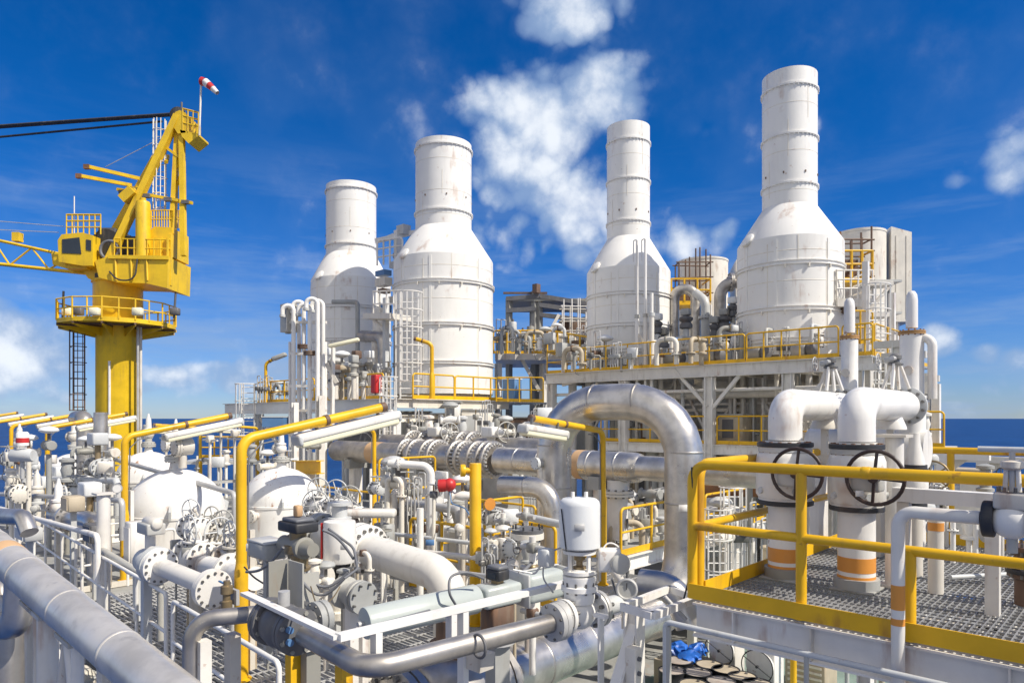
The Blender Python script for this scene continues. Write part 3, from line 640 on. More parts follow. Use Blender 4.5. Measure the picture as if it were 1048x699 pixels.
# two big white risers with elbows
def riser(idx, label, u, v):
    o = W(u, v, 0); g = [1., .9][idx]; r = .15; fr = .94*g
    t = thing('riser_pipe', label, 'pipe', setz(o, ZR), 'white risers with orange bands')
    part(t, 'base', MB().cbox(setz(o, ZR+.01), .35, .35, .02, .005, 1), 'grey')
    part(t, 'lower_pipe', MB().tube(setz(o, ZR+.06), setz(o, -.8), r, 28), 'rusty')
    part(t, 'sleeve', MB().lathe(setz(o, ZR+.02), Z, [(r*1.22, 0), (r*1.22, .085), (r, .087)], 28), 'grey')
    for z0, z1 in ((-1.315, -1.19), (-1.376, -1.35)): part(t, 'colour_band', MB().lathe(setz(o, z0), Z, [(r*1.012, 0), (r*1.012, z1-z0)], 28), 'orange')
    e = W(u, 8.0, .126)
    part(t, 'elbow_pipe', MB().path([setz(o, -.2), setz(o, .126), e-V*.1], r, .42, 28, seg=12), 'clean')
    part(t, 'end_flange', MB().flange(e-V*.02, V, .2, .035, 12), ['lgrey', 'bolt'])
    part(t, 'pipe_saddle', MB().lathe(W(u, 7.45, -.11), Z, [(.14, 0), (.14, .02), (.1, .12)], 16), 'white')
    part(t, 'saddle_post', MB().box(W(u, 7.45, -.24), .06, .06, .26), 'white')
    # block valve in the riser
    b = thing('block_valve', ['white block valve with brown handwheel at the platform corner, nearer the arch', 'white block valve with brown handwheel, the right of the two big ones'][idx], 'valve', setz(o, -.8), 'big white block valves')
    m = MB().lathe(setz(o, -.79), Z, [(.2*fr,0),(.25*fr,.03),(.25*fr,.06),(.272*fr,.09),(.272*fr,.42),(.25*fr,.47),(.2*fr,.5),(.19*fr,.58)], 36)
    part(b, 'body', m, 'clean')
    for zz in (-.765, -.235):
        fl = MB().lathe(setz(o, zz-.03), Z, [(.255*fr,0),(.262*fr,.005),(.262*fr,.038),(.255*fr,.043)], 36); part(b, 'dark_flange', fl, 'dark')
        fl = MB().lathe(setz(o, zz+(.03 if zz < -.5 else -.075)), Z, [(.25*fr,0),(.25*fr,.045)], 36); fl.mat(1); fl.bolts(setz(o, zz+(.06 if zz < -.5 else -.06)), Z, .225*fr, 16, .017, .16); part(b, 'bolted_flange', fl, ['lgrey', 'rustm'])
    for k in range(5):
        a = 2*math.pi*k/5+.9; e2 = Vector((math.cos(a), math.sin(a), 0))
        part(b, 'plug', MB().tube(setz(o, -.66)+e2*.24*fr, setz(o, -.66)+e2*.29*fr, .03, 8), 'lgrey')
    wc = W(u-.25, v-.37, -.478)
    part(b, 'gearbox', MB().cbox(W(u-.17, v-.27, -.5), .22, .16, .2, .02, 2), 'lgrey')
    part(b, 'gear_cover', MB().lathe(W(u-.12, v-.34, -.5), V, [(.07,0),(.09,.02),(.09,.1)], 16), 'white')
    part(b, 'wheel_shaft', MB().tube(wc, W(u-.25, v-.2, -.478), .018, 8), 'steel')
    part(b, 'handwheel', MB().wheel(wc, V, .215, .016, 4, .08, .02), 'wheel')
    # upright relief vessel at the pipe end
    q = W(u, 8.22, 0)
    p_ = thing('relief_riser', ['slim white upright vent with rusty flange above the left elbow pipe', 'slim white upright vent with rusty flange and bent side pipe at the far right'][idx], 'vent', setz(q, -.4), 'white upright vents')
    part(p_, 'lower_barrel', MB().lathe(setz(q, -.4), Z, [(.13,0),(.13,.55),((.088,.114)[idx],.6),((.088,.114)[idx],1.28)], 24), 'rusty')
    part(p_, 'upper_barrel', MB().lathe(setz(q, .95), Z, [(.057,0),(.057,.29),(.05,.35),(.03,.385),(.0,.395)], 20), 'rusty')
    part(p_, 'rusty_flange', MB().flange(setz(q, .9), Z, (.1,.13)[idx], .014, 12, .008, br=.009), ['ochre', 'rustm'])
    part(p_, 'base_flange', MB().flange(setz(q, .2), Z, (.14,.16)[idx], .03, 12, .012, br=.012), ['rusty', 'bolt'])
    part(p_, 'nozzle', MB().lathe(setz(q, .5)-V*.08, V*-1, [(.03,0),(.03,.04),(.045,.045),(.045,.07)], 12), 'white')
    if idx == 1: part(p_, 'side_pipe', MB().path([setz(q, .84), setz(q, .84)-U*.19, setz(q, .2)-U*.19], .045, .12, 12), 'white')
    # small operator with A-frame legs
    c = W(u, 7.62, .29); s_ = thing('valve_operator', ['rusty valve operator on white A-frame legs over the left elbow pipe', 'rusty valve operator on white A-frame legs over the right elbow pipe'][idx], 'valve operator', c, 'valve operators on the elbow pipes')
    for a in (-1, 1):
        part(s_, 'leg', MB().bar(c+U*.12*a, c+U*.04*a+Z*.24, .05, .02), 'white'); part(s_, 'leg', MB().bar(c+V*.12*a, c+V*.05*a+Z*.24, .05, .02), 'white')
    part(s_, 'operator', MB().lathe(c+Z*.23, Z, [(.045,0),(.07,.008),(.07,.022),(.035,.03),(.035,.06),(.055,.065),(.055,.1),(.03,.12)], 14), 'bolt'); part(s_, 'gear_case', MB().cbox(c+Z*.29+U*.05, .1, .08, .06, .012, 1), 'lgrey'); part(s_, 'side_wheel', MB().wheel(c+Z*.29+U*.16, U, .07, .006, 4), 'steel')
    part(s_, 'spindle', MB().tube(c+Z*.3-V*.14, c+Z*.3+V*.1, .022, 8), 'steel')
riser(0, 'white elbow pipe with orange bands at the platform corner, left of the pair', 2.57, 6.42)
riser(1, 'white elbow pipe with orange bands, right of the pair', 1.95, 6.42)
# manifold behind the two elbows
t = thing('header_vessel', 'horizontal white header behind the two elbow pipes', 'vessel', W(2.9, 8.15, -.6))
part(t, 'shell', MB().tube(W(3.0, 8.22, -.32), W(1.8, 8.22, -.32), .2, 24), 'white')
for u in (2.9, 2.26, 1.9): part(t, 'saddle', MB().box(W(u, 8.22, -.95), .1, .3, 1.06), 'white')
t = thing('support_post', 'white post with square top plate behind the right brown handwheel', 'post', W(1.74, 6.76, ZR))
part(t, 'post', MB().tube(W(1.74, 6.76, ZR), W(1.74, 6.76, -.17), .075, 16), 'white'); part(t, 'top_plate', MB().box(W(1.74, 6.76, -.155), .24, .24, .025), 'white'); part(t, 'foot_plate', MB().box(W(1.74, 6.76, ZR+.012), .22, .22, .02), 'white')
t = thing('reducer_valve', 'small white valve with dark flanges and a cone on top beside the white post', 'valve', W(1.72, 7.35, ZR))
part(t, 'lower_pipe', MB().tube(W(1.72, 7.35, ZR), W(1.72, 7.35, -.8), .07, 16), 'white')
part(t, 'body', MB().lathe(W(1.72, 7.35, -.8), Z, [(.1,0),(.115,.03),(.115,.25),(.1,.29)], 20), 'white')
part(t, 'cone', MB().lathe(W(1.72, 7.35, -.44), Z, [(.09,0),(.085,.04),(.05,.2),(.045,.3)], 20), 'white')
for zz in (-.82, -.47): part(t, 'dark_flange', MB().lathe(W(1.72, 7.35, zz-.025), Z, [(.105,0),(.105,.06)], 20), 'dark')
# low supports and small pipes
t = thing('pipe_support', 'low white support beam across the platform behind the thin riser', 'support', W(1.5, 6.1, ZR))
part(t, 'beam', MB().box(W(1.25, 6.3, -.62), .75, .12, .11), 'white')
for u in (1.55, .95): part(t, 'leg', MB().box(W(u, 6.3, -1.08), .09, .09, .8), 'white')
t = thing('colour_banded_stub', 'short white upright stub with orange band beyond the thin riser', 'pipe stub', W(1.42, 6.75, ZR))
part(t, 'stub', MB().tube(W(1.42, 6.75, ZR), W(1.42, 6.75, -.83), .06, 14), 'white'); part(t, 'orange_band', MB().tube(W(1.42, 6.75, -.95), W(1.42, 6.75, -.88), .062, 14), 'orange')
# thin riser outside the rail
a = PV(919, 523, 5.03); h_ = PV(1003, 527, 5.03); h_.z = a.z
pipe('thin white riser with orange bands in front of the platform rail', [setz(a, ZF), a, h_], .041, 'clean', .1, name='riser_pipe', n=18, bandz=[(setz(a, a.z-.56), Z, .16), (setz(a, a.z-.72), Z, .045)])
xd = (h_-a).normalized()
t = thing('globe_valve', 'white globe valve with dark flanges and grey cross bar at the right frame edge', 'valve', setz(h_+xd*.2, ZR))
c = h_+xd*.16
part(t, 'body', MB().sphere(c+Z*.0, .115, 20, .95), 'rusty')
for q in (-1, 1): part(t, 'dark_flange', MB().lathe(c+xd*(.115*q-.03), xd, [(.105,0),(.11,.006),(.11,.054),(.105,.06)], 24), 'dark')
part(t, 'bonnet', MB().cbox(c+Z*.12, .17, .17, .1, .015), 'white')
for q in (-1, 1): part(t, 'yoke_leg', MB().tube(c+Z*.16+xd*.035*q, c+Z*.36+xd*.025*q, .014, 8), 'white')
m = MB().bolts(c+Z*.17, Z, .07, 8, .009, .06); m.lathe(c+Z*.165, Z, [(.06,0),(.08,0),(.08,.01),(.06,.01)], 16, False); part(t, 'stud_ring', m, 'bolt')
part(t, 'stem', MB().tube(c+Z*.16, c+Z*.42, .016, 8), 'steel')
part(t, 'yoke_head', MB().lathe(c+Z*.3, Z, [(.035,0),(.06,.015),(.06,.05),(.03,.06)], 14), 'cream')
part(t, 'cross_bar', MB().tube(c+Z*.42-xd*.17, c+Z*.42+xd*.3, .018, 10), 'lgrey'); part(t, 'stay', MB().bar(c+Z*.26+xd*.08, c+Z*.4+xd*.3, .03, .008), 'lgrey')
part(t, 'drain_plug', MB().tube(c-Z*.19, c-Z*.1, .03, 10), 'lgrey')
p = PD(1052, 618, 5.5); p.z = ZR
t = thing('flanged_spool', 'rusty brown flanged spool piece standing on the grating at the right frame edge', 'pipe spool', p)
part(t, 'barrel', MB().lathe(p, Z, [(.09,0),(.09,.2),(.13,.22),(.13,.27),(.1,.29),(.09,.45)], 22), 'brown'); part(t, 'lower_flange', MB().flange(p+Z*.27, Z, .15, .035, 10), ['dark', 'bolt']); part(t, 'upper_flange', MB().flange(p+Z*.45, Z, .15, .035, 10), ['brown', 'bolt'])
# white frames standing at the back, seaward side
for i, (px, y0, y1, D, nm) in enumerate(((966,466,600,9.9,'white box section frame past the back rail'), (1006,470,600,11.,'white box section frame nearest the sea at far right'))):
    t = thing('pipe_support', nm, 'support frame', setz(PD(px, y0, D), ZF)); a = PD(px, y0, D)
    part(t, 'post', MB().bar(setz(a, ZF), a-Z*.05, .16), 'white'); part(t, 'cross_arm', MB().bar(a-U*.55, a+U*.35, .14, .1), 'white'); part(t, 'gusset', MB().prism([a-Z*.05, a-U*.3-Z*.05, a-Z*.3], V*.02), 'white')
t = thing('equipment_cabinet', 'tan steel cabinet beyond the back rail against the sea', 'cabinet', setz(PD(995, 600, 10.2), ZR-.6))
c = PD(992, 500, 10.2); part(t, 'housing', MB().cbox(c-Z*.3, .5, .4, 1.2, .02), 'beige'); part(t, 'door', MB().box(c-Z*.3-V*.21, .4, .02, 1.0), 'cream')
for i, (px, py, D) in enumerate(((945,520,7.4),(957,540,7.0),(968,505,8.4),(951,470,9.4),(1012,545,6.2))):
    instrument(f'{ORD[i]} small instrument from the left among the valves behind the thin riser', setz(PD(px, py, D), ZR), PD(px, py, D).z-ZR, i % 3, 'lgrey')
gatevalve('small white valve with thin ring wheel beyond the right block valve', PD(955, 507, 7.9), U, .07, wr=.17, wax=-V, wmat='brass')
gatevalve('white valve with green tag beside the reducer', PD(945, 512, 8.7), U, .06, wr=.12, wax=-V)
pipe('thin grey drain pipe lying along the platform grating', [W(1.4, 7.2, ZR+.06), W(.2, 8.9, ZR+.06)], .022, 'lgrey', name='drain_pipe', n=8)
# lower handrail and bracket under the platform
t = thing('guard_rail', 'thin grey handrail crossing below the valve platform beam', 'railing', setz(PV(680, 640, 4.85), ZA))
a = PV(681, 636, 4.85); e = a - U*3.6
part(t, 'rail', MB().path([setz(a, ZF), a, e], .022, .05, 10), 'lgrey'); part(t, 'post', MB().bar(setz(a-U*.03, ZF), a-U*.03-Z*.03, .03, .03), 'lgrey')
part(t, 'lower_rail', MB().tube(setz(a, a.z-.55), e-Z*.55, .016, 8), 'lgrey')
for k in (1.1, 2.2, 3.3): part(t, 'post', MB().tube(a-U*k-Z*1.2, a-U*k, .018, 8), 'lgrey')
zz = -1.6; q = [PZ(637, 621, zz), PZ(668, 630, zz), PZ(714, 612, zz), PZ(685, 602, zz)]
t = thing('tray_bracket', 'white angle iron bracket frame between the globe valve and platform corner', 'bracket', setz(q[0], ZF))
for i in range(4): part(t, 'side', MB().bar(q[i], q[(i+1) % 4], .05, .06), 'white')
po = PZ(649, 627, -1.65); part(t, 'post', MB().ibeam(setz(po, ZF), po, .13, .13, .014), 'white'); po2 = PD(612, 720, 5.6)
part(t, 'brace', MB().bar(po-Z*.1, po2-Z*.3, .1, .03), 'white')
part(t, 'hanger', MB().tube(PZ(680, 610, zz), PZ(702, 634, zz-.2), .02, 8), 'steel')
jb = po-Z*.45-V*.12
t2 = thing('push_button_station', 'narrow beige push button box on the white bracket post', 'control box', jb-Z*.2)
part(t2, 'box', MB().cbox(jb-U*.07, .1, .1, .42, .01), 'cream')
for k in (-1, 0, 1): part(t2, 'button', MB().tube(jb-U*.12+Z*.12*k, jb-U*.14+Z*.12*k, .02, 8), 'darkgrey')
# drums and clutter on the green deck
for i, (px, py, k) in enumerate(((695,676,0),(714,688,0),(726,680,1),(743,685,1),(738,697,0),(760,692,1),(688,686,0),(775,699,1),(710,700,1),(778,708,1))):
    p = PZ(px, py, -5.32); p.z = ZF+.015
    t = thing('oil_drum', ['pale lidded','tan lidded'][k]+f' drum on the green deck, {ORD[i]} in the cluster under the platform', 'drum', p, 'drums on the green deck')
    part(t, 'barrel', MB().lathe(p, Z, [(.27,0),(.29,.01),(.285,.28),(.3,.3),(.285,.32),(.285,.56),(.3,.58),(.285,.6),(.285,.86),(.295,.87),(.295,.885),(.27,.885),(.27,.865)], 24), 'dark')
    part(t, 'lid', MB().lathe(p+Z*.866, Z, [(.272,0),(.272,.006)], 24), 'wood' if not k else 'beige'); part(t, 'bung', MB().tube(p+Z*.87+V*.18, p+Z*.9+V*.18, .03, 8), 'bolt')
random.seed(3)
for i, (px, py) in enumerate(((693,664),(706,672),(713,665))):
    p = PZ(px, py, -5.3); bm = bmesh.new(); bmesh.ops.create_icosphere(bm, subdivisions=3, radius=.23)
    for v in bm.verts: v.co += v.normal*random.uniform(-.05, .05)+Vector((0,0,.04*math.sin(v.co.x*14))); v.co.z *= .7
    m = MB().add([p+v.co for v in bm.verts], [tuple(v.index for v in f.verts) for f in bm.faces]); bm.free()
    solo('tarpaulin_bundle', m, 'blue', ['blue tarpaulin bundle behind the drums, the left one','crumpled blue tarpaulin bundle closest to the drums','blue tarpaulin bundle tucked beside the hose reel'][i], 'tarpaulin', 'blue tarpaulin bundles')
    solo('bundle_pallet', MB().box(setz(p, ZF+.35), .8, .7, .65), 'beige', ['low crate under the left blue tarpaulin bundle','low crate under the nearest blue tarpaulin bundle','low crate under the rear blue tarpaulin bundle'][i], 'crate')
for i, (px, py) in enumerate(((739,664),(778,680))):
    p = PZ(px, py, -5.2); t = thing('hose_reel', ['white hose reel box with black hoop, left of two on the green deck','white hose reel box with black hoop, right of two on the green deck'][i], 'hose reel', setz(p, ZF))
    part(t, 'cabinet', MB().cbox(p+V*.25-Z*.25, .62, .5, 1.4, .03), 'white'); part(t, 'hoop', MB().wheel(p-V*.16, V, .34, .012, 2, .5), 'dark'); part(t, 'drum', MB().lathe(p-V*.05, V, [(.3,0),(.3,.05),(.12,.09)], 20), 'rusty'); part(t, 'stand', MB().box(setz(p+V*.25, ZF+.15), .5, .4, .28), 'beige')
for i, px in enumerate((812,)):
    p = PZ(px, 690, -5.6); t = thing('bollard', 'yellow post standing on the green deck below the platform', 'post', setz(p, ZF)); part(t, 'post', MB().tube(setz(p, ZF), setz(p, -4.6), .07, 10), 'yellow'); part(t, 'cap', MB().sphere(setz(p, -4.6), .07, 10), 'yellow')
p = PZ(830, 690, -5.9); t = thing('louvred_box', 'tan louvred box on the green deck behind the yellow post', 'equipment box', setz(p, ZF)); part(t, 'housing', MB().cbox(p+Z*.15, .9, .8, .9, .03), 'beige')
for k in range(6): part(t, 'louvre', MB().box(p+Z*(-.2+k*.13)-V*.41, .75, .03, .05), 'cream')
# ------------------------------------------------------------------ silver arch and the big lagged lines
aL, aR = PD(567, 450, 14.9), PD(700, 450, 13.4); top = .33
aLf, aRf = setz(aL, ZA+.2), setz(aR, -3.6)
pipe('big silver lagged pipe bent into an arch in the middle', [aLf, setz(aL, top), setz(aR, top), aRf, aRf-V*5.4], .372, 'silver', 1.12, name='arch_pipe', n=40, seams=1.15)
nzl = setz(aL, -.95)
t = thing('pipe_nozzle', 'short bolted nozzle on the left leg of the silver arch', 'nozzle', nzl-U*.3); out_ = Vector((-.75, -.6, 0)).normalized()
part(t, 'neck', MB().tube(nzl+out_*.3, nzl+out_*.5, .085, 16), 'steel'); part(t, 'flange', MB().flange(nzl+out_*.52, out_, .13, .025, 8, .01), ['bluegrey', 'bolt'])
e0, e1 = PD(513, 499, 14.0), PD(565, 499, 13.5); e0.z = e1.z = e1.z
pipe('smaller silver lagged elbow pipe in front of the arch', [e0, e1, setz(e1, ZA)], .2, 'silver', .42, name='elbow_pipe', n=28, seams=.9)
# valve on the bottom line, lower edge of the photo
fl = PD(545, 690, 9.55); mfl = thing('ball_valve', 'large steel ball valve with studded flanges at the bottom edge', 'valve', setz(fl, ZA))
fo = aRf-V*5.35
part(mfl, 'flange_pair', MB().flange(fo, V, .58, .1, 20, .03), ['dull', 'bolt'])
part(mfl, 'body', MB().lathe(fo-V*1.3, V, [(.42,0),(.55,.1),(.6,.5),(.6,.8),(.5,1.2)], 30), 'dull')
part(mfl, 'far_flange', MB().flange(fo-V*1.45, V, .58, .1, 20, .03), ['dull', 'bolt'])
part(mfl, 'stem_housing', MB().lathe(fo-V*.65+Z*.4, Z, [(.28,0),(.28,.3),(.2,.32),(.2,.6)], 20), 'brown')
part(mfl, 'tail_pipe', MB().tube(fo-V*1.5, fo-V*3.2, .37, 28), 'dull')
# the long lagged header and its flanges
HV, HZ, HR = 15.3, -1.28, .40
u0, u1 = uvof(PV(342, 463, HV))[0], uvof(PV(700, 475, HV))[0]
t = thing('lagged_header', 'long silver lagged header with many studded flanges behind the yellow post', 'pipe', W(u0, HV, HZ))
ua, ub, uc, ud = [uvof(PV(px, 465, HV))[0] for px in (414, 452, 468, 512)]
um = uvof(PV(655, 475, HV))[0]
part(t, 'left_section', MB().lathe(W(u0, HV, HZ), -U, [(.05,0),(.3,.03),(HR,.2),(HR,u0-ua)], 30), 'dull')
part(t, 'tan_wrap', MB().lathe(W(u0-2.6, HV, HZ), -U, [(HR*1.01,0),(HR*1.01,.7)], 30), 'tan')
part(t, 'middle_section', MB().tube(W(ub, HV, HZ), W(uc, HV, HZ), HR, 30), 'dull')
part(t, 'right_section', MB().lathe(W(ud, HV, HZ), -U, [(HR,0),(HR,ud-um-.2),(HR*.92,ud-um),(HR*.5,ud-um+.15)], 30), 'silver')
part(t, 'branch', MB().tube(W(um+.5, HV, HZ), W(um-4, HV, HZ), HR*.8, 28), 'silver')
for k in range(5): part(t, 'seam_band', MB().lathe(W(ud-.8-k*.9, HV, HZ), -U, [(HR,0),(HR*1.025,.01),(HR*1.025,.06),(HR,.07)], 30), 'silver')
part(t, 'right_tan_wrap', MB().lathe(W(uvof(PV(592, 470, HV))[0], HV, HZ), -U, [(HR*1.012,0),(HR*1.012,.25)], 30), 'tan')
for px in (418, 428, 441, 449, 470, 477, 490, 499, 505):
    uu = uvof(PV(px, 465, HV))[0]; part(t, 'studded_flange', MB().flange(W(uu, HV, HZ), U, HR*1.45, .11, 26, 0, br=.034), ['dull', 'steel'])
part(t, 'valve_body', MB().lathe(W(uvof(PV(420, 465, HV))[0], HV, HZ), -U, [(HR,0),(HR*1.25,.3),(HR*1.3,.9),(HR*1.2,1.4),(HR,1.8)], 30), 'dull')
part(t, 'second_valve_body', MB().lathe(W(uvof(PV(472, 465, HV))[0], HV, HZ), -U, [(HR,0),(HR*1.2,.3),(HR*1.28,.8),(HR*1.2,1.3),(HR,1.6)], 30), 'dull')
HV2, HZ2 = 17.2, -1.05; u2 = [uvof(PV(px, 455, HV2))[0] for px in (395, 560)]
t = thing('lagged_header', 'second lagged header mostly hidden behind the long silver one', 'pipe', W(u2[0], HV2, HZ2))
part(t, 'wall', MB().tube(W(u2[0], HV2, HZ2), W(u2[1], HV2, HZ2), .4, 26), 'dull')
for px in (424, 437, 465, 476, 486): part(t, 'studded_flange', MB().flange(W(uvof(PV(px, 455, HV2))[0], HV2, HZ2), U, .6, .11, 26, 0, br=.034), ['dull', 'steel'])
for i, (px, py) in enumerate(((447, 442), (503, 442))):
    c = PV(px, py, HV2-.3); t = thing('valve_operator', ['white gear operator with ring handwheel above the header, left one','white gear operator with ring handwheel above the header, right one'][i], 'valve operator', c-Z*.4, 'gear operators above the header')
    part(t, 'gearbox', MB().cbox(c, .55, .5, .36, .05), 'clean'); part(t, 'neck', MB().tube(c-Z*.55, c-Z*.1, .16, 12), 'white'); part(t, 'shaft_tube', MB().tube(c, c-U*.7, .11, 10), 'clean')
    part(t, 'handwheel', MB().wheel(c-U*.72, (U*.8+V*.3), .34, .025, 5), 'lgrey'); part(t, 'indicator', MB().tube(c+Z*.15, c+Z*.34, .1, 10), 'lgrey')
for px, py in ((455,500),(545,505),(620,515)):
    pass
for i, u in enumerate((u0-1.5, u0-5.5, um+1.2)):
    t = thing('pipe_saddle', ['steel saddle under the far end of the lagged header','steel saddle under the flanged middle of the lagged header','white saddle column under the near end of the lagged header'][i], 'support', W(u, HV, ZF)); part(t, 'saddle', MB().box(W(u, HV, HZ-.45), .35, .8, .35), 'grey'); part(t, 'column', MB().box(W(u, HV, (ZF+HZ-.6)/2), .3, .4, HZ-.62-ZF), 'white')
c = W(um+.7, HV, HZ); pipe('short white branch dropping from the lagged header by the arch', [c-Z*.35, c-Z*1.9], .28, 'white', name='branch_pipe', fl=[(c-Z*.7, Z)], n=20)
# ------------------------------------------------------------------ turbine deck (stacks 3 and 4)
TV = 25.1; TU0 = uvof(PV(560, 380, TV))[0]; TU1 = uvof(PV(893, 380, TV))[0]; TVB = 33
m = MB()
for k in range(48): m.bx(TU1, TU0, TV+.12+k*.165, TV+.2+k*.165, ZT-.06, ZT-.004)
for k in range(9): m.bx(TU1+.1+k*(TU0-TU1-.2)/8-.03, TU1+.1+k*(TU0-TU1-.2)/8+.03, TV+.12, TVB, ZT-.07, ZT-.03)
struct('turbine_deck', m, 'lgrey')
t = thing('deck_truss', 'white steel truss carrying the upper turbine deck', 'steel frame', W(TU0, TV, ZF))
part(t, 'edge_beam', MB().ibeam(W(TU0+.05, TV, ZT-.24), W(TU1, TV, ZT-.24), .3, .48, .03), 'white')
part(t, 'edge_beam', MB().ibeam(W(TU0, TV+.2, ZT-.24), W(TU0, TVB, ZT-.24), .3, .48, .03), 'white')
part(t, 'lower_beam', MB().tube(W(TU0, TV+.2, ZT-1.0), W(TU1, TV+.2, ZT-1.0), .07, 10), 'white')
cols = [uvof(PV(px, 400, TV))[0] for px in (564, 638, 726, 806)]+[TU1+.2]
for u in cols: part(t, 'column', MB().ibeam(W(u, TV+.05, ZF), W(u, TV+.05, ZT-.49), .34, .34, .03), 'white')
for u in cols: part(t, 'rear_column', MB().ibeam(W(u, TV+2.8, ZF), W(u, TV+2.8, ZT-.13), .3, .3, .03), 'cream')
for a, b_ in (((690,378),(724,416)), ((757,384),(729,418)), ((612,392),(594,420)), ((842,392),(812,420)), ((576,394),(600,388))):
    part(t, 'brace', MB().bar(PV(*a, TV+.02), PV(*b_, TV+.02), .13), 'white')
for k in range(6): part(t, 'floor_beam', MB().ibeam(W(TU0-.2-k*2.3, TV+.2, ZT-.3), W(TU0-.2-k*2.3, TVB-.2, ZT-.3), .2, .34, .025), 'cream')
def uof(px, v): return uvof(PV(px, 400, v))[0]
segs = [(560, 690), (692, 762), (764, 858)]
for i, (a, b_) in enumerate(segs):
    railing(['yellow guard rail on the turbine deck below the thin vent poles','yellow guard rail on the turbine deck between the two right stacks','yellow guard rail on the turbine deck in front of the tallest stack'][i], W(uof(a, TV), TV, ZT), W(uof(b_, TV), TV, ZT), 1.08, .031, 'yellow', .14, [6, 4, 5][i])
railing('yellow guard rail turning the left corner of the turbine deck', W(TU0, TV, ZT), W(TU0, TV+6, ZT), 1.08, .031, 'yellow', .14, 4)
railing('yellow guard rail at the right end of the turbine deck behind the white vents', W(uof(862, TV), TV, ZT), W(TU1, TV, ZT), 1.08, .031, 'yellow', .14, 4)
railing('yellow guard rail down the right side of the turbine deck', W(TU1, TV+.2, ZT), W(TU1, TVB, ZT), 1.08, .031, 'yellow', .14, 5)
# mezzanine below
ZM = -1.02
mu0 = uof(612, TV); m = MB()
for k in range(20): m.bx(7, mu0, TV+.25+k*.15, TV+.33+k*.15, ZM-.06, ZM)
for k in range(8): m.bx(7.1+k*(mu0-7.2)/7, 7.18+k*(mu0-7.2)/7, TV+.25, TV+3.15, ZM-.08, ZM-.02)
struct('mezzanine_deck', m, 'white')
t = thing('mezzanine_beam', 'white edge beam of the lower gallery under the turbine deck', 'beam', W(mu0, TV, ZM-.3)); part(t, 'beam', MB().ibeam(W(mu0, TV+.1, ZM-.2), W(7, TV+.1, ZM-.2), .2, .38, .025), 'white')
for i, (a, b_) in enumerate(((613, 720), (732, 802), (810, 880))):
    railing(['yellow guard rail on the lower gallery seen through the silver arch','yellow guard rail on the lower gallery right of the arch','yellow guard rail on the lower gallery behind the first elbow pipe'][i], W(uof(a, TV), TV+.15, ZM), W(uof(b_, TV), TV+.15, ZM), 1.1, .034, 'yellow', .14, [4, 3, 3][i])
railing('yellow guard rail at the far right deck edge by the sea', W(uof(880, TV+3), TV+3, ZM), W(uof(966, TV+3), TV+3, ZM), 1.25, .036, 'yellow', .14, 4)
t = thing('outer_gallery', 'white cantilever gallery at the right platform edge by the sea', 'gallery', W(uof(966, TV+3), TV+3, ZM-1)); part(t, 'floor', MB().bx(uof(870, TV+3), uof(967, TV+3), TV+2.9, TV+5, ZM-.3, ZM-.01), 'white')
for px in (942, 962): part(t, 'column', MB().bar(W(uof(px, TV+3.2), TV+3.2, ZF), W(uof(px, TV+3.2), TV+3.2, ZM-.3), .3), 'white')
for px, y in ((948, 382), (958, 393)):
    q = W(uof(px, TV+3.4), TV+3.4, ZM); q2 = PV(px, y, TV+3.4); part(t, 'goal_post', MB().bar(q, q2, .26), 'white'); part(t, 'goal_beam', MB().bar(q2+U*.13, q2+U*2-V*0, .24), 'white')
# things under the turbine deck: risers, boxes, dark machinery
random.seed(21)
pxs = [586,603,628,641,652,667,676,694,706,748,760,770,783,795,815,828,842,857,872]
for i, px in enumerate(pxs):
    v = TV+random.uniform(.7, 2.7); r = random.choice([.09,.12,.16,.2,.26]); c = PV(px, 428, v)
    t = thing('riser_pipe', f'{["pale","cream","grey"][i%3]} vertical riser under the turbine deck, {ORD[i] if i<18 else "last"} from the left', 'pipe', setz(c, ZF), 'risers under the turbine deck')
    part(t, 'pipe_wall', MB().tube(setz(c, ZF), setz(c, ZT-.13), r, 12), ['white','cream','lgrey'][i%3])
    if i % 2: part(t, 'flange', MB().flange(setz(c, random.uniform(-.6, 1.2)), Z, r*1.7, .09, 8, .03), ['lgrey', 'bolt'])
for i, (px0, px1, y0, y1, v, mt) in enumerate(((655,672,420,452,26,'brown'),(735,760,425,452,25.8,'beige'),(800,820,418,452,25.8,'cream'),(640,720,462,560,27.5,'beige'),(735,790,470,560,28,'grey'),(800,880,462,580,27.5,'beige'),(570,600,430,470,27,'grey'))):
    a = PV(px0, y1, v); b_ = PV(px1, y0, v); ua, ub = uvof(a)[0], uvof(PV(px1, 400, v))[0]; zt = b_.z; zb = a.z
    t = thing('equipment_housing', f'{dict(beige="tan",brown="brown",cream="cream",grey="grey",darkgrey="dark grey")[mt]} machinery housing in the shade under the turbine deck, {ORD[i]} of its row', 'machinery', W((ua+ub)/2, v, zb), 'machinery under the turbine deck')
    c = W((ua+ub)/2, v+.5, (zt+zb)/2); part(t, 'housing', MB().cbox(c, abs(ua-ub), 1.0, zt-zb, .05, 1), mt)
    part(t, 'door', MB().box(c-V*.51+U*.1*abs(ua-ub), abs(ua-ub)*.45, .03, (zt-zb)*.7), 'darkgrey' if i % 2 else 'lgrey'); part(t, 'roof_lip', MB().box(c+Z*((zt-zb)/2+.03), abs(ua-ub)+.1, 1.1, .06), 'grey'); part(t, 'foot_skid', MB().box(setz(c, (ZF if zb < -1.5 else ZM)+.06), abs(ua-ub)*.9, .9, .12 if zb < -1.5 else .1), 'darkgrey')
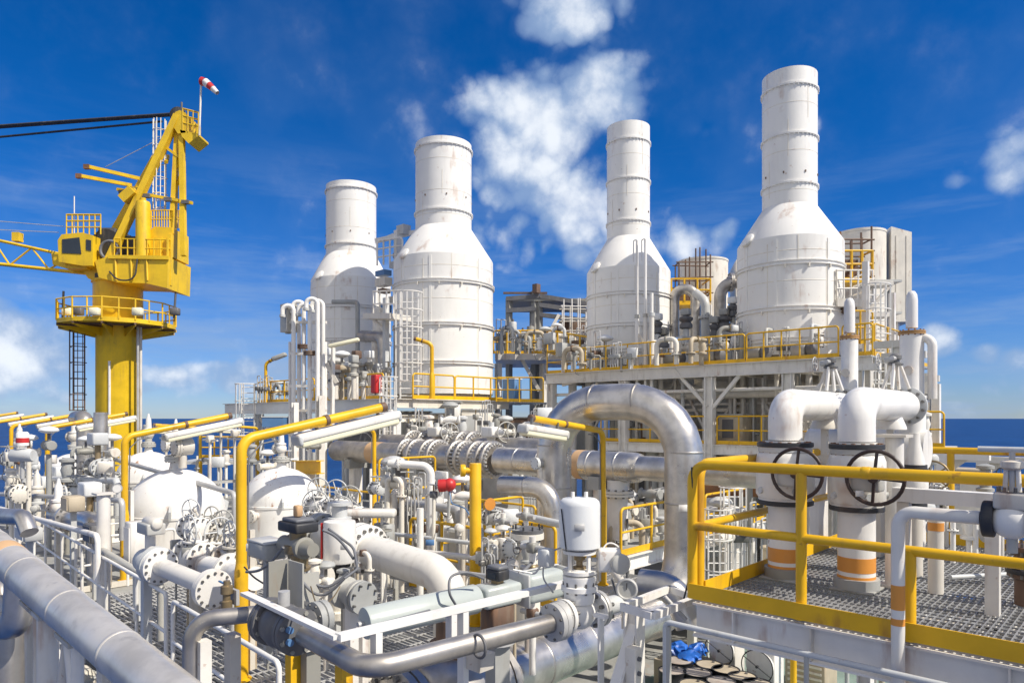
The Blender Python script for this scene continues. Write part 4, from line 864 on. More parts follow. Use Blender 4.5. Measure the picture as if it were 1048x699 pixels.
for i in range(2):
    v = TV+random.uniform(.5, 2.2); z = [.6,.95,.2,-.35,1.1,-1.8,-2.4,-3.0,-3.8][i]; a = uof(575+random.randint(0, 60), v); b_ = uof(780+random.randint(0, 110), v)
    pipe(f'{["thin","thick","grey"][i%3]} horizontal pipe in the shade under the turbine deck, {ORD[i]} from the top' , [W(a, v, z), W(b_, v, z), W(b_, v+.2, z-1.2)], [.06,.15,.1][i%3], ['white','cream','lgrey'][i%3], .2, n=10, group='horizontal pipes under the turbine deck')
t = thing('machine_hall', 'cream panelled enclosure filling the space under the turbine deck', 'enclosure', W(13, TV+5.2, ZF))
part(t, 'wall_panels', MB().bx(TU1+.6, TU0-1.2, TV+5.2, TV+8, ZF, ZT-.14), 'cream')
for k in range(4): part(t, 'wall_door', MB().bx(TU1+1.3+k*3.15, TU1+1.9+k*3.15, TV+5.14, TV+5.19, ZM+.02, ZM+1.9), ['grey','beige','lgrey','brown'][k])
fr_ = thing('inner_steelwork', 'open white steelwork with diagonals deep under the turbine deck', 'steel frame', W(13, TV+2.2, ZF))
for k in range(9):
    u = TU1+.5+k*1.6
    part(fr_, 'column', MB().ibeam(W(u, TV+2.2, ZF), W(u, TV+2.2, ZT-.08), .2, .2, .02), 'white')
    if k < 8: part(fr_, 'brace', MB().bar(W(u, TV+2.1, (ZM, ZT-.2)[k % 2]), W(u+1.6, TV+2.1, (ZT-.2, ZM)[k % 2]), .1), 'white')
for zz in (.35, 1.3): part(fr_, 'beam', MB().bar(W(TU1+.3, TV+2.3, zz), W(TU0-.8, TV+2.3, zz), .12, .14), 'cream')
for i in range(18):
    v = TV+random.uniform(.45, 3.2); c = PV(590+i*16+random.uniform(-5, 5), 428, v)
    pipe(f'slim white upright line along the front of the lower gallery, {ORD[i]} from the left', [setz(c, ZM-1.5), setz(c, ZT-.5)], random.choice([.045,.06,.08,.11]), ['clean','white','cream','lgrey'][i % 4], n=8, group='slim upright lines under the turbine deck', fl=[(setz(c, random.uniform(-.5, 1.2)), Z)] if i % 2 else (), nb=6)
t = thing('hot_pipe', 'rust brown horizontal pipe low behind the left platform post', 'pipe', PV(722, 503, 22)); part(t, 'wall', MB().tube(PV(722, 500, 21), PV(790, 498, 21), .3, 16), 'rustm'); part(t, 'support', MB().bar(PV(750, 506, 21), setz(PV(750, 506, 21), ZF), .2), 'grey')
# machinery on the turbine deck
random.seed(5)
for i, px in enumerate((585,598,612,622,676,690,703,716,730,742,752,776,790,805,822,838)):
    v = TV+random.uniform(.6, 1.6); c = setz(PV(px, 400, v), ZT); k = i % 3
    if k == 0: gatevalve(f'small valve on an upright pipe on the turbine deck, {ORD[i//3]} from the left', c+Z*.8, Z, .12, up=-V, wr=.22, group='small deck valves'); 
    elif k == 1: instrument(f'field instrument standing on the turbine deck, {ORD[i//3]} from the left', c, random.uniform(.8, 1.5), random.choice([0,2]), 'lgrey', 'instruments on the turbine deck')
    else:
        t = thing('lube_pump', f'small grey pump set on the turbine deck, {ORD[i//3]} from the left', 'pump', c, 'pump sets on the turbine deck'); part(t, 'motor', MB().lathe(c+Z*.4+U*.4, -U, [(.2,0),(.24,.04),(.24,.5),(.14,.54)], 14), 'grey'); part(t, 'pump_casing', MB().lathe(c+Z*.4-U*.15, -U, [(.14,0),(.26,.05),(.26,.25),(.12,.35)], 14), 'darkgrey'); part(t, 'base_frame', MB().box(c+Z*.07, 1.1, .4, .14), 'beige'); part(t, 'riser', MB().path([c+Z*.5-U*.3, c+Z*1.3-U*.3, c+Z*1.3-U*.3+V*1], .07, .15, 10), 'lgrey')
# two thin vent poles in front of stack 3
for i, (px, y, r) in enumerate(((652,246,.075),(660.5,245,.075),(667,300,.09))):
    q = PV(px, y, TV+.3); t = thing('vent_pole', ['left thin white vent pole in front of the streaked stack','right thin white vent pole in front of the streaked stack','shorter white pole just right of the two vent poles'][i], 'vent pole', setz(q, ZT))
    part(t, 'pole', MB().tube(setz(q, ZT-1.3), q, r*.8, 10), 'clean'); part(t, 'lower_sleeve', MB().tube(setz(q, ZT-.1), setz(q, 4.3), r*1.15, 10), 'clean')
    if i < 2: part(t, 'hook', MB().path([q-Z*.05, q+Z*.02, q-U*-.18*(1)+Z*.02, q+U*.18-Z*.9], .03, .06, 6), 'clean')
    part(t, 'collar', MB().tube(setz(q, 4.3), setz(q, 4.45), r*1.5, 10), 'lgrey')
t = thing('stay_brace', 'short white brace tying the vent poles to the deck', 'brace', PV(655, 346, TV+.3)); part(t, 'bar', MB().bar(PV(653, 342, TV+.3), PV(664, 358, TV+.5), .08), 'white')
# cream intake housings behind stacks 3 and 4
def intake(label, px0, px1, ytop, D, box, plat, bz):
    c = PD((px0+px1)/2, HY, D); r = (px1-px0)/2*D/F; zt = (HY-ytop)*D/F
    t = thing('intake_housing', label, 'housing', setz(c, ZT), 'cream intake housings')
    part(t, 'barrel', MB().lathe(setz(c, ZT), Z, [(r,0),(r,zt-ZT-.1),(r*1.02,zt-ZT-.1),(r*1.02,zt-ZT),(r*.95,zt-ZT+.02)], 36), 'cream')
    (bx0, bx1, by0) = box; a = PD(bx0, by0, D+1.0); b_ = PD(bx1, by0, D+1.0)
    part(t, 'box_duct', MB().prism([Vector((a.x, D-.6, bz)), Vector((b_.x, D-.6, bz)), Vector((b_.x, D-.6, a.z)), Vector((a.x, D-.6, a.z+.25))], Vector((.6, 3., 0))), 'cream')
    for k in range(2):
        x = a.x+(b_.x-a.x)*(k+.5)/2; part(t, 'panel_rib', MB().box(Vector((x, D-.61, (a.z+bz)/2)), .05, .03, a.z-bz-.3, Vector((1,0,0)), Vector((0,1,0))), 'cream')
    return t
t = intake('cream intake housing with round drum behind the tallest stack', 857, 904, 239, 31.5, (893, 913, 247), 0, 4.3)
for px in (893, 917): part(t, 'support_leg', MB().bar(PD(px, 330, 31.2), setz(PD(px, 330, 31.2), ZT), .22), 'white')
intake('cream intake housing with round drum between the two right stacks', 694, 744, 268, 37.5, (744, 760, 277), 0, ZT)
def scaffold(label, x0, x1, ylo, yhi, D, n, mat='brown', rows=4, dep=1.2, cat='scaffold'):
    t = thing('scaffold', label, cat, setz(PD(x0, ylo, D), PD(x0, ylo, D).z)); 
    for i in range(n):
        px = x0+(x1-x0)*i/max(1, n-1)
        for d in (0, dep): part(t, 'standard', MB().tube(PD(px, ylo, D)+Vector((0,d,0)), PD(px, yhi+random.uniform(-12, 8), D)+Vector((0,d,0)), .04, 6), mat)
    for k in range(rows):
        y = ylo+(yhi-ylo)*(k+.6)/rows
        for d in (0, dep): part(t, 'ledger', MB().tube(PD(x0-3, y, D)+Vector((0,d,0)), PD(x1+3, y+random.uniform(-1,1), D)+Vector((0,d,0)), .035, 6), mat)
        for px in (x0, x1): part(t, 'transom', MB().tube(PD(px, y, D), PD(px, y, D)+Vector((0,dep,0)), .035, 6), mat)
    return t
random.seed(11)
scaffold('rusty scaffold poles beside the cream housing at far right', 860, 892, 290, 240, 28.9, 4, 'brown', 4, .8)
scaffold('rusty scaffold poles before the cream housing between the right stacks', 695, 727, 310, 262, 35.2, 4, 'brown', 3, .8)
def yplat(label, x0, x1, yf, D, h=1.1, dep=1.6):
    a, b_ = PD(x0, yf, D), PD(x1, yf, D); t = thing('access_platform', label, 'platform', a)
    part(t, 'floor', MB().box((a+b_)/2+Vector((0, dep/2, -.1)), (b_-a).length, dep, .2, Vector((1,0,0)), Vector((0,1,0))), 'yellow')
    for hh in (.55, 1.1):
        part(t, 'rail', MB().tube(a+Z*hh, b_+Z*hh, .045, 6), 'yellow')
        for q in (a, b_): part(t, 'side_rail', MB().tube(q+Z*hh, q+Z*hh+Vector((0, dep, 0)), .04, 6), 'yellow')
    for k in range(4): part(t, 'post', MB().tube(a.lerp(b_, k/3), a.lerp(b_, k/3)+Z*1.12, .05, 6), 'yellow')
    for q in (a, b_): part(t, 'leg', MB().bar(q-Z*.2, setz(q, ZT), .14), 'white')
    part(t, 'screen', MB().box((a+b_)/2+Vector((0, dep-.1, .5)), (b_-a).length*.8, .1, .9, Vector((1,0,0)), Vector((0,1,0))), 'brown')
yplat('yellow railed platform high beside the cream housing at far right', 861, 893, 284, 28.6, dep=1.1)
yplat('yellow railed platform before the cream housing between the right stacks', 687, 727, 308, 34.8)
# white access platform and ladder tower right of stack 4
a, b_ = PD(856, 306, 26.6), PD(893, 306, 26.6)
t = thing('access_platform', 'white railed access platform on the right side of the tallest stack', 'platform', a)
part(t, 'floor', MB().box((a+b_)/2+Vector((0, .7, -.15)), (b_-a).length, 1.6, .3, Vector((1,0,0)), Vector((0,1,0))), 'white')
for hh in (.4, .75, 1.1):
    part(t, 'rail', MB().tube(a+Z*hh, b_+Z*hh, .035, 6), 'white'); part(t, 'rail', MB().tube(b_+Z*hh, b_+Z*hh+Vector((0,1.5,0)), .035, 6), 'white')
for k in range(6): part(t, 'post', MB().tube(a.lerp(b_, k/5), a.lerp(b_, k/5)+Z*1.12, .035, 6), 'white')
for px in (862, 890): part(t, 'knee_brace', MB().bar(PD(px, 308, 27), PD(px-10 if px<880 else px, 335, 27.8), .14), 'white')
part(t, 'under_lamp', MB().lathe(PD(868, 312, 26.9), -Z, [(.35,0),(.3,.25),(.1,.4)], 14), 'brown')
ladder('white caged ladder climbing to the access platform right of the tallest stack', PD(898, 428, 24.5), PD(898, 292, 24.5), .6, Vector((1,0,0)), 1.2, 'clean', .3, .035, Vector((-.3,-1,0)).normalized())
t = thing('ladder_tower', 'white steel ladder tower behind the upright vents at right', 'tower', PD(890, 428, 25.6))
for px in (886, 913):
    for d in (25.4, 27): part(t, 'column', MB().bar(PD(px, 455, d), PD(px, 268 if px < 900 else 300, d), .2), 'white')
for y in (290, 322, 356, 392, 425):
    part(t, 'beam', MB().bar(PD(886, y, 25.4), PD(913, y, 25.4), .16), 'white'); part(t, 'side_beam', MB().bar(PD(913, y, 25.4), PD(913, y, 27), .14), 'white'); part(t, 'landing', MB().box(PD(899, y+1, 26.2), 1.0, 1.4, .08, Vector((1,0,0)), Vector((0,1,0))), 'lgrey')
for y0, y1 in ((322, 290), (392, 356)): part(t, 'brace', MB().bar(PD(886, y0, 25.4), PD(913, y1, 25.4), .1), 'white')
railing('yellow guard rail segment on the ladder tower landing by the upright vent', PD(868, 352, 25.2), PD(893, 352, 25.2), 1.2, .035, 'yellow', .12, 2)
for i, (px, py, hh) in enumerate(((918, 470, 5.2), (925, 440, 3.8), (880, 470, 4.4), (940, 460, 2.6), (842, 470, 3.4))):
    c = PD(px, py, 20+i); t = thing('pipe_rack_post', f'white steel post among the pipework behind the elbow pipes, {ORD[i]} of five', 'post', setz(c, ZF), 'white posts behind the elbow pipes'); part(t, 'post', MB().ibeam(setz(c, ZF), setz(c, (HY-350-i*12)*(20+i)/F), .22, .22, .02), 'white'); part(t, 'cap_beam', MB().bar(setz(c, (HY-352-i*12)*(20+i)/F)-U*.6, setz(c, (HY-352-i*12)*(20+i)/F)+U*.6, .2), 'white')
# silver pipework between the right stacks
pipe('silver lagged elbow pipe rising behind the rail between the right stacks', [PD(690, 345, 33), PD(690, 296, 33), PD(690+22, 296, 32.6), PD(712, 345, 32.4)], .24, 'dull', .6, n=18, name='exhaust_pipe')
pipe('grey lagged pipe turning toward the tallest stack', [PD(737, 345, 32), PD(737, 290, 32), PD(775, 288, 31)], .27, 'dull', .6, n=18, name='exhaust_pipe', fl=[(PD(748, 289, 31.7), Vector((1,0,0)))])
pipe('pale lagged drop pipe below the yellow platform between the right stacks', [PD(722, 355, 31.5), PD(722, 308, 31.5), PD(712, 300, 32.2)], .2, 'lgrey', .5, n=16, name='exhaust_pipe', fl=[(PD(722, 325, 31.5), Z)])
for i, (px, y, r) in enumerate(((741,330,.3),(750,318,.22),(702,330,.28),(673,335,.2),(731,338,.2),(747,345,.35),(679,350,.25))):
    c = PD(px, y, 30.5); t = thing('silencer_can', f'dark grey valve cluster between the right stacks, {ORD[i]} of the group', 'valve', setz(c, ZT), 'valve clusters between the right stacks'); part(t, 'pipe', MB().tube(setz(c, ZT), c, r*.5, 10), 'lgrey'); part(t, 'body', MB().lathe(c, Z, [(r*.6,-.3),(r,-.25),(r,-.1),(r*.7,0),(r*1.1,.1),(r*1.1,.2),(r*.4,.3)], 14), 'darkgrey'); part(t, 'actuator', MB().cbox(c+Z*.45, .4, .3, .3, .05), 'bluegrey' if i % 2 else 'grey')
# ------------------------------------------------------------------ steel building frame between stacks 2 and 3
D0 = 42.
t = thing('steel_shelter', 'grey steel frame shelter with brown machinery between the middle stacks', 'shelter', PD(520, 425, D0))
for px, yt in ((521,305),(547,298),(552,304),(605,316)):
    for d in (0, 3.5): part(t, 'column', MB().bar(setz(PD(px, 425, D0)+Vector((0,d,0)), ZF), PD(px, yt, D0)+Vector((0,d,0)), .3), 'grey')
for a, b_ in (((518,306),(552,303)), ((518,318),(548,316)), ((552,303),(606,312)), ((552,312),(606,320)), ((552,322),(606,329))): part(t, 'beam', MB().bar(PD(*a, D0-.2), PD(*b_, D0-.2), .2, .26), 'darkgrey')
part(t, 'crane_rail', MB().bar(PD(515, 300, D0), PD(560, 300, D0), .12), 'brown'); part(t, 'hoist_mast', MB().bar(PD(549, 300, D0-.4), PD(549, 291, D0-.4), .35), 'brown')
part(t, 'brace', MB().bar(PD(556, 352, D0-.3), PD(572, 322, D0-.3), .18), 'cream')
part(t, 'roof', MB().box(PD(560, 313, D0+2), 5.0, 4.5, .15, Vector((1,0,0)), Vector((0,1,0))), 'grey')
t = thing('compressor', 'brown machinery inside the grey steel shelter', 'machinery', PD(580, 365, D0+1))
for px, y, s_ in ((565,345,1.2),(585,340,1.4),(598,350,1.),(572,357,1.1)): part(t, 'casing', MB().cbox(PD(px, y, D0+1.6), s_*1.2, 1.2, s_, .12, 2, Vector((1,0,0)), Vector((0,1,0))), 'brown' if px != 598 else 'darkgrey')
part(t, 'rotor_casing', MB().lathe(PD(560, 352, D0+.6), Vector((1,0,0)), [(.5,0),(.7,.2),(.7,1.6),(.5,1.9)], 18), 'beige'); part(t, 'skid_base', MB().box(PD(578, 366, D0+1.4), 3.4, 2., .4, Vector((1,0,0)), Vector((0,1,0))), 'grey')
a, b_ = PD(505, 362, D0-3), PD(560, 362, D0-3)
struct('shelter_deck', MB().box((a+b_)/2+Vector((.8, 2.6, -.2)), (b_-a).length+1.4, 6, .35, Vector((1,0,0)), Vector((0,1,0))), 'white')
for px in (510, 556): 
    c = PD(px, 372, D0-2.8); solo('deck_column', MB().ibeam(setz(c, ZF), c, .3, .3, .03), 'white', ['white column under the left end of the shelter deck','white column under the right end of the shelter deck'][px > 530], 'column')
solo('deck_brace', MB().bar(PD(533, 366, D0-3), PD(552, 400, D0-3), .2), 'white', 'slanting white brace below the shelter deck', 'brace')
railing('yellow guard rail in front of the grey steel shelter', a, b_, 1.3, .05, 'yellow', .15, 4)
railing('yellow guard rail right of the grey steel shelter, joining the turbine deck', b_+Z*.02, PD(606, 372, D0-7), 1.3, .05, 'yellow', .15, 4)
for i, px in enumerate((512, 518, 525, 535, 543)):
    c = PD(px, 361, D0-2.3); t = thing('gas_bottle', f'upright cylinder with cross pipe behind the shelter rail, {ORD[i]} from the left', 'cylinder', c, 'upright cylinders at the shelter'); part(t, 'shell', MB().lathe(c, Z, [(.2,0),(.22,.05),(.22,1.2+.25*(i%3)),(.2,1.25+.25*(i%3))], 14), ['sblue','grey','lgrey'][i % 3]); part(t, 'cap', MB().tube(c+Z*(1.2+.25*(i%3)), c+Z*(1.42+.25*(i%3)), .06, 8), 'darkgrey'); part(t, 'cross_pipe', MB().tube(c+Z*1.1-Vector((.25,.24,0)), c+Z*1.1+Vector((.25,-.24,0)), .05, 8), 'white')
scaffold('white lattice stair tower beside the streaked stack', 577, 602, 372, 308, 39, 4, 'white', 5, 1.2, 'stair tower')
# ------------------------------------------------------------------ stack deck (stacks 1 and 2)
LU = 23.7; LV0 = 18.0; LV1 = 24.9
m = MB()
for k in range(56): m.bx(LU+.1, 40, LV0+.12+k*.21, LV0+.23+k*.21, ZL-.06, ZL-.004)
for k in range(10): m.bx(LU+.15+k*1.75, LU+.22+k*1.75, LV0+.12, 29.8, ZL-.08, ZL-.03)
struct('stack_deck', m, 'lgrey')
t = thing('deck_truss', 'white steel frame under the deck of the two left stacks', 'steel frame', W(LU, LV0, ZF))
part(t, 'edge_beam', MB().ibeam(W(LU, LV0+.0, ZL-.2), W(LU, LV1, ZL-.2), .3, .4, .03), 'white')
part(t, 'edge_beam', MB().ibeam(W(LU+.2, LV0, ZL-.3), W(40, LV0, ZL-.3), .3, .6, .03), 'bluegrey')  # grey-blue shade of this left face put into the beam colour
part(t, 'second_beam', MB().ibeam(W(LU+.15, LV0+.2, ZL-.85), W(LU+.15, LV1, ZL-.85), .24, .3, .03), 'cream')
for u in (LU+.2, 27.5, 31.5, 36): part(t, 'column', MB().ibeam(W(u, LV0+.1, ZF), W(u, LV0+.1, ZL-.61), .36, .36, .03), 'bluegrey')
for v in (20.3, 22.6, 24.6): part(t, 'column', MB().ibeam(W(LU+.3, v, ZF), W(LU+.3, v, ZL-1.0), .32, .32, .03), 'cream')
for a, b_ in ((LU+.2, 27.5), (31.5, 27.5), (31.5, 36)): part(t, 'brace', MB().bar(W(a, LV0+.1, -3.2), W(b_, LV0+.1, ZL-.7), .16), 'white')
lab = ['yellow guard rail at the left of the stack deck, below the gooseneck vents','yellow guard rail on the stack deck between the gooseneck vents and red box','yellow guard rail in front of the broad stack, left half','yellow guard rail in front of the broad stack, right half']
railing(lab[0], W(36, LV0, ZL), W(30.2, LV0, ZL), 1.1, .038, 'yellow', .14, 4)
railing(lab[1], W(30, LV0, ZL), W(24.6, LV0, ZL), 1.1, .038, 'yellow', .14, 4)
railing(lab[2], W(LU, LV0+.9, ZL), W(LU, 21.3, ZL), 1.1, .04, 'yellow', .16, 2)
railing(lab[3], W(LU, 21.35, ZL), W(LU, 24.8, ZL), 1.1, .04, 'yellow', .16, 3)
# items on the stack deck
def LP(px, v_or_D, z=None): return setz(PD(px, HY, v_or_D), ZL if z is None else z)
ladder('white caged ladder on the left flank of the broad stack', setz(PD(419, 428, 30.9), ZL), PD(419, 300, 30.9), .8, Vector((1,0,0)), .8, 'clean', .32, .045, Vector((0,-1,0)))
ladder('short white ladder at the deck edge beside the red box', setz(PD(398, 428, 29.2), -2.5), PD(398, 386, 29.2), .5, Vector((1,0,0)), 1.0, 'clean', .3, .035, Vector((0,-1,0)))
ladder('white caged ladder at the far left end of the stack deck', setz(PD(254, 428, 37), -1.5), PD(254, 393, 37), .7, Vector((1,0,0)), .6, 'clean', .3, .04, Vector((-.5,-1,0)).normalized())
a, b_ = PD(382, 322, 33), PD(410, 322, 31.5)
t = thing('access_platform', 'small white railed platform between the two left stacks', 'platform', a)
part(t, 'floor', MB().box((a+b_)/2-Z*.12, (b_-a).length, 1.2, .25, (b_-a).normalized()), 'white')
for hh in (.5, 1.1): part(t, 'rail', MB().tube(a+Z*hh, b_+Z*hh, .04, 6), 'white')
for k in range(5): part(t, 'post', MB().tube(a.lerp(b_, k/4), a.lerp(b_, k/4)+Z*1.12, .04, 6), 'white')
part(t, 'knee_brace', MB().bar(a-Z*.2, PD(400, 345, 32.6), .12), 'white'); part(t, 'mast', MB().bar(PD(395, 425, 32.5), PD(395, 305, 32.5), .22), 'lgrey')
t = thing('davit', 'white davit arm with rusty head behind the two left stacks', 'davit', setz(PD(407, 300, 37), ZL))
part(t, 'post', MB().bar(setz(PD(407, 300, 37), ZL), PD(407, 236, 37), .3), 'white'); part(t, 'arm', MB().bar(PD(384, 247, 37), PD(424, 238, 37), .22), 'white'); part(t, 'head_block', MB().box(PD(413, 236, 37), .6, .5, .5), 'lgrey'); part(t, 'stay', MB().bar(PD(387, 247, 37), PD(403, 240, 37), .12), 'white')
for i in range(7): part(t, 'side_module', MB().box(PD(400+random.uniform(-9, 9), 262+i*9, 37+random.uniform(-.4,.5)), random.uniform(.4,.9), .5, random.uniform(.2,.5)), ['brown','lgrey','sblue','white'][i % 4])
railing('white guard rail on the high landing behind the two left stacks', PD(386, 272, 36.6), PD(412, 268, 36.6), 1.3, .05, 'white', 0, 4, 2, 'white guard rails')
# gooseneck vents
for i, (px, y, D) in enumerate(((300.5, 313, 27), (306, 330, 27.4), (311, 309, 27.2), (317, 312, 26.6), (325, 306, 26.4), (330.5, 308, 26.8))):
    q = PD(px, y, D); d = Vector((-1, -.1, 0)); top = q-Z*0
    t = thing('vent_pipe', f'tall white gooseneck vent pipe, {ORD[i]} from the left of the bunch of six', 'vent', setz(q, ZL-3), 'tall white gooseneck vents')
    part(t, 'pipe_wall', MB().path([setz(q, ZL-5), top, top+d*.42, top+d*.42-Z*.45], .085, .2, 14), 'clean')
    part(t, 'outlet_rim', MB().tube(top+d*.42-Z*.45, top+d*.42-Z*.35, .115, 12), 'lgrey')
    if i in (2, 3): part(t, 'flange', MB().flange(setz(q, q.z-1.55-.1*i), Z, .24, .06, 8, .02), ['brown', 'rustm'])
t = thing('vent_rack', 'white rack with side platform holding the gooseneck vents', 'pipe rack', setz(PD(315, 428, 26.9), ZF))
for px in (297, 333): part(t, 'upright', MB().bar(setz(PD(px, 428, 27.3), ZF), PD(px, 350, 27.6), .1), 'white')
for y in (330, 362, 395, 420, 445): part(t, 'cross_bar', MB().bar(PD(296, y, 27.2), PD(334, y, 26.9), .12, .1), 'white')
part(t, 'brace', MB().bar(PD(334, 372, 27), PD(345, 392, 27), .14), 'white'); part(t, 'side_cage', MB().box(PD(296, 326, 27.4), .5, .5, 1.1), 'lgrey')
part(t, 'front_column', MB().ibeam(setz(PD(302, 428, 26.5), ZF), PD(302, 412, 26.5), .2, .2, .02), 'white')
part(t, 'front_column', MB().ibeam(setz(PD(328, 428, 26.2), ZF), PD(328, 405, 26.2), .24, .22, .02), 'white')
# pipes and valves by stack 1
pipe('dark pipe frame down the front of the leftmost stack', [PD(340, 309, 37.6), PD(366, 309, 37.4), PD(366, 395, 37.2)], .12, 'grey', .2, n=10)
pipe('silver lagged stub pipe beside the leftmost stack', [PD(371, 344, 36), PD(392, 345, 34.5), PD(394, 385, 34.5)], .3, 'dull', .4, n=16)
pipe('white lagged downcomer right of the leftmost stack', [PD(388, 318, 36), PD(386, 360, 35), PD(386, 405, 35)], .32, 'white', .8, n=16)
random.seed(8)
for i, px in enumerate((338, 346, 353, 358, 365, 372, 378, 343, 362)):
    c = LP(px, 31+random.uniform(-1, 2.5)); h = random.uniform(.9, 2.0); r = random.uniform(.15, .3)
    t = thing('process_valve', f'valve assembly at the foot of the leftmost stack, {ORD[i]} of nine', 'valve', c, 'valves at the leftmost stack'); part(t, 'pipe', MB().tube(c, c+Z*h, r*.5, 10), 'white'); part(t, 'body', MB().lathe(c+Z*h*.6, Z, [(r*.5,0),(r,.05),(r,.15),(r*.6,.2),(r*.7,.4),(r,.45),(r,.55),(r*.3,.6)], 14), ['grey','darkgrey','lgrey'][i % 3]); part(t, 'top_works', MB().cbox(c+Z*(h+.15), .35, .35, .35, .05), ['bluegrey','brown','grey'][i % 3])
t = thing('fire_box', 'red fire box on the rail beside the broad stack', 'fire box', PD(385, 403, 29.4)); c = PD(385, 393, 29.4); part(t, 'cabinet', MB().cbox(c, .36, .3, .78, .03), 'red'); part(t, 'door', MB().box(c-V*.16, .28, .02, .66), 'red')
t = thing('tool_locker', 'pale blue cabinet at the right end of the stack deck rail', 'cabinet', LP(523, 33)); c = setz(PD(524, 400, 33), ZL+.5); part(t, 'housing', MB().cbox(c, .8, .5, 1.0, .03), 'sblue'); part(t, 'lid', MB().box(c+Z*.52, .84, .54, .05), 'bluegrey')
t = thing('cargo_box', 'small blue container hut under the stack deck at the left', 'container', PD(282, 440, 33)); c = PD(282, 432, 33); part(t, 'body', MB().box(c, 1.0, .8, .45, Vector((1,0,0)), Vector((0,1,0))), 'sblue'); part(t, 'roof', MB().box(c+Z*.25, 1.05, .85, .04, Vector((1,0,0)), Vector((0,1,0))), 'lgrey'); part(t, 'stand', MB().box(c-Z*.35, .8, .6, .25, Vector((1,0,0)), Vector((0,1,0))), 'white')
# lamps on the stack deck
def lamppost(label, foot, h, reach, d, r=.07, fix=1.5, tilt=.2, side=None, lower=.42, mat='yellow', group='yellow lamp posts', over=.25, drop=.17, fw=.25, gland=True):
    d = d.normalized(); top = foot+Z*h; tip = top+d*reach+Z*reach*tilt
    t = thing('lamp_post', label, 'lamp post', foot, group)
    part(t, 'lower_pole', MB().lathe(foot, Z, [(r*1.9, 0), (r*1.9, .02), (r*1.28, .021), (r*1.28, h*lower), (r, h*lower+.12)], 16), mat)
    part(t, 'pole_arm', MB().path([foot+Z*h*lower, top, tip], r, r*3.2, 16, seg=9), mat)
    part(t, 'arm_clamp', MB().lathe(top.lerp(tip, .55)-(tip-top).normalized()*.03, tip-top, [(r*1.18,0),(r*1.18,.06)], 14), 'brown')
    part(t, 'arm_cap', MB().lathe(tip, tip-top, [(r*1.1,-.09),(r*1.1,0),(r*.6,.015)], 14), 'brown')
    if fix:
        sd = side or d.cross(Z)*-1; ax = (tip-top).normalized(); n_ = sd.cross(ax).normalized(); n_ = n_ if n_.z > 0 else -n_
        c = tip+ax*(over-fix/2)-n_*drop+sd*fw*.2
        f = part(t, 'light_fitting', MB().cbox(c, fix, fw, fw*.5, fw*.12, 2, ax, sd, n_), 'clean')
        part(f, 'diffuser', MB().cbox(c-n_*fw*.34, fix*.96, fw*.86, fw*.5, fw*.15, 3, ax, sd, n_), 'lens')
        for k in (-1, 1): part(f, 'end_cap', MB().cbox(c+ax*k*(fix/2-.03)-n_*fw*.12, .07, fw*1.04, fw*.62, fw*.12, 2, ax, sd, n_), 'lgrey')
        for k in (-.3, .3): part(f, 'fixing_clip', MB().bar(c+ax*fix*k, c+ax*fix*k+n_*drop, .03, .05), 'bolt')
    if gland:
        q = top-Z*.25; part(t, 'cable_loop', MB().path([foot+Z*h*.45+d*r*1.2, q+d*.1, top+d*.28-Z*.02+Z*.28*tilt-Z*.1, top+d*.5+Z*.5*tilt-Z*.12], .012, .1, 6), 'hose')
        part(t, 'conduit', MB().bar(foot+Z*.1+d*r*2.1, foot+Z*h*.62+d*r*2.1, .07, .05), 'white')
    return t
lp = setz(PD(442, 428, 29.4), ZL)
lamppost('yellow lamp post on the stack deck, its arm reaching before the caged ladder', lp, PD(442, 352, 29.4).z-ZL, .75, Vector((-1,-.1,0)), .085, 0, .3, gland=False)
lp = setz(PD(272, 428, 36.5), ZL); h_ = PD(272, 372, 36.5).z-ZL
t = lamppost('thin yellow lamp post with grey floodlight head at the left end of the stack deck', lp, h_, .45, Vector((1,-.2,0)), .08, 0, .5, gland=False)
part(t, 'floodlight_head', MB().cbox(lp+Z*(h_+.35)+Vector((.75,-.1,0)), .75, .4, .2, .05, 2, Vector((.93,0,.36)), Vector((0,1,0)), Vector((-.36,0,.93))), 'grey')
lp = setz(PD(340, 428, 27), ZL-1.2); tip = PD(352, 351, 26.5)
t = thing('light_fitting', 'white strip light fitting on a white post right of the gooseneck vents', 'light', lp); part(t, 'post', MB().bar(lp, PD(341, 356, 27), .12), 'white'); part(t, 'housing', MB().cbox(tip, 1.2, .25, .14, .04, 2, Vector((.97,0,.22)), Vector((0,1,0)), Vector((-.22,0,.97))), 'lens')
# ------------------------------------------------------------------ process deck
grating('process_deck_grating', 7.6, 15.2, 3.9, 13.2, ZA, .3, .09, 'u', .02, .035)
struct('process_deck_plate', MB().bx(15.2, 31, 3.9, 17.5, ZA-.06, ZA-.005), 'floor')
struct('process_deck_plate_far', MB().bx(9.3, 23.4, 17.51, 23.5, ZA-.06, ZA-.005), 'floor')
struct('process_deck_plate_mid', MB().bx(9.3, 15.19, 13.22, 17.5, ZA-.06, ZA-.005), 'floor')
t = thing('deck_truss', 'white steel beams under the grated process deck at lower left', 'steel frame', W(7.6, 3.9, ZF))
for a, b_ in ((W(7.55, 3.85, ZA-.2), W(7.55, 13.2, ZA-.2)), (W(7.55, 3.8, ZA-.2), W(31, 3.8, ZA-.2))): part(t, 'edge_beam', MB().ibeam(a, b_, .2, .34, .02), 'white')
for k in range(5): part(t, 'floor_beam', MB().ibeam(W(9+k*1.5, 4, ZA-.2), W(9+k*1.5, 13.2, ZA-.2), .14, .3, .02), 'lgrey')
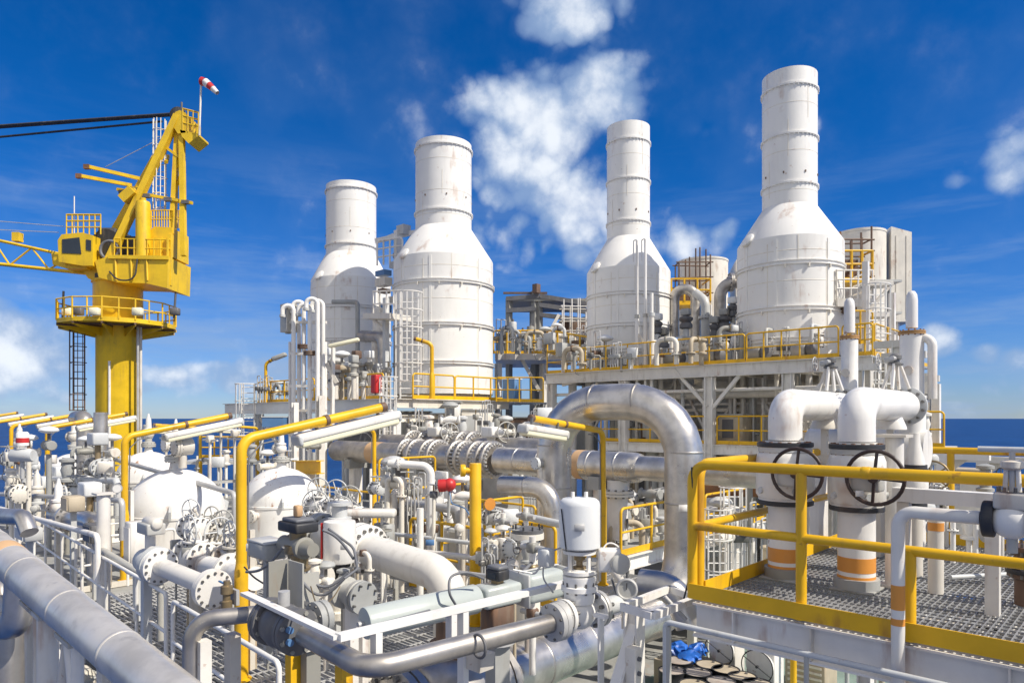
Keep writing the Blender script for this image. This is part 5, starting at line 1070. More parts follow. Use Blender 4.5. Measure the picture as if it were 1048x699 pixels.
for k in range(5): part(t, 'column', MB().ibeam(W(7.8+k*5.5, 4.0, ZF), W(7.8+k*5.5, 4.0, ZA-.37), .25, .25, .02), 'white')
# walkway with yellow rails beyond the arch
t = thing('walkway_beam', 'white edge beam of the walkway under the silver arch', 'beam', W(9.1, 13.2, ZA)); part(t, 'beam', MB().ibeam(W(9.1, 13.2, -3.35), W(9.1, 23, -3.35), .2, .32, .02), 'white')
for k in range(4): part(t, 'column', MB().bar(W(9.1, 13.6+k*3, ZF), W(9.1, 13.6+k*3, -3.5), .2), 'white')
railing('yellow guard rail of the walkway under the silver arch', W(9.1, 13.3, -3.18), W(9.1, 17.2, -3.18), 1.1, .034, 'yellow', .15, 3)
railing('yellow guard rail of the walkway beyond the arch, by the caged ladder', W(9.1, 17.3, -3.18), W(9.1, 22.5, -3.18), 1.1, .034, 'yellow', .15, 4)
ladder('white caged ladder below the rusty pipe left of the platform corner', setz(PD(750, 600, 19), ZF), PD(750, 498, 19), .5, Vector((1,0,0)), .9, 'clean', .3, .03, Vector((-.2,-1,0)).normalized())
ladder('white caged ladder hoop group behind the platform corner post', setz(PD(735, 600, 17.5), ZF), PD(735, 520, 17.5), .5, Vector((1,0,0)), .9, 'clean', .3, .028, Vector((-.2,-1,0)).normalized())
t = thing('equipment_housing', 'white round tank seen past the platform corner post', 'tank', setz(PD(742, 520, 20), ZF)); part(t, 'shell', MB().lathe(setz(PD(742, 520, 20), ZF), Z, [(.75,0),(.75,3.4),(.6,3.6),(.2,3.7)], 26), 'white'); part(t, 'manway', MB().tube(setz(PD(742, 520, 20), -3.6)-V*.85, setz(PD(742, 520, 20), -3.6)-V*.6, .3, 14), 'lgrey')
for i, (p0, p1, lb) in enumerate(((W(12.5, 14.2, ZA), W(16.5, 14.2, ZA), 'yellow guard rail below the flanged header, left of the yellow post'), (W(10.0, 13.9, ZA), W(12.2, 13.9, ZA), 'yellow guard rail below the flanged header, right of the yellow post'), (W(17.5, 13.2, ZA), W(23, 13.2, ZA), 'yellow guard rail behind the white vessel dome by the lamp post'), (W(18, 18, -2.2), W(23, 18, -2.2), 'yellow guard rail under the stack deck beams'))):
    railing(lb, p0, p1, 1.1, .034, 'yellow', .15)
t = thing('access_steps', 'yellow framed steps under the long lagged header', 'steps', W(12, 13.2, ZA))
for v in (12.9, 13.6): part(t, 'stringer', MB().bar(W(11.2, v, ZA), W(12.6, v, ZA+.9), .04, .18), 'yellow')
for k in range(4): part(t, 'tread', MB().box(W(11.4+k*.32, 13.25, ZA+.16+k*.21), .24, .66, .03), 'steel')
part(t, 'top_landing', MB().box(W(13, 13.25, ZA+.9), .8, .7, .05), 'yellow')
t = thing('yellow_beam', 'yellow steel cross beam behind the white vessel dome', 'beam', PD(300, 478, 24.5)); part(t, 'beam', MB().ibeam(PD(303, 478, 24), PD(328, 478, 23), .3, .45, .03), 'yellow'); part(t, 'post', MB().bar(PD(318, 485, 23.4), setz(PD(318, 485, 23.4), ZA), .2), 'white')
# ------------------------------------------------------------------ vessels
def vessel(label, px, ytop, D, r, n_nz=2, seed=0, h=1.15):
    c = setz(PD(px, HY, D), 0); zc = PD(px, ytop, D).z; zt = zc-r*.93; t = thing('pressure_vessel', label, 'vessel', setz(c, ZA), 'white domed vessels')
    pr = [(r, 0), (r, zt-.12-ZA), (r*1.02, zt-.11-ZA), (r*1.02, zt-.05-ZA), (r, zt-.04-ZA)]
    part(t, 'shell', MB().lathe(setz(c, ZA), Z, pr, 48), 'clean')
    part(t, 'dome', MB().lathe(setz(c, zt-.04), Z, [(r*math.cos(a), r*.93*math.sin(a)) for a in [math.pi/2*k/14 for k in range(15)]], 48, False), 'dome')
    part(t, 'top_nozzle', MB().lathe(setz(c, zc-.05), Z, [(.16,0),(.14,.06),(.12,.22)], 16), 'rusty'); part(t, 'top_flange', MB().flange(setz(c, zc+.2), Z, .25, .05, 10, .012), ['lgrey', 'bolt'])
    for k in range(n_nz):
        a = -1.9+k*1.5+seed; e = Vector((math.cos(a), math.sin(a), 0)); q = setz(c, zt-.3-k*.35)+e*r
        part(t, 'side_nozzle', MB().tube(q-e*.1, q+e*.28, .11, 12), 'white'); part(t, 'side_flange', MB().flange(q+e*.28, e, .2, .05, 10, .012), ['white', 'bolt'])
    a = 0.9
    for k in (0,1):
        e = Vector((math.cos(-1.2+k*2), math.sin(-1.2+k*2), 0)); part(t, 'lifting_lug', MB().prism([setz(c, zt+.25)+e*r*.93, setz(c, zt+.1)+e*(r+.16), setz(c, zt-.1)+e*(r+.12), setz(c, zt-.05)+e*(r-.05)], e.cross(Z)*.05), 'lgrey')
    return c, zc
v1 = vessel('large white domed vessel left of centre, nearest, with rust stain by its top nozzle', 180, 478, 16.6, 1.1)
v2 = vessel('white domed vessel behind the front lamp post, with brown rust runs', 288, 477, 21.5, 1.16, 3)
v3 = vessel('small far white domed vessel at the left by the crane', 76, 463, 31, 1.15)
v4 = vessel('white domed vessel half hidden behind the nearest dome', 152, 461, 26, 1.1)
# top works on the vessels
def topvalve(label, c, z, s=1., k=0, rot=U):
    t = thing('relief_valve', label, 'relief valve', setz(c, z), 'relief valves on the vessels'); o = setz(c, z)
    part(t, 'inlet', MB().lathe(o, Z, [(.12*s,0),(.22*s,.02),(.22*s,.08*s),(.12*s,.1*s),(.12*s,.25*s)], 16), 'lgrey')
    part(t, 'body', MB().sphere(o+Z*.38*s, .2*s, 14), 'white'); part(t, 'outlet', MB().flange(o+Z*.38*s+rot*.3*s, rot, .22*s, .05*s, 10, .01), ['white', 'bolt'])
    part(t, 'outlet_neck', MB().tube(o+Z*.38*s, o+Z*.38*s+rot*.28*s, .13*s, 12), 'white'); part(t, 'spring_bonnet', MB().lathe(o+Z*.52*s, Z, [(.18*s,0),(.18*s,.05),(.11*s,.07),(.09*s,.42*s),(.05*s,.5*s),(.03*s,.62*s)], 14), 'clean'); part(t, 'yoke', MB().cbox(o+Z*.78*s+U*.1*s, .16*s, .1*s, .14*s, .02), 'steel')
topvalve('white relief valve on top of the far small dome', v3[0], v3[1]+.24, 1.2); topvalve('white relief valve on the half hidden dome', v4[0], v4[1]+.24, 1.)
topvalve('white relief valve on top of the nearest dome', v1[0], v1[1]+.24, .8, rot=-V); topvalve('white relief valve on the dome behind the front lamp post', v2[0], v2[1]+.24, .8)
c = PD(187, 457, 16.2); t = thing('swivel_joint', 'round flanged white head with bolt ring above the nearest dome', 'pipe joint', c-Z*.5); part(t, 'drum', MB().lathe(c+V*.2, -V, [(.2,0),(.2,.3)], 22), 'white'); part(t, 'face_flange', MB().flange(c-V*.14, V, .24, .05, 14, .01), ['white', 'bolt']); part(t, 'neck', MB().tube(c-Z*.5, c, .09, 12), 'white')
# ------------------------------------------------------------------ lamp posts of the process deck
lps = [(247, 9.3, 450, 'nearest tall yellow lamp post with a long white strip light over the domed vessel'), (127.5, 15, 447, 'yellow lamp post in front of the nearest dome, second of the left row'), (48.5, 22.2, 438, 'third yellow lamp post of the left row, left of the far small dome'), (11.5, 26.5, 436, 'fourth yellow lamp post of the left row, near the left frame edge'), (-14, 31.5, 434, 'fifth yellow lamp post of the left row, only its arm in view'), (-36, 37, 431, 'sixth yellow lamp post of the left row, arm tip just in view')]
for px, D, y, lb in lps:
    f = setz(PD(px, HY, D), ZA); lamppost(lb, f, PD(px, y, D).z-ZA, 2.35, V, .07, 1.85, .2, lower=.45)
for px, D, y, lb in ((205, 29.5, 438, 'thin yellow lamp post with its arm turned left, behind the domes'), (264, 33.5, 438, 'thin yellow lamp post between the domes and stack deck, arm to the left'), (383, 21.5, 440, 'yellow lamp post left of the flanged header, arm to the left'), (617, 14.6, 441, 'yellow lamp post inside the silver arch, arm to the left')):
    f = setz(PD(px, HY, D), ZA); lamppost(lb, f, PD(px, y, D).z-ZA, 2.3 if D < 25 else 1.9, -V, .062, 1.25, .08 if D > 20 else .12, lower=.55, drop=.2, side=V.cross(Z))
yp = setz(PD(486.5, HY, 11.8), ZA); zt = PD(486, 474, 11.8).z
t = thing('davit_post', 'thick short topped yellow post with a side cap in front of the header', 'post', yp); part(t, 'post', MB().lathe(yp, Z, [(.16,0),(.16,.02),(.1,.021),(.1,zt-ZA-.01),(.095,zt-ZA)], 20), 'yellow')
q = setz(yp, zt-.12); part(t, 'side_socket', MB().tube(q, q-Vector((.2,.05,0)), .05, 12), 'yellow'); part(t, 'side_cap', MB().lathe(q-Vector((.17,.04,0)), Vector((-1,-.2,0)), [(.1,0),(.105,.01),(.105,.07),(.1,.08)], 16), 'yellow'); part(t, 'base_gusset', MB().box(yp+Z*.1, .4, .02, .2), 'yellow')
# ------------------------------------------------------------------ foreground left
p0, p1 = PD(0, 566, 5.8), PD(165, 703, 4.0); d = (p1-p0).normalized()
t = thing('lagged_pipe', 'big silver lagged pipe running along the lower left corner', 'pipe', setz(p0, ZF), None)
a, e = p0-d*9, p1+d*1.2; part(t, 'lagging', MB().tube(a, e, .142, 40), 'weathered')
for k in range(-9, 3): part(t, 'seam_band', MB().lathe(p0+d*(.62+k*.86), d, [(.142,0),(.1455,.004),(.1455,.03),(.142,.034)], 36), 'weathered')
part(t, 'tan_wrap', MB().lathe(p0+d*.12, d, [(.1435,0),(.1445,.004),(.1445,.16),(.1435,.164)], 36), 'tan')
m = MB(); 
for k in range(30):
    q = p0+d*(-4+k*.22); m.tube(q+Z*.0+d.cross(Z)*-.141, q+d.cross(Z)*-.146, .006, 6)
part(t, 'rivet_line', m, 'steel', kind='stuff')
for px, py, r in ((38, 600, .07), (22, 600, .05), (100, 660, .04)):
    q = p0+d*((PD(px, py, 5).x-p0.x)/d.x); q = q-Z*.137
    t2 = thing('pipe_support', f'white round support column under the silver pipe at {dict(zip((38,22,100),("the tan wrap","the left frame edge","its lower end")))[px]}', 'support', setz(q, ZF)); part(t2, 'column', MB().tube(setz(q, ZF), q, r, 18), 'white'); part(t2, 'saddle', MB().box(q+Z*.005, .26, .2, .03, d), 'lgrey')
q = p0+d*1.55-Z*.17; t2 = thing('pipe_support', 'slanting white braces under the near end of the silver pipe', 'support', q-Z*1.5)
for k in (-1, 1): part(t2, 'brace', MB().tube(q, q+d*.45*k-Z*1.6, .05, 12), 'white')
pipe('grey elbow pipe at the left frame edge under the silver pipe', [PD(-30, 596, 6.6), PD(5, 600, 6.4), PD(7, 720, 6.4)], .14, 'dull', .24, n=24)
e0 = PD(8, 632, 6.2); pipe('pale capped pipe end below the silver pipe at the left frame edge', [PD(-20, 600, 6.5), PD(-6, 640, 6.3), PD(18, 640, 6.1), PD(22, 575, 6.05)], .12, 'silver', .2, n=20)
# lower level seen beneath the silver pipe
t = thing('pipe_trestle', 'pale steel framing on the lower level beneath the silver pipe', 'steel frame', PD(60, 690, 10))
for x0, y0, x1, y1 in ((48,640,60,640),(50,655,80,655),(48,676,86,676)): part(t, 'cross_bar', MB().bar(PD(x0, y0, 12), PD(x1, y1, 12), .1), 'lgrey')
for px in (52, 58, 76): part(t, 'upright', MB().bar(PD(px, 720, 12), PD(px, 636, 12), .09), 'white')
t = thing('lower_tank', 'cream rounded tank on the lower level beneath the handrail', 'tank', PD(66, 690, 13)); part(t, 'shell', MB().lathe(PD(68, 695, 13.5)-Z*1, Z, [(.5,0),(.5,1.0),(.4,1.15)], 24), 'cream'); part(t, 'rim', MB().torus(PD(68, 695, 13.5), Z, .5, .03), 'lgrey')
# white handrail on the process deck edge
A0, A1 = PD(170, 606, 9.6), PD(35, 528, 16.9); zr = -2.42; A0.z = A1.z = zr
def whiterail(label, q0, q1, fr, h=1.08, r=.028):
    t = thing('guard_rail', label, 'railing', q0-Z*h, 'white guard rails of the process deck')
    part(t, 'top_rail', MB().path([q0-Z*h, q0, q1, q1-Z*h], r, .08, 12), 'clean'); part(t, 'mid_rail', MB().tube(q0-Z*h*.5, q1-Z*h*.5, r*.85, 10), 'clean')
    for k in fr: q = q0.lerp(q1, k); part(t, 'post', MB().tube(q-Z*h, q, r, 10), 'clean')
    part(t, 'toe_plate', MB().bar(q0-Z*(h-.07), q1-Z*(h-.07), .01, .12), 'white')
    return t
whiterail('long white guard rail running away along the process deck edge at left', A0, A1, (.14, .32, .5, .68, .86))
B0 = PD(177, 612, 9.2); B0.z = zr; dd = (A0-A1).normalized(); whiterail('white guard rail at lower left by the steel pipe bend', B0, B0+dd*3.2, (.3, .62))
whiterail('white guard rail across the deck before the far valves at left', W(15.8, 4.1, zr), W(15.8, 6.0, zr), (.5,))
whiterail('white guard rail around the far left valve group', W(21.5, 4.3, zr), W(21.5, 8.0, zr), (.25, .5, .75))
t = thing('vertical_pipe', 'thick white upright post beside the long white guard rail', 'post', setz(PD(106, 500, 12.4), ZF)); part(t, 'post', MB().tube(setz(PD(106, 500, 12.4), ZF), PD(106, 506, 12.4), .11, 16), 'white'); part(t, 'cap_plate', MB().box(PD(106, 505, 12.4), .3, .3, .03), 'white')
# ------------------------------------------------------------------ valves around the nearest vessel
q0, q1 = PD(163, 579, 9.9), PD(217, 602, 9.0); ax = (q1-q0).normalized()
pipe('white flanged pipe from the nearest dome toward the steel pipe', [q0-ax*.2, q1+ax*.05], .125, 'clean', n=24, fl=[(q0, ax), (q1, ax)], flr=2.0, ft=.05, nb=14)
t = thing('check_valve', 'white bolted valve at the left end of the white flanged pipe', 'valve', setz(q0-ax*.35, ZA)); c = q0-ax*.4
part(t, 'body', MB().lathe(c-ax*.32, ax, [(.1,.2),(.17,.25),(.19,.4),(.17,.55),(.2,.64)], 22), 'lgrey'); part(t, 'flange', MB().flange(q0-ax*.09, ax, .26, .05, 14, .01), ['lgrey', 'bolt']); part(t, 'stem_block', MB().tube(c+ax*.12, c+ax*.12+Z*.42, .07, 12), 'white'); part(t, 'support_leg', MB().box(setz(c, (ZA+c.z-.15)/2), .12, .12, c.z-.15-ZA), 'lgrey')
t = thing('actuator_box', 'grey square actuator box on the white bolted valve', 'actuator', c+Z*.4+ax*.12); c = c+ax*.15; part(t, 'box', MB().cbox(c+Z*.5, .42, .26, .16, .02), 'lgrey'); part(t, 'end_cylinder', MB().lathe(c+Z*.58-U*.25, U, [(.06,0),(.08,.02),(.08,.4),(.06,.43)], 16), 'white')
for i, (px, py, D, wr) in enumerate(((200, 570, 11, .24), (222, 570, 11.6, .24), (241, 576, 10.6, .22))):
    c = PD(px, py, D); gatevalve(f'large white flanged gate valve beside the nearest dome, {ORD[i]} from the left', c, -U, .165, wr=wr, mat='white', wmat='lgrey', stem=2.6, wax=(-V if i != 1 else (U*-1)), group='large gate valves by the domes')
    t = thing('pipe_support', f'short white pedestal under the {ORD[i]} large gate valve', 'support', setz(c, ZA)); part(t, 'pedestal', MB().tube(setz(c, ZA), c-Z*.3, .09, 12), 'white')
for i, (px, py, D, wr, lb) in enumerate(((183, 521, 11.6, .19, 'thin grey ring handwheel in front of the nearest dome, left one'), (205, 527, 11.8, .17, 'thin grey ring handwheel in front of the nearest dome, middle one'), (217, 533, 11.6, .2, 'thin grey ring handwheel in front of the nearest dome, right one'), (313, 517, 12.5, .3, 'large thin ring handwheel in front of the rust marked dome'), (340, 520, 13, .25, 'thin ring handwheel at the right side of the rust marked dome'))):
    c = PD(px, py, D); gatevalve(lb, c-Z*.35+V*.25, U, .13, wr=wr, mat='white', wmat='lgrey', stem=2.4, wax=Vector((-.35,-1,.0)).normalized(), group='ring handwheels before the domes')
    if i > 2: part(thing('pipe_support', f'white pedestal under the {"left" if i==3 else "right"} big ring handwheel valve', 'support', setz(c+V*.25, ZA)), 'pedestal', MB().tube(setz(c+V*.25, ZA), c-Z*.5+V*.25, .09, 12), 'white')
pipe('white flanged line behind the gate valves by the front lamp post', [PD(196, 575, 11.2), PD(262, 592, 9.4)], .16, 'clean', n=22, fl=[(PD(236, 585, 10.1), -U)], flr=1.7)
pipe('large white line passing behind the front lamp post', [PD(225, 560, 12.5), PD(330, 592, 9.8)], .2, 'white', n=24, fl=[(PD(262, 572, 11.5), -U)])
pipe('white pipe leaving the rust marked dome toward the right', [PD(318, 522, 17), PD(372, 536, 15), PD(372, 600, 15)], .2, 'clean', .4, n=20, fl=[(PD(332, 526, 16.4), Vector((.7,-.7,0))), (PD(352, 531, 15.7), Vector((.7,-.7,0)))])
for i, (px, py, D) in enumerate(((328, 520, 15.5), (346, 523, 15), (360, 530, 14.6))):
    gatevalve(f'white valve right of the rust marked dome, {ORD[i]} from the left', PD(px, py, D), Vector((.7,-.7,0)), .17, wr=.26, mat='clean', stem=2.5, wax=Vector((-.2,-1,0)).normalized(), group='valves right of the rust marked dome')
# the valve farm at far left
random.seed(14)
farm = [(8,470,24),(20,455,22),(30,488,20),(18,505,18),(38,505,19),(62,500,20),(78,505,17.5),(92,495,18),(100,470,17),(112,492,20),(60,520,15.5),(92,524,15),(104,475,23),(30,478,26)]
for i, (px, py, D) in enumerate(farm):
    c = PD(px, py, D); kind = i % 3
    if kind == 0: gatevalve(f'weathered flanged valve in the far left valve group, {ORD[i//3]} of five', c, random.choice([U, V]), .15, wr=.24, mat=['lgrey','cream','lgrey'][i//3 % 3], wmat='grey', stem=2.8, group='far left valve group')
    elif kind == 1: topvalve(f'upright relief valve in the far left valve group, {ORD[i//3]} of five', c-Z*.3, c.z-.3, .85, rot=V if i % 2 else U)
    else:
        t = thing('control_valve', f'control valve with boxed actuator at far left, {ORD[i//3]} of four', 'control valve', setz(c, c.z-.5), 'far left control valves'); part(t, 'body', MB().sphere(c-Z*.2, .2, 14), 'cream'); part(t, 'pipe_stub', MB().tube(c-Z*.2-U*.5, c-Z*.2+U*.5, .13, 14), 'white')
        part(t, 'flange', MB().flange(c-Z*.2-U*.3, U, .24, .06, 10), ['lgrey', 'bolt']); part(t, 'flange', MB().flange(c-Z*.2+U*.3, U, .24, .06, 10), ['lgrey', 'bolt']); part(t, 'yoke', MB().tube(c, c+Z*.35, .07, 10), 'brass'); part(t, 'actuator', MB().cbox(c+Z*.5, .5, .36, .3, .04), 'bluegrey' if i % 2 else 'lgrey')
    t = thing('pipe_support', f'slim pedestal in the far left valve group, {ORD[i]} of fourteen', 'support', setz(c, ZA), 'pedestals of the far left valves'); part(t, 'pedestal', MB().box(setz(c, (ZA+c.z-.2)/2), .14, .14, c.z-.2-ZA), ['white','cream','grey'][i % 3])
pipe('silver lagged pipe with flange behind the left white guard rail', [PD(58, 527, 15.8), PD(102, 536, 14.2), PD(102, 600, 14.2)], .22, 'silver', .4, n=22, fl=[(PD(72, 530, 15.2), -U)], flr=1.4)
pipe('short silver pipe end at the left frame edge above the big silver pipe', [PD(-30, 527, 12), PD(24, 529, 11), PD(30, 545, 10.9)], .13, 'silver', .2, n=20)
pipe('dull silver upright pipe beside the crane pedestal foot', [PD(103, 560, 22), PD(103, 422, 22)], .2, 'silver', .3, n=18)
pipe('grey lagged upright behind the far small dome', [PD(87, 520, 26), PD(87, 428, 26), PD(78, 428, 27)], .28, 'dull', .3, n=18)
t = thing('relief_valve', 'grey cylinder actuator with white and red can above it at far left', 'relief valve', PD(23, 480, 17)); part(t, 'can', MB().lathe(PD(23, 456, 17), Z, [(.14,0),(.14,.3),(.1,.34)], 16), 'clean'); part(t, 'red_label', MB().lathe(PD(23, 453, 17), Z, [(.142,0),(.142,.12)], 16), 'red'); part(t, 'barrel', MB().lathe(PD(12, 466, 17), Vector((1,0,0)), [(.14,0),(.16,.02),(.16,.5),(.14,.54)], 16), 'lgrey'); part(t, 'stem', MB().tube(PD(23, 490, 17), PD(23, 466, 17), .05, 8), 'steel')
for i, (px, py, D) in enumerate(((36,478,19),(52,470,21),(70,490,19),(86,478,20),(108,478,15.5),(120,500,14.2),(36,520,15.5),(128,470,22))):
    instrument(f'small instrument on a stem in the far left valve group, {ORD[i]} from the left', PD(px, py+14, D), 14*D/F, [0, 2, 1][i % 3], ['lgrey','white','grey'][i % 3], 'instruments of the far left group')
for i, (z0, z1, v, px) in enumerate(((-3.2, -2.0, 5.6, 62), (-3.2, -2.3, 6.6, 90))): pass
for i, (a, b_, r, m_) in enumerate((((-10,505,22),(125,512,14),.06,'steel'), ((-10,488,25),(120,492,16),.08,'lgrey'), ((0,520,17),(100,548,12),.05,'white'), ((118,470,20),(240,505,15),.06,'steel'), ((190,548,12),(250,575,10),.035,'steel'), ((100,560,12.5),(165,600,10.4),.06,'lgrey'))):
    p, q = PD(*a), PD(*b_); pipe(f'{["thin steel","grey","thin white","thin steel","slim steel","pale grey"][i]} pipe threading {["the far left valves","behind the far left valves","along the left guard rail","behind the nearest dome","under the ring handwheels","below the left guard rail"][i]}', [p, q, q-Z*.8], r, m_, .12, n=10)
for i, (px, py, D, sx, sz, m_, lb) in enumerate(((75,515,14,.5,.3,'beige','brown box at the foot of the left valve group'),(30,545,13,.7,.25,'lgrey','pale flat box under the left guard rail'),(140,560,12,.3,.9,'white','tall white box beside the nearest dome'),(98,545,13.4,.5,.35,'darkgrey','dark grey box behind the long white guard rail'))):
    c = PD(px, py, D); t = thing('junction_box', lb, 'junction box', setz(c, ZA)); part(t, 'box', MB().cbox(c, sx, .3, sz, .02, 1), m_); part(t, 'lid', MB().box(c-V*.16, sx*.85, .02, sz*.8), m_); part(t, 'stand', MB().box(setz(c, (ZA+c.z-sz/2)/2), .1, .1, max(.1, c.z-sz/2-ZA)), 'lgrey')
# ------------------------------------------------------------------ steel pipe loop and white angle frame in front
zz = -1.77; c0 = PZ(377, 685, zz); c1 = PZ(573, 635, zz); c2 = PZ(312, 650, zz); c3 = PZ(262, 628, zz); c4 = PZ(197, 630, zz); c4 = setz(c3+U*.62-V*.12, zz); c4 = PZ(196, 634, zz)
pipe('bare steel pipe running to the globe valve along the bottom of the photo', [c2, c0, c1], .082, 'dull', .2, n=24, nb=8, fl=[(c1-(c1-c0).normalized()*.05, c1-c0)], flr=2.0, ft=.05, flmat='steel')
pipe('bare steel pipe bending down at lower left behind the white guard rail', [c3, c4, setz(c4, ZF)], .075, 'dull', .2, n=22)
t = thing('ball_valve', 'dark grey flanged ball valve with blue bolt caps in the bare steel pipe', 'valve', setz((c2+c3)/2, zz-.3)); ax = (c2-c3).normalized(); c = (c2*.6+c3*.4)
part(t, 'body', MB().lathe(c-ax*.2, ax, [(.1,0),(.17,.06),(.19,.18),(.17,.3),(.1,.4)], 24), 'darkgrey')
for k, r in ((-.22, .2), (.2, .19)): part(t, 'flange', MB().flange(c+ax*k, ax, r, .045, 8, .012, br=.02), ['darkgrey', 'grey'])
for k in (0, 1): part(t, 'bolt_cap', MB().tube(c+ax*.27+V*-.1+Z*(.05-.1*k), c+ax*.31+V*-.1+Z*(.05-.1*k), .028, 10), 'sblue')
part(t, 'stem', MB().tube(c, c+Z*.3, .05, 12), 'steel')
part(t, 'side_flange', MB().flange(c+V*.34-Z*.0, V, .15, .05, 8, .02), ['grey', 'bolt']); part(t, 'side_neck', MB().tube(c, c+V*.34, .09, 14), 'darkgrey')
for px, py, nm in ((352, 668, 'yellow post under the bend of the bare steel pipe'), (300, 665, 'yellow post under the dark ball valve')):
    q = PZ(px, py, zz-.08) if px > 320 else PZ(px, 662, -2.05); t = thing('pipe_support', nm, 'support', setz(q, ZF)); part(t, 'post', MB().box(setz(q, (ZF+q.z)/2), .1, .1, q.z-ZF), 'yellow'); part(t, 'saddle', MB().box(q, .16, .16, .02), 'yellow')
q = PZ(318, 662, -2.05); t = thing('pipe_support', 'grey steel post beside the yellow post under the dark ball valve', 'support', setz(q, ZF)); part(t, 'post', MB().box(setz(q, (ZF+q.z)/2), .1, .14, q.z-ZF), 'grey'); part(t, 'cap', MB().box(q+Z*.01, .2, .2, .02), 'white')
zf = -1.585; a, b_, c = PZ(250, 607, zf), PZ(346, 652, zf), PZ(582, 596, zf)
t = thing('angle_frame', 'white painted angle iron frame over the bare steel pipe', 'steel frame', setz(b_, ZF))
part(t, 'side_bar', MB().bar(a, b_, .075, .03), 'rusty'); part(t, 'long_bar', MB().bar(b_, c, .08, .05), 'rusty')
for k in (.13, .42, .47): 
    q = b_.lerp(c, k); part(t, 'post', MB().box(setz(q, (ZF+zf-.03)/2 if k == .47 else zf-.17), .075, .06, (zf-.03-ZF) if k == .47 else .3), 'rusty')
q = b_.lerp(c, .47); part(t, 'pipe_clamp', MB().torus(PZ(490, 661, zz), c1-c0, .088, .012), 'darkgrey'); part(t, 'shelf_bracket', MB().prism([q-Z*.36-U*.0, q-Z*.36-U*.22, q-Z*.5-U*.2, q-Z*.5], V*.16), 'white')
for px, py, r in ((208, 655, .045), (238, 648, .05)):
    q = PZ(px, py, -1.95); t = thing('support_post', f'white tubular post below the bare steel pipe bend, {"left" if px<220 else "right"} of two', 'post', setz(q, ZF)); part(t, 'post', MB().box(setz(q, (ZF+q.z)/2), .12, .1, q.z-ZF), 'white'); part(t, 'foot_plate', MB().box(setz(q, ZF+.015), .3, .3, .03), 'white')
c = PZ(232, 606, -1.62); t = thing('solenoid_valve', 'small brass solenoid valve standing on the bare steel pipe by the front lamp post', 'valve', c-Z*.15); part(t, 'body', MB().lathe(c-Z*.16, Z, [(.05,0),(.05,.08),(.035,.09),(.035,.14),(.055,.15),(.055,.22),(.03,.23),(.03,.27)], 14), 'brass'); part(t, 'lever', MB().bar(c+Z*.07-U*.0, c+Z*.08+U*.16, .018, .012), 'sblue'); part(t, 'bracket', MB().box(c-Z*.05+V*.07, .16, .03, .14), 'steel')
# ------------------------------------------------------------------ globe control valve at the centre
G0 = PD(593, 627, 6.25); ax = (c1-c0).normalized()
t = thing('control_valve', 'white globe control valve with pale blue domed actuator at bottom centre', 'control valve', G0-Z*.2)
part(t, 'body', MB().lathe(G0-ax*.17, ax, [(.085,0),(.1,.05),(.135,.12),(.145,.17),(.135,.22),(.1,.29),(.085,.34)], 24), 'rusty')
for k, r in ((-.18, .155), (.19, .165)): part(t, 'flange', MB().flange(G0+ax*k, ax, r, .04, 8, 0, br=.019), ['clean', 'bolt'])
part(t, 'mating_flange', MB().flange(G0-ax*.235, ax, .15, .045, 8, 0, br=.021), ['steel', 'bolt']); part(t, 'right_mating_flange', MB().flange(G0+ax*.245, ax, .165, .045, 8, 0, br=.019), ['steel', 'bolt'])
part(t, 'bonnet', MB().lathe(G0+Z*.1, Z, [(.13,0),(.14,.05),(.14,.1),(.165,.11),(.165,.15),(.14,.16),(.15,.2),(.15,.24),(.11,.25),(.1,.3)], 26), 'clean'); m = MB().bolts(G0+Z*.24, Z, .142, 10, .012, .1); m.lathe(G0+Z*.236, Z, [(.135,0),(.151,0),(.151,.008),(.135,.008)], 24, False); part(t, 'stud_ring', m, 'bolt')
yk = MB()
for a in (.6, 2.2, 3.8, 5.4): e = Vector((math.cos(a), math.sin(a), 0))*.115; yk.bar(G0+Z*.36+e, G0+Z*.56+e, .035, .02)
yk.lathe(G0+Z*.36, Z, [(.15,0),(.15,.03)], 22); yk.lathe(G0+Z*.54, Z, [(.15,0),(.15,.03)], 22); part(t, 'yoke', yk, 'clean'); part(t, 'spring_stem', MB().lathe(G0+Z*.37, Z, [(.02,0),(.06,.01),(.06,.05),(.03,.06),(.03,.1),(.05,.11),(.05,.15),(.02,.16)], 12), 'brass')
part(t, 'actuator_can', MB().lathe(G0+Z*.585, Z, [(.16,0),(.185,.015),(.185,.39),(.178,.42),(.15,.445),(.05,.455)], 36), 'bluegrey')
for k in (-.06, .06): part(t, 'lifting_lug', MB().box(G0+Z*1.05+Vector((k,0,0)), .02, .03, .08), 'clean')
part(t, 'limit_stop_rod', MB().tube(G0+Vector((-.13,-.14,.58)), G0+Vector((-.17,-.1,.95)), .006, 6), 'dark')
t = thing('valve_positioner', 'white positioner box with round cover beside the domed actuator', 'positioner', G0+Z*.35+ax*.2); q = G0+Z*.48+Vector((.26,0,0)); part(t, 'box', MB().cbox(q, .2, .16, .2, .02, 2, Vector((1,0,0)), Vector((0,1,0))), 'white'); part(t, 'round_cover', MB().lathe(q+Vector((.09,-.07,-.02)), Vector((.3,-1,0)), [(.09,0),(.09,.04),(.08,.05)], 22), 'lgrey'); part(t, 'bracket', MB().bar(q+Vector((-.15,0,0)), q, .05, .03), 'lgrey')
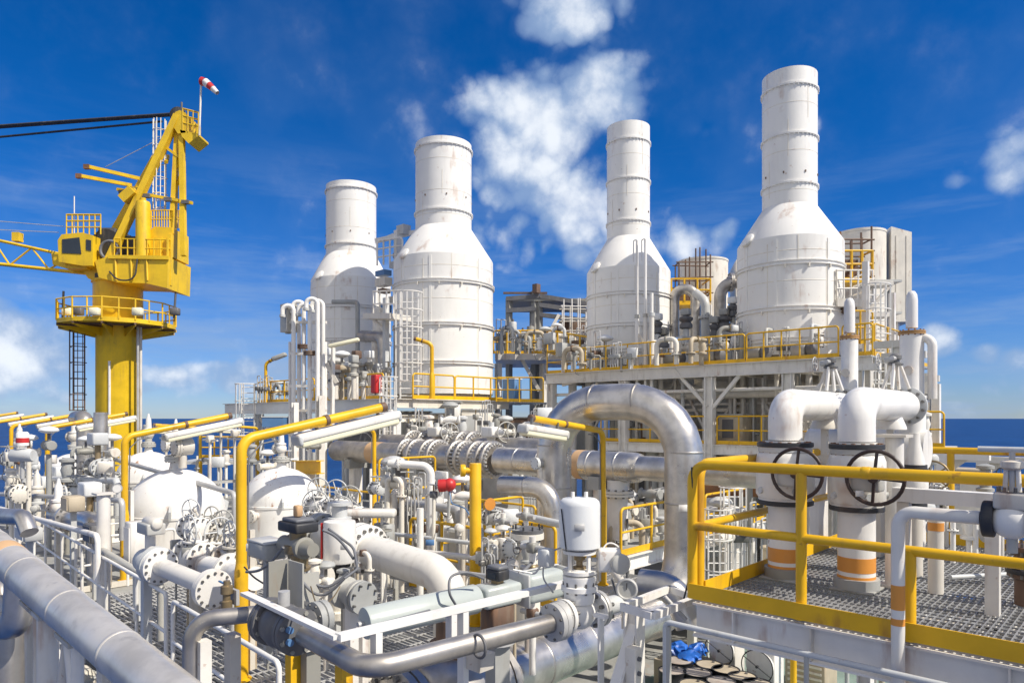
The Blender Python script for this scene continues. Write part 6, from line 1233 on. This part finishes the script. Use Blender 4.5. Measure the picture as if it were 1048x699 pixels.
t = thing('regulator', 'small white pressure box on tubing left of the domed actuator', 'regulator', G0+Z*.4-Vector((.36,0,0))); q = G0+Z*.5-Vector((.3,0,0)); part(t, 'box', MB().cbox(q, .12, .12, .16, .015, 1), 'lgrey'); part(t, 'tube', MB().path([q, q-Z*.15-Vector((.1,0,0)), q-Z*.1-Vector((.3,.05,0))], .01, .04, 6), 'steel')
c = PD(642, 602, 6.6); t = thing('pressure_gauge', 'dark dial gauge with steel ring right of the globe valve', 'gauge', c-Z*.35); fx = Vector((-.25,-1,.1)).normalized(); part(t, 'ring', MB().torus(c+fx*.07, fx, .09, .014), 'steel'); part(t, 'face', MB().lathe(c+fx*.03, fx, [(.09,0),(.09,.036)], 22), 'lgrey'); part(t, 'pointer', MB().bar(c+fx*.068, c+fx*.068+Z*.06, .012, .003), 'dark'); part(t, 'body', MB().lathe(c-fx*.14, fx, [(.04,0),(.08,.03),(.095,.1),(.09,.17)], 22), 'steel'); part(t, 'neck', MB().tube(c-Z*.35, c-Z*.08, .04, 10), 'steel'); part(t, 'top_handle', MB().path([c+Z*.1, c+Z*.22, c+Z*.22+Vector((-.1,0,0))], .015, .03, 8), 'darkgrey')
pipe('white pipe leaving the globe valve to the right under the bracket', [G0+ax*.26, G0+ax*.75, G0+ax*.75-Z*2], .085, 'lgrey', .2, n=18)
pipe('silver lagged pipe tail behind the dial gauge', [PD(656, 596, 8.4), PD(690, 600, 8.2), PD(706, 640, 8.1)], .17, 'silver', .3, n=22)
for i, px in enumerate((616,)):
    q = PD(615, 630, 6.0); t = thing('support_post', 'thin white flat bar post below the globe valve flange', 'post', setz(q, ZF)); part(t, 'post', MB().bar(setz(q, ZF), q, .07, .02), 'white'); part(t, 'clip', MB().box(q, .12, .06, .03), 'white')
# scotch yoke actuator
b0, b1 = PD(372, 638, 6.9), PD(488, 612, 7.7); ax2 = (b1-b0).normalized()
t = thing('valve_actuator', 'long grey green cylinder valve actuator behind the white angle frame', 'actuator', b0-Z*.2)
part(t, 'spring_can', MB().lathe(b0, ax2, [(.1,0),(.155,.012),(.16,.03),(.16,(b1-b0).length-.03),(.14,(b1-b0).length)], 32), 'greengrey')
hc = b1+ax2*.28; part(t, 'yoke_housing', MB().cbox(hc, .5, .3, .24, .04, 2, ax2, ax2.cross(Z)), 'greengrey')
cy = hc+ax2*.3; part(t, 'cylinder', MB().cbox(cy+ax2*.3, .56, .36, .34, .07, 3, ax2, ax2.cross(Z)), 'greengrey')
for k in (0, .58): part(t, 'end_plate', MB().cbox(cy+ax2*(k+.01), .035, .4, .38, .012, 1, ax2, ax2.cross(Z)), 'lgrey')
part(t, 'tie_rod', MB().tube(cy+Z*.19, cy+ax2*.6+Z*.19, .012, 8), 'steel'); part(t, 'stop_bolt', MB().tube(b0-ax2*.06, b0, .03, 10), 'steel')
part(t, 'mounting_block', MB().cbox(hc-Z*.28, .3, .26, .34, .02, 1, ax2, ax2.cross(Z)), 'brown'); part(t, 'mounting_post', MB().box(setz(hc, (ZA+hc.z-.45)/2), .2, .2, hc.z-.45-ZA, ax2, ax2.cross(Z)), 'grey')
part(t, 'valve_neck', MB().lathe(hc-Z*.55, Z, [(.2,0),(.2,.06),(.13,.07),(.13,.2)], 18), 'steel')
c = hc+Z*.22; t = thing('switch_box', 'black limit switch box on top of the grey green actuator', 'switch box', hc+Z*.12); part(t, 'housing', MB().cbox(c, .22, .18, .12, .02, 2), 'dark'); part(t, 'cover', MB().cbox(c+Z*.08, .2, .16, .05, .015, 1), 'hose'); part(t, 'bracket', MB().box(c-Z*.08, .1, .1, .05), 'brass')
part(t, 'display_window', MB().box(c-V*.093, .13, .006, .07), 'glass')
# ------------------------------------------------------------------ big white elbow pipe at centre left
e0, e1 = PD(368, 560, 11.4), PD(462, 590, 10.0); ax = (e1-e0).normalized()
pipe('big white flanged pipe bending down in the middle of the photo', [e0, e1, setz(e1, ZF)], .26, 'clean', .5, n=36, fl=[(e0+ax*.16, ax), (e0+ax*.03, ax)], flr=1.55, ft=.075, nb=18)
t = thing('plug_valve', 'grey valve body joined to the big white flanged pipe', 'valve', setz(e0-ax*.5, ZA)); c = e0-ax*.55
part(t, 'body', MB().lathe(c-ax*.5, ax, [(.26,0),(.36,.15),(.38,.5),(.36,.75),(.26,1.0)], 24), 'lgrey'); part(t, 'flange', MB().flange(c-ax*.5, ax, .4, .08, 16, .02), ['lgrey', 'bolt']); part(t, 'stem_tower', MB().lathe(c+Z*.3, Z, [(.2,0),(.2,.1),(.13,.11),(.13,.3),(.2,.31),(.2,.36)], 18), 'lgrey'); part(t, 'leg', MB().box(setz(c, (ZA+c.z-.36)/2), .3, .3, c.z-.36-ZA), 'white')
c = PD(347.5, 554, 10.2); r = .235
t = thing('actuator_can', 'pale upright cylinder actuator with red strip beside the big white pipe', 'actuator', c-Z*.75); part(t, 'shell', MB().lathe(c-Z*.3, Z, [(r*.95,0),(r,.02),(r,.56),(r*.96,.6),(r*.3,.615)], 32), 'clean'); part(t, 'red_strip', MB().box(c-Vector((r+.01,.05,-.02)), .025, .06, .52, Vector((1,0,0)), Vector((0,1,0))), 'red'); part(t, 'yoke', MB().lathe(c-Z*.62, Z, [(.14,0),(.14,.04),(.08,.05),(.08,.24),(.16,.26),(.16,.32)], 18), 'dark'); part(t, 'valve_body', MB().lathe(c-Z*1.1, Z, [(.24,0),(.24,.1),(.18,.12),(.2,.36),(.15,.48)], 22), 'cream'); part(t, 'stand', MB().box(setz(c, (ZA+c.z-1.1)/2), .3, .3, c.z-1.1-ZA), 'lgrey')
# actuator tower with black box and loops of hose
c = PD(305, 540, 8.2); t = thing('valve_actuator', 'tall brown actuator with black top box and loops of grey hose', 'actuator', c-Z*.9)
part(t, 'top_box', MB().cbox(c+Z*.02, .44, .3, .12, .025, 2), 'dark'); part(t, 'top_cap', MB().cbox(c+Z*.1, .34, .24, .05, .015, 1), 'hose'); part(t, 'indicator', MB().cbox(c+Z*.2, .1, .08, .13, .012, 1), 'tan')
part(t, 'gear_body', MB().lathe(c-Z*.5, Z, [(.14,0),(.15,.04),(.12,.06),(.12,.2),(.16,.22),(.16,.3),(.1,.32),(.1,.45)], 18), 'brass')
part(t, 'cross_cylinder', MB().lathe(c-Z*.22+U*.34, -U, [(.06,0),(.1,.01),(.1,.16),(.13,.17),(.13,.5),(.1,.51),(.08,.68)], 18), 'grey'); part(t, 'bracket_plate', MB().box(c-Z*.72, .04, .3, .42), 'lgrey'); part(t, 'bracket_plate', MB().box(c-Z*.72-U*.2, .04, .3, .42), 'lgrey'); part(t, 'stem', MB().tube(c-Z*1.25, c-Z*.45, .09, 14), 'steel')
for a, b_, s in (((296,572,8),(352,592,8),26), ((298,566,8.1),(356,586,8.2),24), ((330,542,8.2),(362,572,8.4),-6), ((290,560,8),(252,585,8.3),8)):
    p, q = PD(*a), PD(*b_); part(t, 'hose', MB().sweep([p.lerp(q, k/12)-Z*(s*8/F)*math.sin(math.pi*k/12)*1.0 for k in range(13)], .017, 8), 'hose')
part(t, 'hose', MB().path([PD(352, 592, 8), PD(366, 582, 8.2), PD(362, 560, 8.5), PD(336, 541, 8.3)], .016, .08, 8), 'hose')
c = PD(274, 562, 8.6); t = thing('junction_box', 'flat grey box with sloping lid left of the brown actuator', 'junction box', c-Z*.2); part(t, 'box', MB().cbox(c, .46, .3, .2, .02, 1), 'grey'); part(t, 'lid', MB().cbox(c+Z*.11, .48, .32, .03, .01, 1), 'lgrey'); part(t, 'stand', MB().box(setz(c-Z*.6, c.z-.75), .08, .08, 1.3), 'grey')
c = PD(303, 598, 7.6); t = thing('cover_plates', 'pair of grey steel guard plates below the brown actuator', 'guard plate', c-Z*.3); part(t, 'plate', MB().box(c, .3, .02, .5), 'lgrey'); part(t, 'side_plate', MB().box(c+U*.2-V*.1, .02, .24, .5), 'grey'); part(t, 'base', MB().box(c-Z*.26+V*.05, .46, .3, .03), 'darkgrey')
c = PD(360, 608, 8.6); t = thing('flanged_block', 'dark grey flanged block between the hoses and big white pipe', 'valve', c-Z*.3); part(t, 'body', MB().lathe(c-U*.2, U, [(.16,0),(.2,.02),(.2,.08),(.13,.1),(.13,.3),(.2,.32),(.2,.4)], 20), 'lgrey'); part(t, 'flange', MB().flange(c-U*.24, U, .2, .05, 8, 0), ['grey', 'bolt']); part(t, 'leg', MB().box(setz(c, (ZA+c.z-.15)/2), .12, .12, c.z-.15-ZA), 'white')
t = thing('support_stand', 'white slotted steel stand under the pale cylinder actuator', 'stand', setz(PD(365, 640, 8.8), ZA))
for px in (356, 372): part(t, 'leg', MB().bar(setz(PD(px, 640, 8.8), ZA), PD(px, 598, 8.8), .09), 'white')
part(t, 'shelf', MB().bar(PD(352, 612, 8.8), PD(376, 616, 8.8), .1), 'white')
# ------------------------------------------------------------------ centre pipework between header and foreground
pipe('white pipe bending down in front of the flanged header', [PD(398, 474, 14.2), PD(441, 477, 14), setz(PD(441, HY, 14), ZA)], .08, 'clean', .2, n=16, fl=[(PD(408, 475, 14.15), Vector((1,0,0)))])
pipe('short white upright stub left of the white bent pipe', [setz(PD(430, HY, 13), ZA), PD(430, 520, 13)], .065, 'clean', n=14)
t = thing('alarm_beacon', 'red alarm horn on a pipe in front of the flanged header', 'alarm', PD(458, 500, 13)); c = PD(460, 496, 13); part(t, 'horn', MB().sphere(c, .125, 18), 'red'); part(t, 'base', MB().lathe(c, Vector((-1,0,-.1)), [(.1,0),(.12,.1),(.12,.2),(.08,.22)], 16), 'red'); part(t, 'stem', MB().tube(c, PD(459, 530, 13.1), .03, 8), 'lgrey'); part(t, 'cable', MB().path([c-Z*.1, PD(462, 515, 12.9), PD(476, 520, 12.6), PD(480, 526, 12.4)], .012, .1, 6), 'sblue')
t = thing('horn_bell', 'small orange lamp beside the yellow post below the header', 'lamp', PD(498, 520, 13.4)); c = PD(498, 515, 13.4); part(t, 'bell', MB().lathe(c, Vector((.6,-1,0)), [(.06,0),(.09,.06),(.12,.14)], 16), 'orange'); part(t, 'bracket', MB().tube(c, c-Z*.4, .03, 8), 'steel')
random.seed(31)
mids = [(386,500,17),(397,488,17),(405,505,16),(414,515,16),(394,520,15),(424,502,16.5),(450,512,15),(452,490,15.5),(505,530,13.5),(515,545,12.5),(522,528,13),(508,560,11.5),(530,560,11),(538,540,12),(470,540,13),(405,565,12.2),(392,560,12),(545,575,9.5),(524,578,10)]
for i, (px, py, D) in enumerate(mids):
    c = PD(px, py, D); k = i % 4
    if k == 0: gatevalve(f'small flanged valve in the tangle below the lagged header, {ORD[i//4]} from the left', c, random.choice([U, V]), .1, wr=.15, mat='lgrey', wmat='grey', stem=2.8, group='small valves below the header')
    elif k == 1:
        t = thing('pipe_manifold', f'vertical steel manifold below the lagged header, {ORD[i//4]} from the left', 'manifold', setz(c, ZA), 'manifolds below the header')
        part(t, 'riser', MB().tube(setz(c, ZA), c+Z*.35, .05, 10), 'white')
        for q in range(4): part(t, 'branch', MB().tube(c-Z*.3*q+Z*.2-U*.2, c-Z*.3*q+Z*.2+U*.2, .04, 8), 'steel'); part(t, 'valve_block', MB().cbox(c-Z*.3*q+Z*.2, .14, .14, .14, .02, 1), ['grey','brass','lgrey','brown'][q])
    elif k == 2: instrument(f'{["transmitter","gauge","box"][i//4 % 3]} on a stem below the lagged header, {ORD[i//4]} from the left', setz(c, ZA), c.z-ZA, i//4 % 3, ['lgrey','bluegrey','white'][i % 3], 'instruments below the header')
    else:
        t = thing('instrument_panel', f'white instrument plate with tubing below the header, {ORD[i//4]} from the left', 'instrument panel', setz(c, ZA), 'instrument plates below the header'); part(t, 'plate', MB().cbox(c, .4, .06, .34, .01, 1), 'white'); part(t, 'post', MB().bar(setz(c, ZA), c, .07), 'lgrey')
        for q in (-1, 0, 1): part(t, 'tube', MB().path([c+U*.12*q-V*.05, c+U*.12*q-V*.14-Z*.1, c+U*.1*q-V*.1-Z*.6], .012, .05, 6), 'steel')
for i, (a, b_, r, m_) in enumerate((((388,560,13.5),(500,572,11.5),.05,'white'), ((392,545,14),(520,560,12),.04,'lgrey'), ((400,512,16.5),(470,522,14),.09,'steel'), ((440,582,11.5),(545,595,9.6),.035,'steel'), ((400,590,11),(470,604,9.8),.03,'steel'), ((500,520,14),(590,540,12),.07,'lgrey'), ((600,548,12),(640,600,10),.06,'white'), ((520,600,9),(560,560,9.8),.025,'hose'))):
    p, q = PD(*a), PD(*b_); pipe(f'{["white","pale grey","steel","thin steel","slender steel","grey","white angled","dark hose like"][i]} pipe crossing the tangle {["left of the yellow post","behind the yellow post","under the flanges","beside the big white bend","over the deck grating","behind the domed actuator","below the arch","by the black switch box"][i]}', [p, q, q-Z*.6], r, m_, .1, n=10)
t = thing('equipment_skid', 'pale grey cabinet row under the flanged header', 'cabinet', setz(PD(450, 520, 17), ZA)); c = setz(PD(462, 520, 16.2), ZA+.5); part(t, 'housing', MB().cbox(c, 1.6, .6, 1.0, .03, 1), 'lgrey')
for k in (-1, 0, 1): part(t, 'door', MB().box(c-V*.31+U*.5*k, .44, .02, .85), 'white')
c = PD(540, 545, 11); t = thing('filter_housing', 'dark topped filter cylinder beside the silver elbow pipe', 'filter', setz(c, ZA)); part(t, 'shell', MB().lathe(setz(c, ZA), Z, [(.2,0),(.2,c.z-ZA-.1),(.26,c.z-ZA-.09),(.26,c.z-ZA),(.2,c.z-ZA+.01)], 22), 'cream'); part(t, 'cover', MB().lathe(c, Z, [(.25,0),(.25,.06),(.1,.1)], 22), 'darkgrey'); m = MB().bolts(c, Z, .23, 10, .016, .24); m.lathe(c-Z*.004, Z, [(.22,0),(.24,0),(.24,.008),(.22,.008)], 24, False); part(t, 'stud_ring', m, 'dark')
t = thing('canopy', 'white rounded hood over instruments left of the white bent pipe', 'hood', setz(PD(378, 530, 13), ZA)); c = PD(378, 525, 13); part(t, 'hood', MB().cbox(c, .3, 1.0, .16, .06, 3, Vector((0,1,0)), Vector((1,0,0))), 'clean')
for px in (370, 391): part(t, 'leg', MB().tube(setz(PD(px, HY, 13), ZA), PD(px, 528, 13), .03, 8), 'white')
# under the stack deck front: ducts and boxes in shade
for i, (px0, px1, y0, y1, D, mt) in enumerate(((440,470,424,452,31,'beige'),(472,505,420,450,31.5,'cream'),(508,548,428,455,33,'brown'),(410,438,422,450,31,'lgrey'),(455,470,412,440,30.6,'clean'),(520,556,455,500,32,'beige'),(345,400,430,455,31,'grey'),(400,520,460,520,27,'darkgrey'))):
    a, b_ = PD(px0, y1, D), PD(px1, y0, D); c = (a+b_)/2+Vector((0,.6,0)); w_, h_ = b_.x-a.x, b_.z-a.z
    t = thing('equipment_housing', f'{dict(beige="tan",cream="cream",brown="brown",lgrey="pale grey",clean="white",grey="grey",darkgrey="dark grey")[mt]} duct box under the stack deck, {ORD[i]} of its group', 'machinery', setz(c, a.z), 'duct boxes under the stack deck')
    part(t, 'housing', MB().cbox(c, w_, 1.2, h_, .04, 1, Vector((1,0,0)), Vector((0,1,0))), mt); part(t, 'panel', MB().box(c-Vector((w_*.1,.61,0)), w_*.55, .03, h_*.65, Vector((1,0,0)), Vector((0,1,0))), 'lgrey' if i % 2 else 'darkgrey'); part(t, 'flange_rim', MB().box(c+Z*(h_/2+.03), w_+.12, 1.3, .06, Vector((1,0,0)), Vector((0,1,0))), 'grey'); part(t, 'support_leg', MB().bar(setz(c, ZF), c-Z*h_/2, .25), 'grey')
for i, (px, D) in enumerate(((150,33),(170,31),(186,34),(226,32),(240,30),(215,28.5))):
    c = setz(PD(px, HY, D), 0); t = thing('pipe_rack_post', f'slim white post behind the domes by the sea, {ORD[i]} from the left', 'post', setz(c, ZA-.1), 'slim posts behind the domes'); part(t, 'post', MB().tube(setz(c, ZA-.1), setz(c, -.5-.2*(i % 3)), .06, 8), 'white'); part(t, 'arm', MB().bar(setz(c, -.9)-U*.7, setz(c, -.9)+U*.7, .07), 'lgrey'); part(t, 'instrument_head', MB().cbox(setz(c, -.45-.2*(i % 3)), .3, .25, .3, .03, 1), ['lgrey','white','cream'][i % 3])
railing('yellow guard rail behind the domes at the sea side below the stack deck', PD(205, 447, 33)-Z*1.0, PD(262, 447, 33)-Z*1.0, 1.0, .04, 'yellow', .14, 4)
struct('side_gallery', MB().box(PD(235, 449, 34)-Z*1.1, 4.0, 2.5, .15, Vector((1,0,0)), Vector((0,1,0))), 'lgrey')
# ------------------------------------------------------------------ small pipework, tubing and cables
def clutter(i, c, z0, s, place, rng, group):
    """one small piece of plant standing on a stem from z0"""
    k = rng.randint(0, 5); col = rng.choice(['lgrey','grey','cream','beige','grey','lgrey','white','dull'] if 'far left' in group else ['white','cream','lgrey','grey','clean','beige']); dk = rng.choice(['darkgrey','bolt','brown','grey','brass'])
    nm = ['spool_valve','diaphragm_valve','tubing_tree','conduit_box','pipe_loop','needle_valve'][k]; o = ORD[i % 18]
    t = thing(nm, f'{["spool valve","mushroom topped valve","steel tubing tree","cabled box","bent pipe loop","needle valve"][k]} {place}, {o} from the left', nm.replace('_', ' '), setz(c, z0), group)
    d = rng.choice([U, V, U, Vector((1,0,0))])
    if k == 0:
        part(t, 'stem_pipe', MB().tube(setz(c, z0), c-Z*.3*s, .05*s, 8), col); m = MB().lathe(c-Z*.3*s, Z, [(.06*s,0),(.14*s,.02*s),(.14*s,.07*s),(.08*s,.09*s),(.12*s,.25*s),(.08*s,.4*s),(.14*s,.42*s),(.14*s,.47*s),(.06*s,.5*s)], 14); part(t, 'body', m, col)
        part(t, 'handwheel', MB().wheel(c+d*.28*s, d, .13*s, .012*s, 4), dk); part(t, 'spindle', MB().tube(c, c+d*.28*s, .03*s, 7), dk)
    elif k == 1:
        part(t, 'stem_pipe', MB().tube(setz(c, z0), c-Z*.2*s, .06*s, 8), col); part(t, 'body', MB().lathe(c-d*.25*s, d, [(.1*s,0),(.12*s,.03*s),(.07*s,.08*s),(.11*s,.25*s),(.07*s,.42*s),(.12*s,.47*s),(.1*s,.5*s)], 12), col)
        part(t, 'bonnet', MB().tube(c, c+Z*.3*s, .035*s, 8), dk); part(t, 'diaphragm', MB().lathe(c+Z*.28*s, Z, [(.06*s,0),(.2*s,.05*s),(.21*s,.08*s),(.18*s,.13*s),(.06*s,.17*s)], 18), rng.choice(['lgrey','bluegrey','grey','clean']))
    elif k == 2:
        for q in range(4):
            e = d*(.09*s*(q-1.5)); h = rng.uniform(.1, .6)*s
            part(t, 'tube', MB().path([setz(c, z0)+e, c+e+Z*h, c+e+Z*h+d.cross(Z)*.2*s, c+e+Z*(h-.3*s)+d.cross(Z)*.2*s], .013*s+.004, .05, 6), 'steel')
        part(t, 'manifold_block', MB().cbox(c, .42*s, .1*s, .12*s, .015, 1, d, d.cross(Z)), dk)
    elif k == 3:
        part(t, 'post', MB().bar(setz(c, z0), c, .05*s), col); part(t, 'box', MB().cbox(c+Z*.1*s, .32*s, .16*s, .3*s, .015, 1, d, d.cross(Z)), rng.choice(['lgrey','grey','bluegrey','white']))
        part(t, 'cable', MB().path([c-Z*.05*s+d*.1*s, c-Z*.4*s+d*.15*s, c-Z*.45*s+d*.5*s, c+Z*.1*s+d*.7*s], .012, .1, 6), 'hose')
    elif k == 4:
        part(t, 'pipe_wall', MB().path([setz(c, z0), c+Z*.25*s, c+Z*.25*s+d*.5*s, setz(c+d*.5*s, z0)], .055*s, .15*s, 10), col); part(t, 'flange', MB().flange(c-Z*.1*s, Z, .11*s, .035*s, 8, 0), [col, 'bolt']); part(t, 'clamp', MB().box(c+Z*.25*s+d*.25*s, .05, .14*s, .14*s, d, d.cross(Z)), dk)
    else:
        part(t, 'stem_pipe', MB().tube(setz(c, z0), c, .04*s, 8), col); part(t, 'body', MB().cbox(c+Z*.06*s, .16*s, .12*s, .14*s, .02*s, 1), dk); part(t, 'bar_handle', MB().tube(c+Z*.26*s-d*.12*s, c+Z*.26*s+d*.12*s, .014*s+.003, 6), 'steel'); part(t, 'spindle', MB().tube(c+Z*.1*s, c+Z*.27*s, .02*s, 6), 'brass'); part(t, 'side_outlet', MB().path([c+Z*.05*s, c+Z*.05*s+d*.25*s, c-Z*.3*s+d*.25*s], .025*s, .08, 7), col)
def scatter(n, x0, x1, y0, y1, D0, D1, zf, s0, s1, place, group, seed, dpy=None):
    rng = random.Random(seed)
    for i in range(n):
        px = x0+(x1-x0)*(i+rng.uniform(.1, .9))/n; y = rng.uniform(y0, y1); D = D0+(D1-D0)*rng.random()
        if dpy: D = zf*F/(HY-y)*rng.uniform(.8, .95)
        c = PD(px, y, D); z0 = zf if zf is not None else c.z-.5
        if c.z < z0+.35: c.z = z0+rng.uniform(.4, .9)
        clutter(i, c, z0, rng.uniform(s0, s1), place, rng, group)
scatter(16, 572, 690, 360, 376, 28.5, 32, ZT, 1.3, 2.2, 'behind the rail by the vent poles', 'plant on the left of the turbine deck', 101)
scatter(15, 690, 850, 345, 366, 26.5, 29.5, ZT, 1.2, 2.0, 'behind the rail before the right stacks', 'plant on the right of the turbine deck', 102)
scatter(10, 335, 400, 375, 402, 30.5, 33, ZL, 1.4, 2.2, 'on the stack deck below the leftmost stack', 'plant on the stack deck', 103)
scatter(8, 262, 300, 396, 408, 36, 38, ZL, 1.2, 1.8, 'behind the left end rail of the stack deck', 'plant at the end of the stack deck', 104)
scatter(14, 506, 600, 340, 358, 36.5, 38.5, PD(500, 362, 38).z, 1.2, 2., 'on the steel shelter deck', 'plant on the shelter deck', 105)
scatter(18, 390, 480, 488, 560, 13, 17, ZA, .8, 1.3, 'in the tangle left of the yellow post', 'plant left of the yellow post', 106)
scatter(12, 492, 545, 550, 592, 9.5, 11.5, ZA, .5, .75, 'between the yellow post and domed actuator', 'plant between yellow post and actuator', 107)
scatter(12, 610, 682, 492, 560, 17.5, 21, ZA, 1.0, 1.7, 'framed by the legs of the silver arch', 'plant seen through the arch', 108)
scatter(12, 726, 800, 500, 580, 18, 23, ZF, 1.1, 1.8, 'below the platform by the first riser', 'plant beyond the platform corner', 109)
scatter(18, 2, 118, 452, 500, 17.5, 23, ZA, .9, 1.3, 'among the far left valves', 'small plant of the far left', 110)
scatter(6, 170, 250, 555, 580, 10.6, 12, ZA, .45, .65, 'around the foot of the nearest dome', 'small plant by the nearest dome', 111)
scatter(10, 255, 380, 560, 610, 8.6, 10.4, ZA, .5, .8, 'behind the brown actuator and hoses', 'small plant behind the brown actuator', 112)
scatter(10, 200, 330, 455, 480, 24, 31, ZA, 1.0, 1.5, 'between the domes and the stack deck', 'small plant behind the domes', 113)
scatter(14, 400, 560, 428, 446, 25, 30, ZA, 1.2, 1.9, 'in the shade under the stack deck edge', 'small plant under the stack deck', 114)
scatter(7, 880, 950, 430, 455, 12, 20, ZF, .7, 1.0, 'behind the upright vents at the right', 'small plant behind the upright vents', 115)
scatter(6, 940, 1030, 515, 545, 6.6, 8.2, ZR, .45, .7, 'on the grated platform at far right', 'small plant on the grated platform', 116)
# pipe rack below the flanged header, yellow framing and trays
for i, (px, y, D, L) in enumerate(((398, 520, 16, 2.4), (420, 548, 14.5, 2.0), (452, 536, 15, 2.6), (505, 548, 13.8, 1.6), (388, 488, 19, 2.0))):
    p = setz(PD(px, HY, D), ZA); railing(f'short yellow frame rail in the tangle below the header, {ORD[i]} of five', p, p-U*L if i % 2 else p+V*L, PD(px, y-18, D).z-ZA if PD(px, y-18, D).z-ZA > .8 else .9, .032, 'yellow', .14, 2, group='yellow frames below the header')
railing('yellow guard rail at the lower gap between stack deck and turbine deck', PD(508, 411, 31.5), PD(556, 412, 30.5), 1.1, .034, 'yellow', .14, 4)
for i, (a, b_, w_) in enumerate((((130,500,20),(240,492,26),.3), ((600,520,19),(684,500,23),.35))):
    p, q = PD(*a), PD(*b_); t = thing('cable_tray', ['galvanised cable tray behind the nearest dome','galvanised cable tray seen through the arch'][i], 'cable tray', p-Z*.3, 'cable trays'); m = MB(); sd = (q-p).normalized().cross(Z)
    for k in (-1, 1): m.bar(p+sd*w_/2*k, q+sd*w_/2*k, .02, .09)
    n_ = int((q-p).length/.3)
    for k in range(n_): e = p.lerp(q, (k+.5)/n_); m.bar(e-sd*w_/2, e+sd*w_/2, .03, .015)
    part(t, 'tray', m, 'steel')
    for k in range(4): part(t, 'cable', MB().tube(p+sd*(w_*(k-1.5)/5)+Z*.03, q+sd*(w_*(k-1.5)/5)+Z*.03, .018, 6), ['hose','dark','hose','grey'][k])
    for k in (.2, .8): e = p.lerp(q, k); part(t, 'hanger', MB().bar(setz(e, ZA), e-Z*.03, .05), 'white')
# loose cables and impulse tubing in the foreground
def cable(label, pts, r=.012, mat='hose', n=14):
    P = [PD(*p) for p in pts]; out_ = []
    for j in range(len(P)-1):
        p0, p1, p2, p3 = P[max(0, j-1)], P[j], P[j+1], P[min(len(P)-1, j+2)]
        for k in range(n):
            q = k/n; out_.append(.5*((2*p1)+(p2-p0)*q+(2*p0-5*p1+4*p2-p3)*q*q+(3*p1-p0-3*p2+p3)*q**3))
    out_.append(P[-1]); m = MB().sweep(out_, r, 8)
    return solo('cable', m, mat, label, 'cable', 'loose cables and tubes')
cable('grey hose looping from the black switch box over the grey green actuator', [(495,592,7.5),(478,586,7.4),(462,590,7.3),(460,606,7.2),(466,618,7.3)], .014)
cable('thin tube curling down from the domed actuator', [(575,560,6.3),(560,568,6.3),(556,590,6.4),(566,606,6.5)], .008, 'steel')
cable('black cable draped from the front lamp post to the flat grey box', [(250,580,9.1),(262,592,8.9),(280,600,8.6),(292,588,8.5)], .011, 'dark')
cable('thin grey cable along the white angle frame', [(262,612,6.1),(300,628,5.7),(342,648,5.1),(380,640,5.3),(440,624,5.7)], .009)
cable('thin copper coloured tube below the brown actuator', [(318,600,7.8),(326,620,7.4),(340,612,7.8),(348,600,8)], .008, 'brass')
cable('grey cable sagging behind the dial gauge', [(626,592,6.9),(634,612,7.0),(650,618,7.1),(676,604,7.2)], .01)
cable('pale tube looping at the domed actuator positioner', [(612,570,6.3),(622,556,6.3),(634,562,6.3),(636,590,6.4)], .007, 'clean')
cable('dark cable running down the platform corner post', [(708,478,5.7),(709,530,5.72),(707,580,5.75),(700,612,5.8)], .008, 'dark')
# small tags and a clamp or two
for i, (px, py, D, sx, sz, m_, lb) in enumerate(((258,560,9.05,.16,.1,'clean','small white tag plate wired to the front lamp post'),(593,540,6.05,.09,.06,'steel','small steel tag plate on the domed actuator'),(352,560,9.9,.1,.07,'steel','small steel tag plate on the pale cylinder actuator'),(880,505,5.65,.07,.05,'clean','small white tag on the right block valve'),(440,555,9.7,.12,.08,'sblue','small blue tag on the big white bent pipe'),(700,520,12.9,.2,.12,'clean','small white tag on the right leg of the arch'))):
    solo('tag_plate', MB().cbox(PD(px, py, D), sx, .012, sz, .004, 1, Vector((1,0,0)), Vector((0,1,0))), m_, lb, 'tag', 'tag plates')
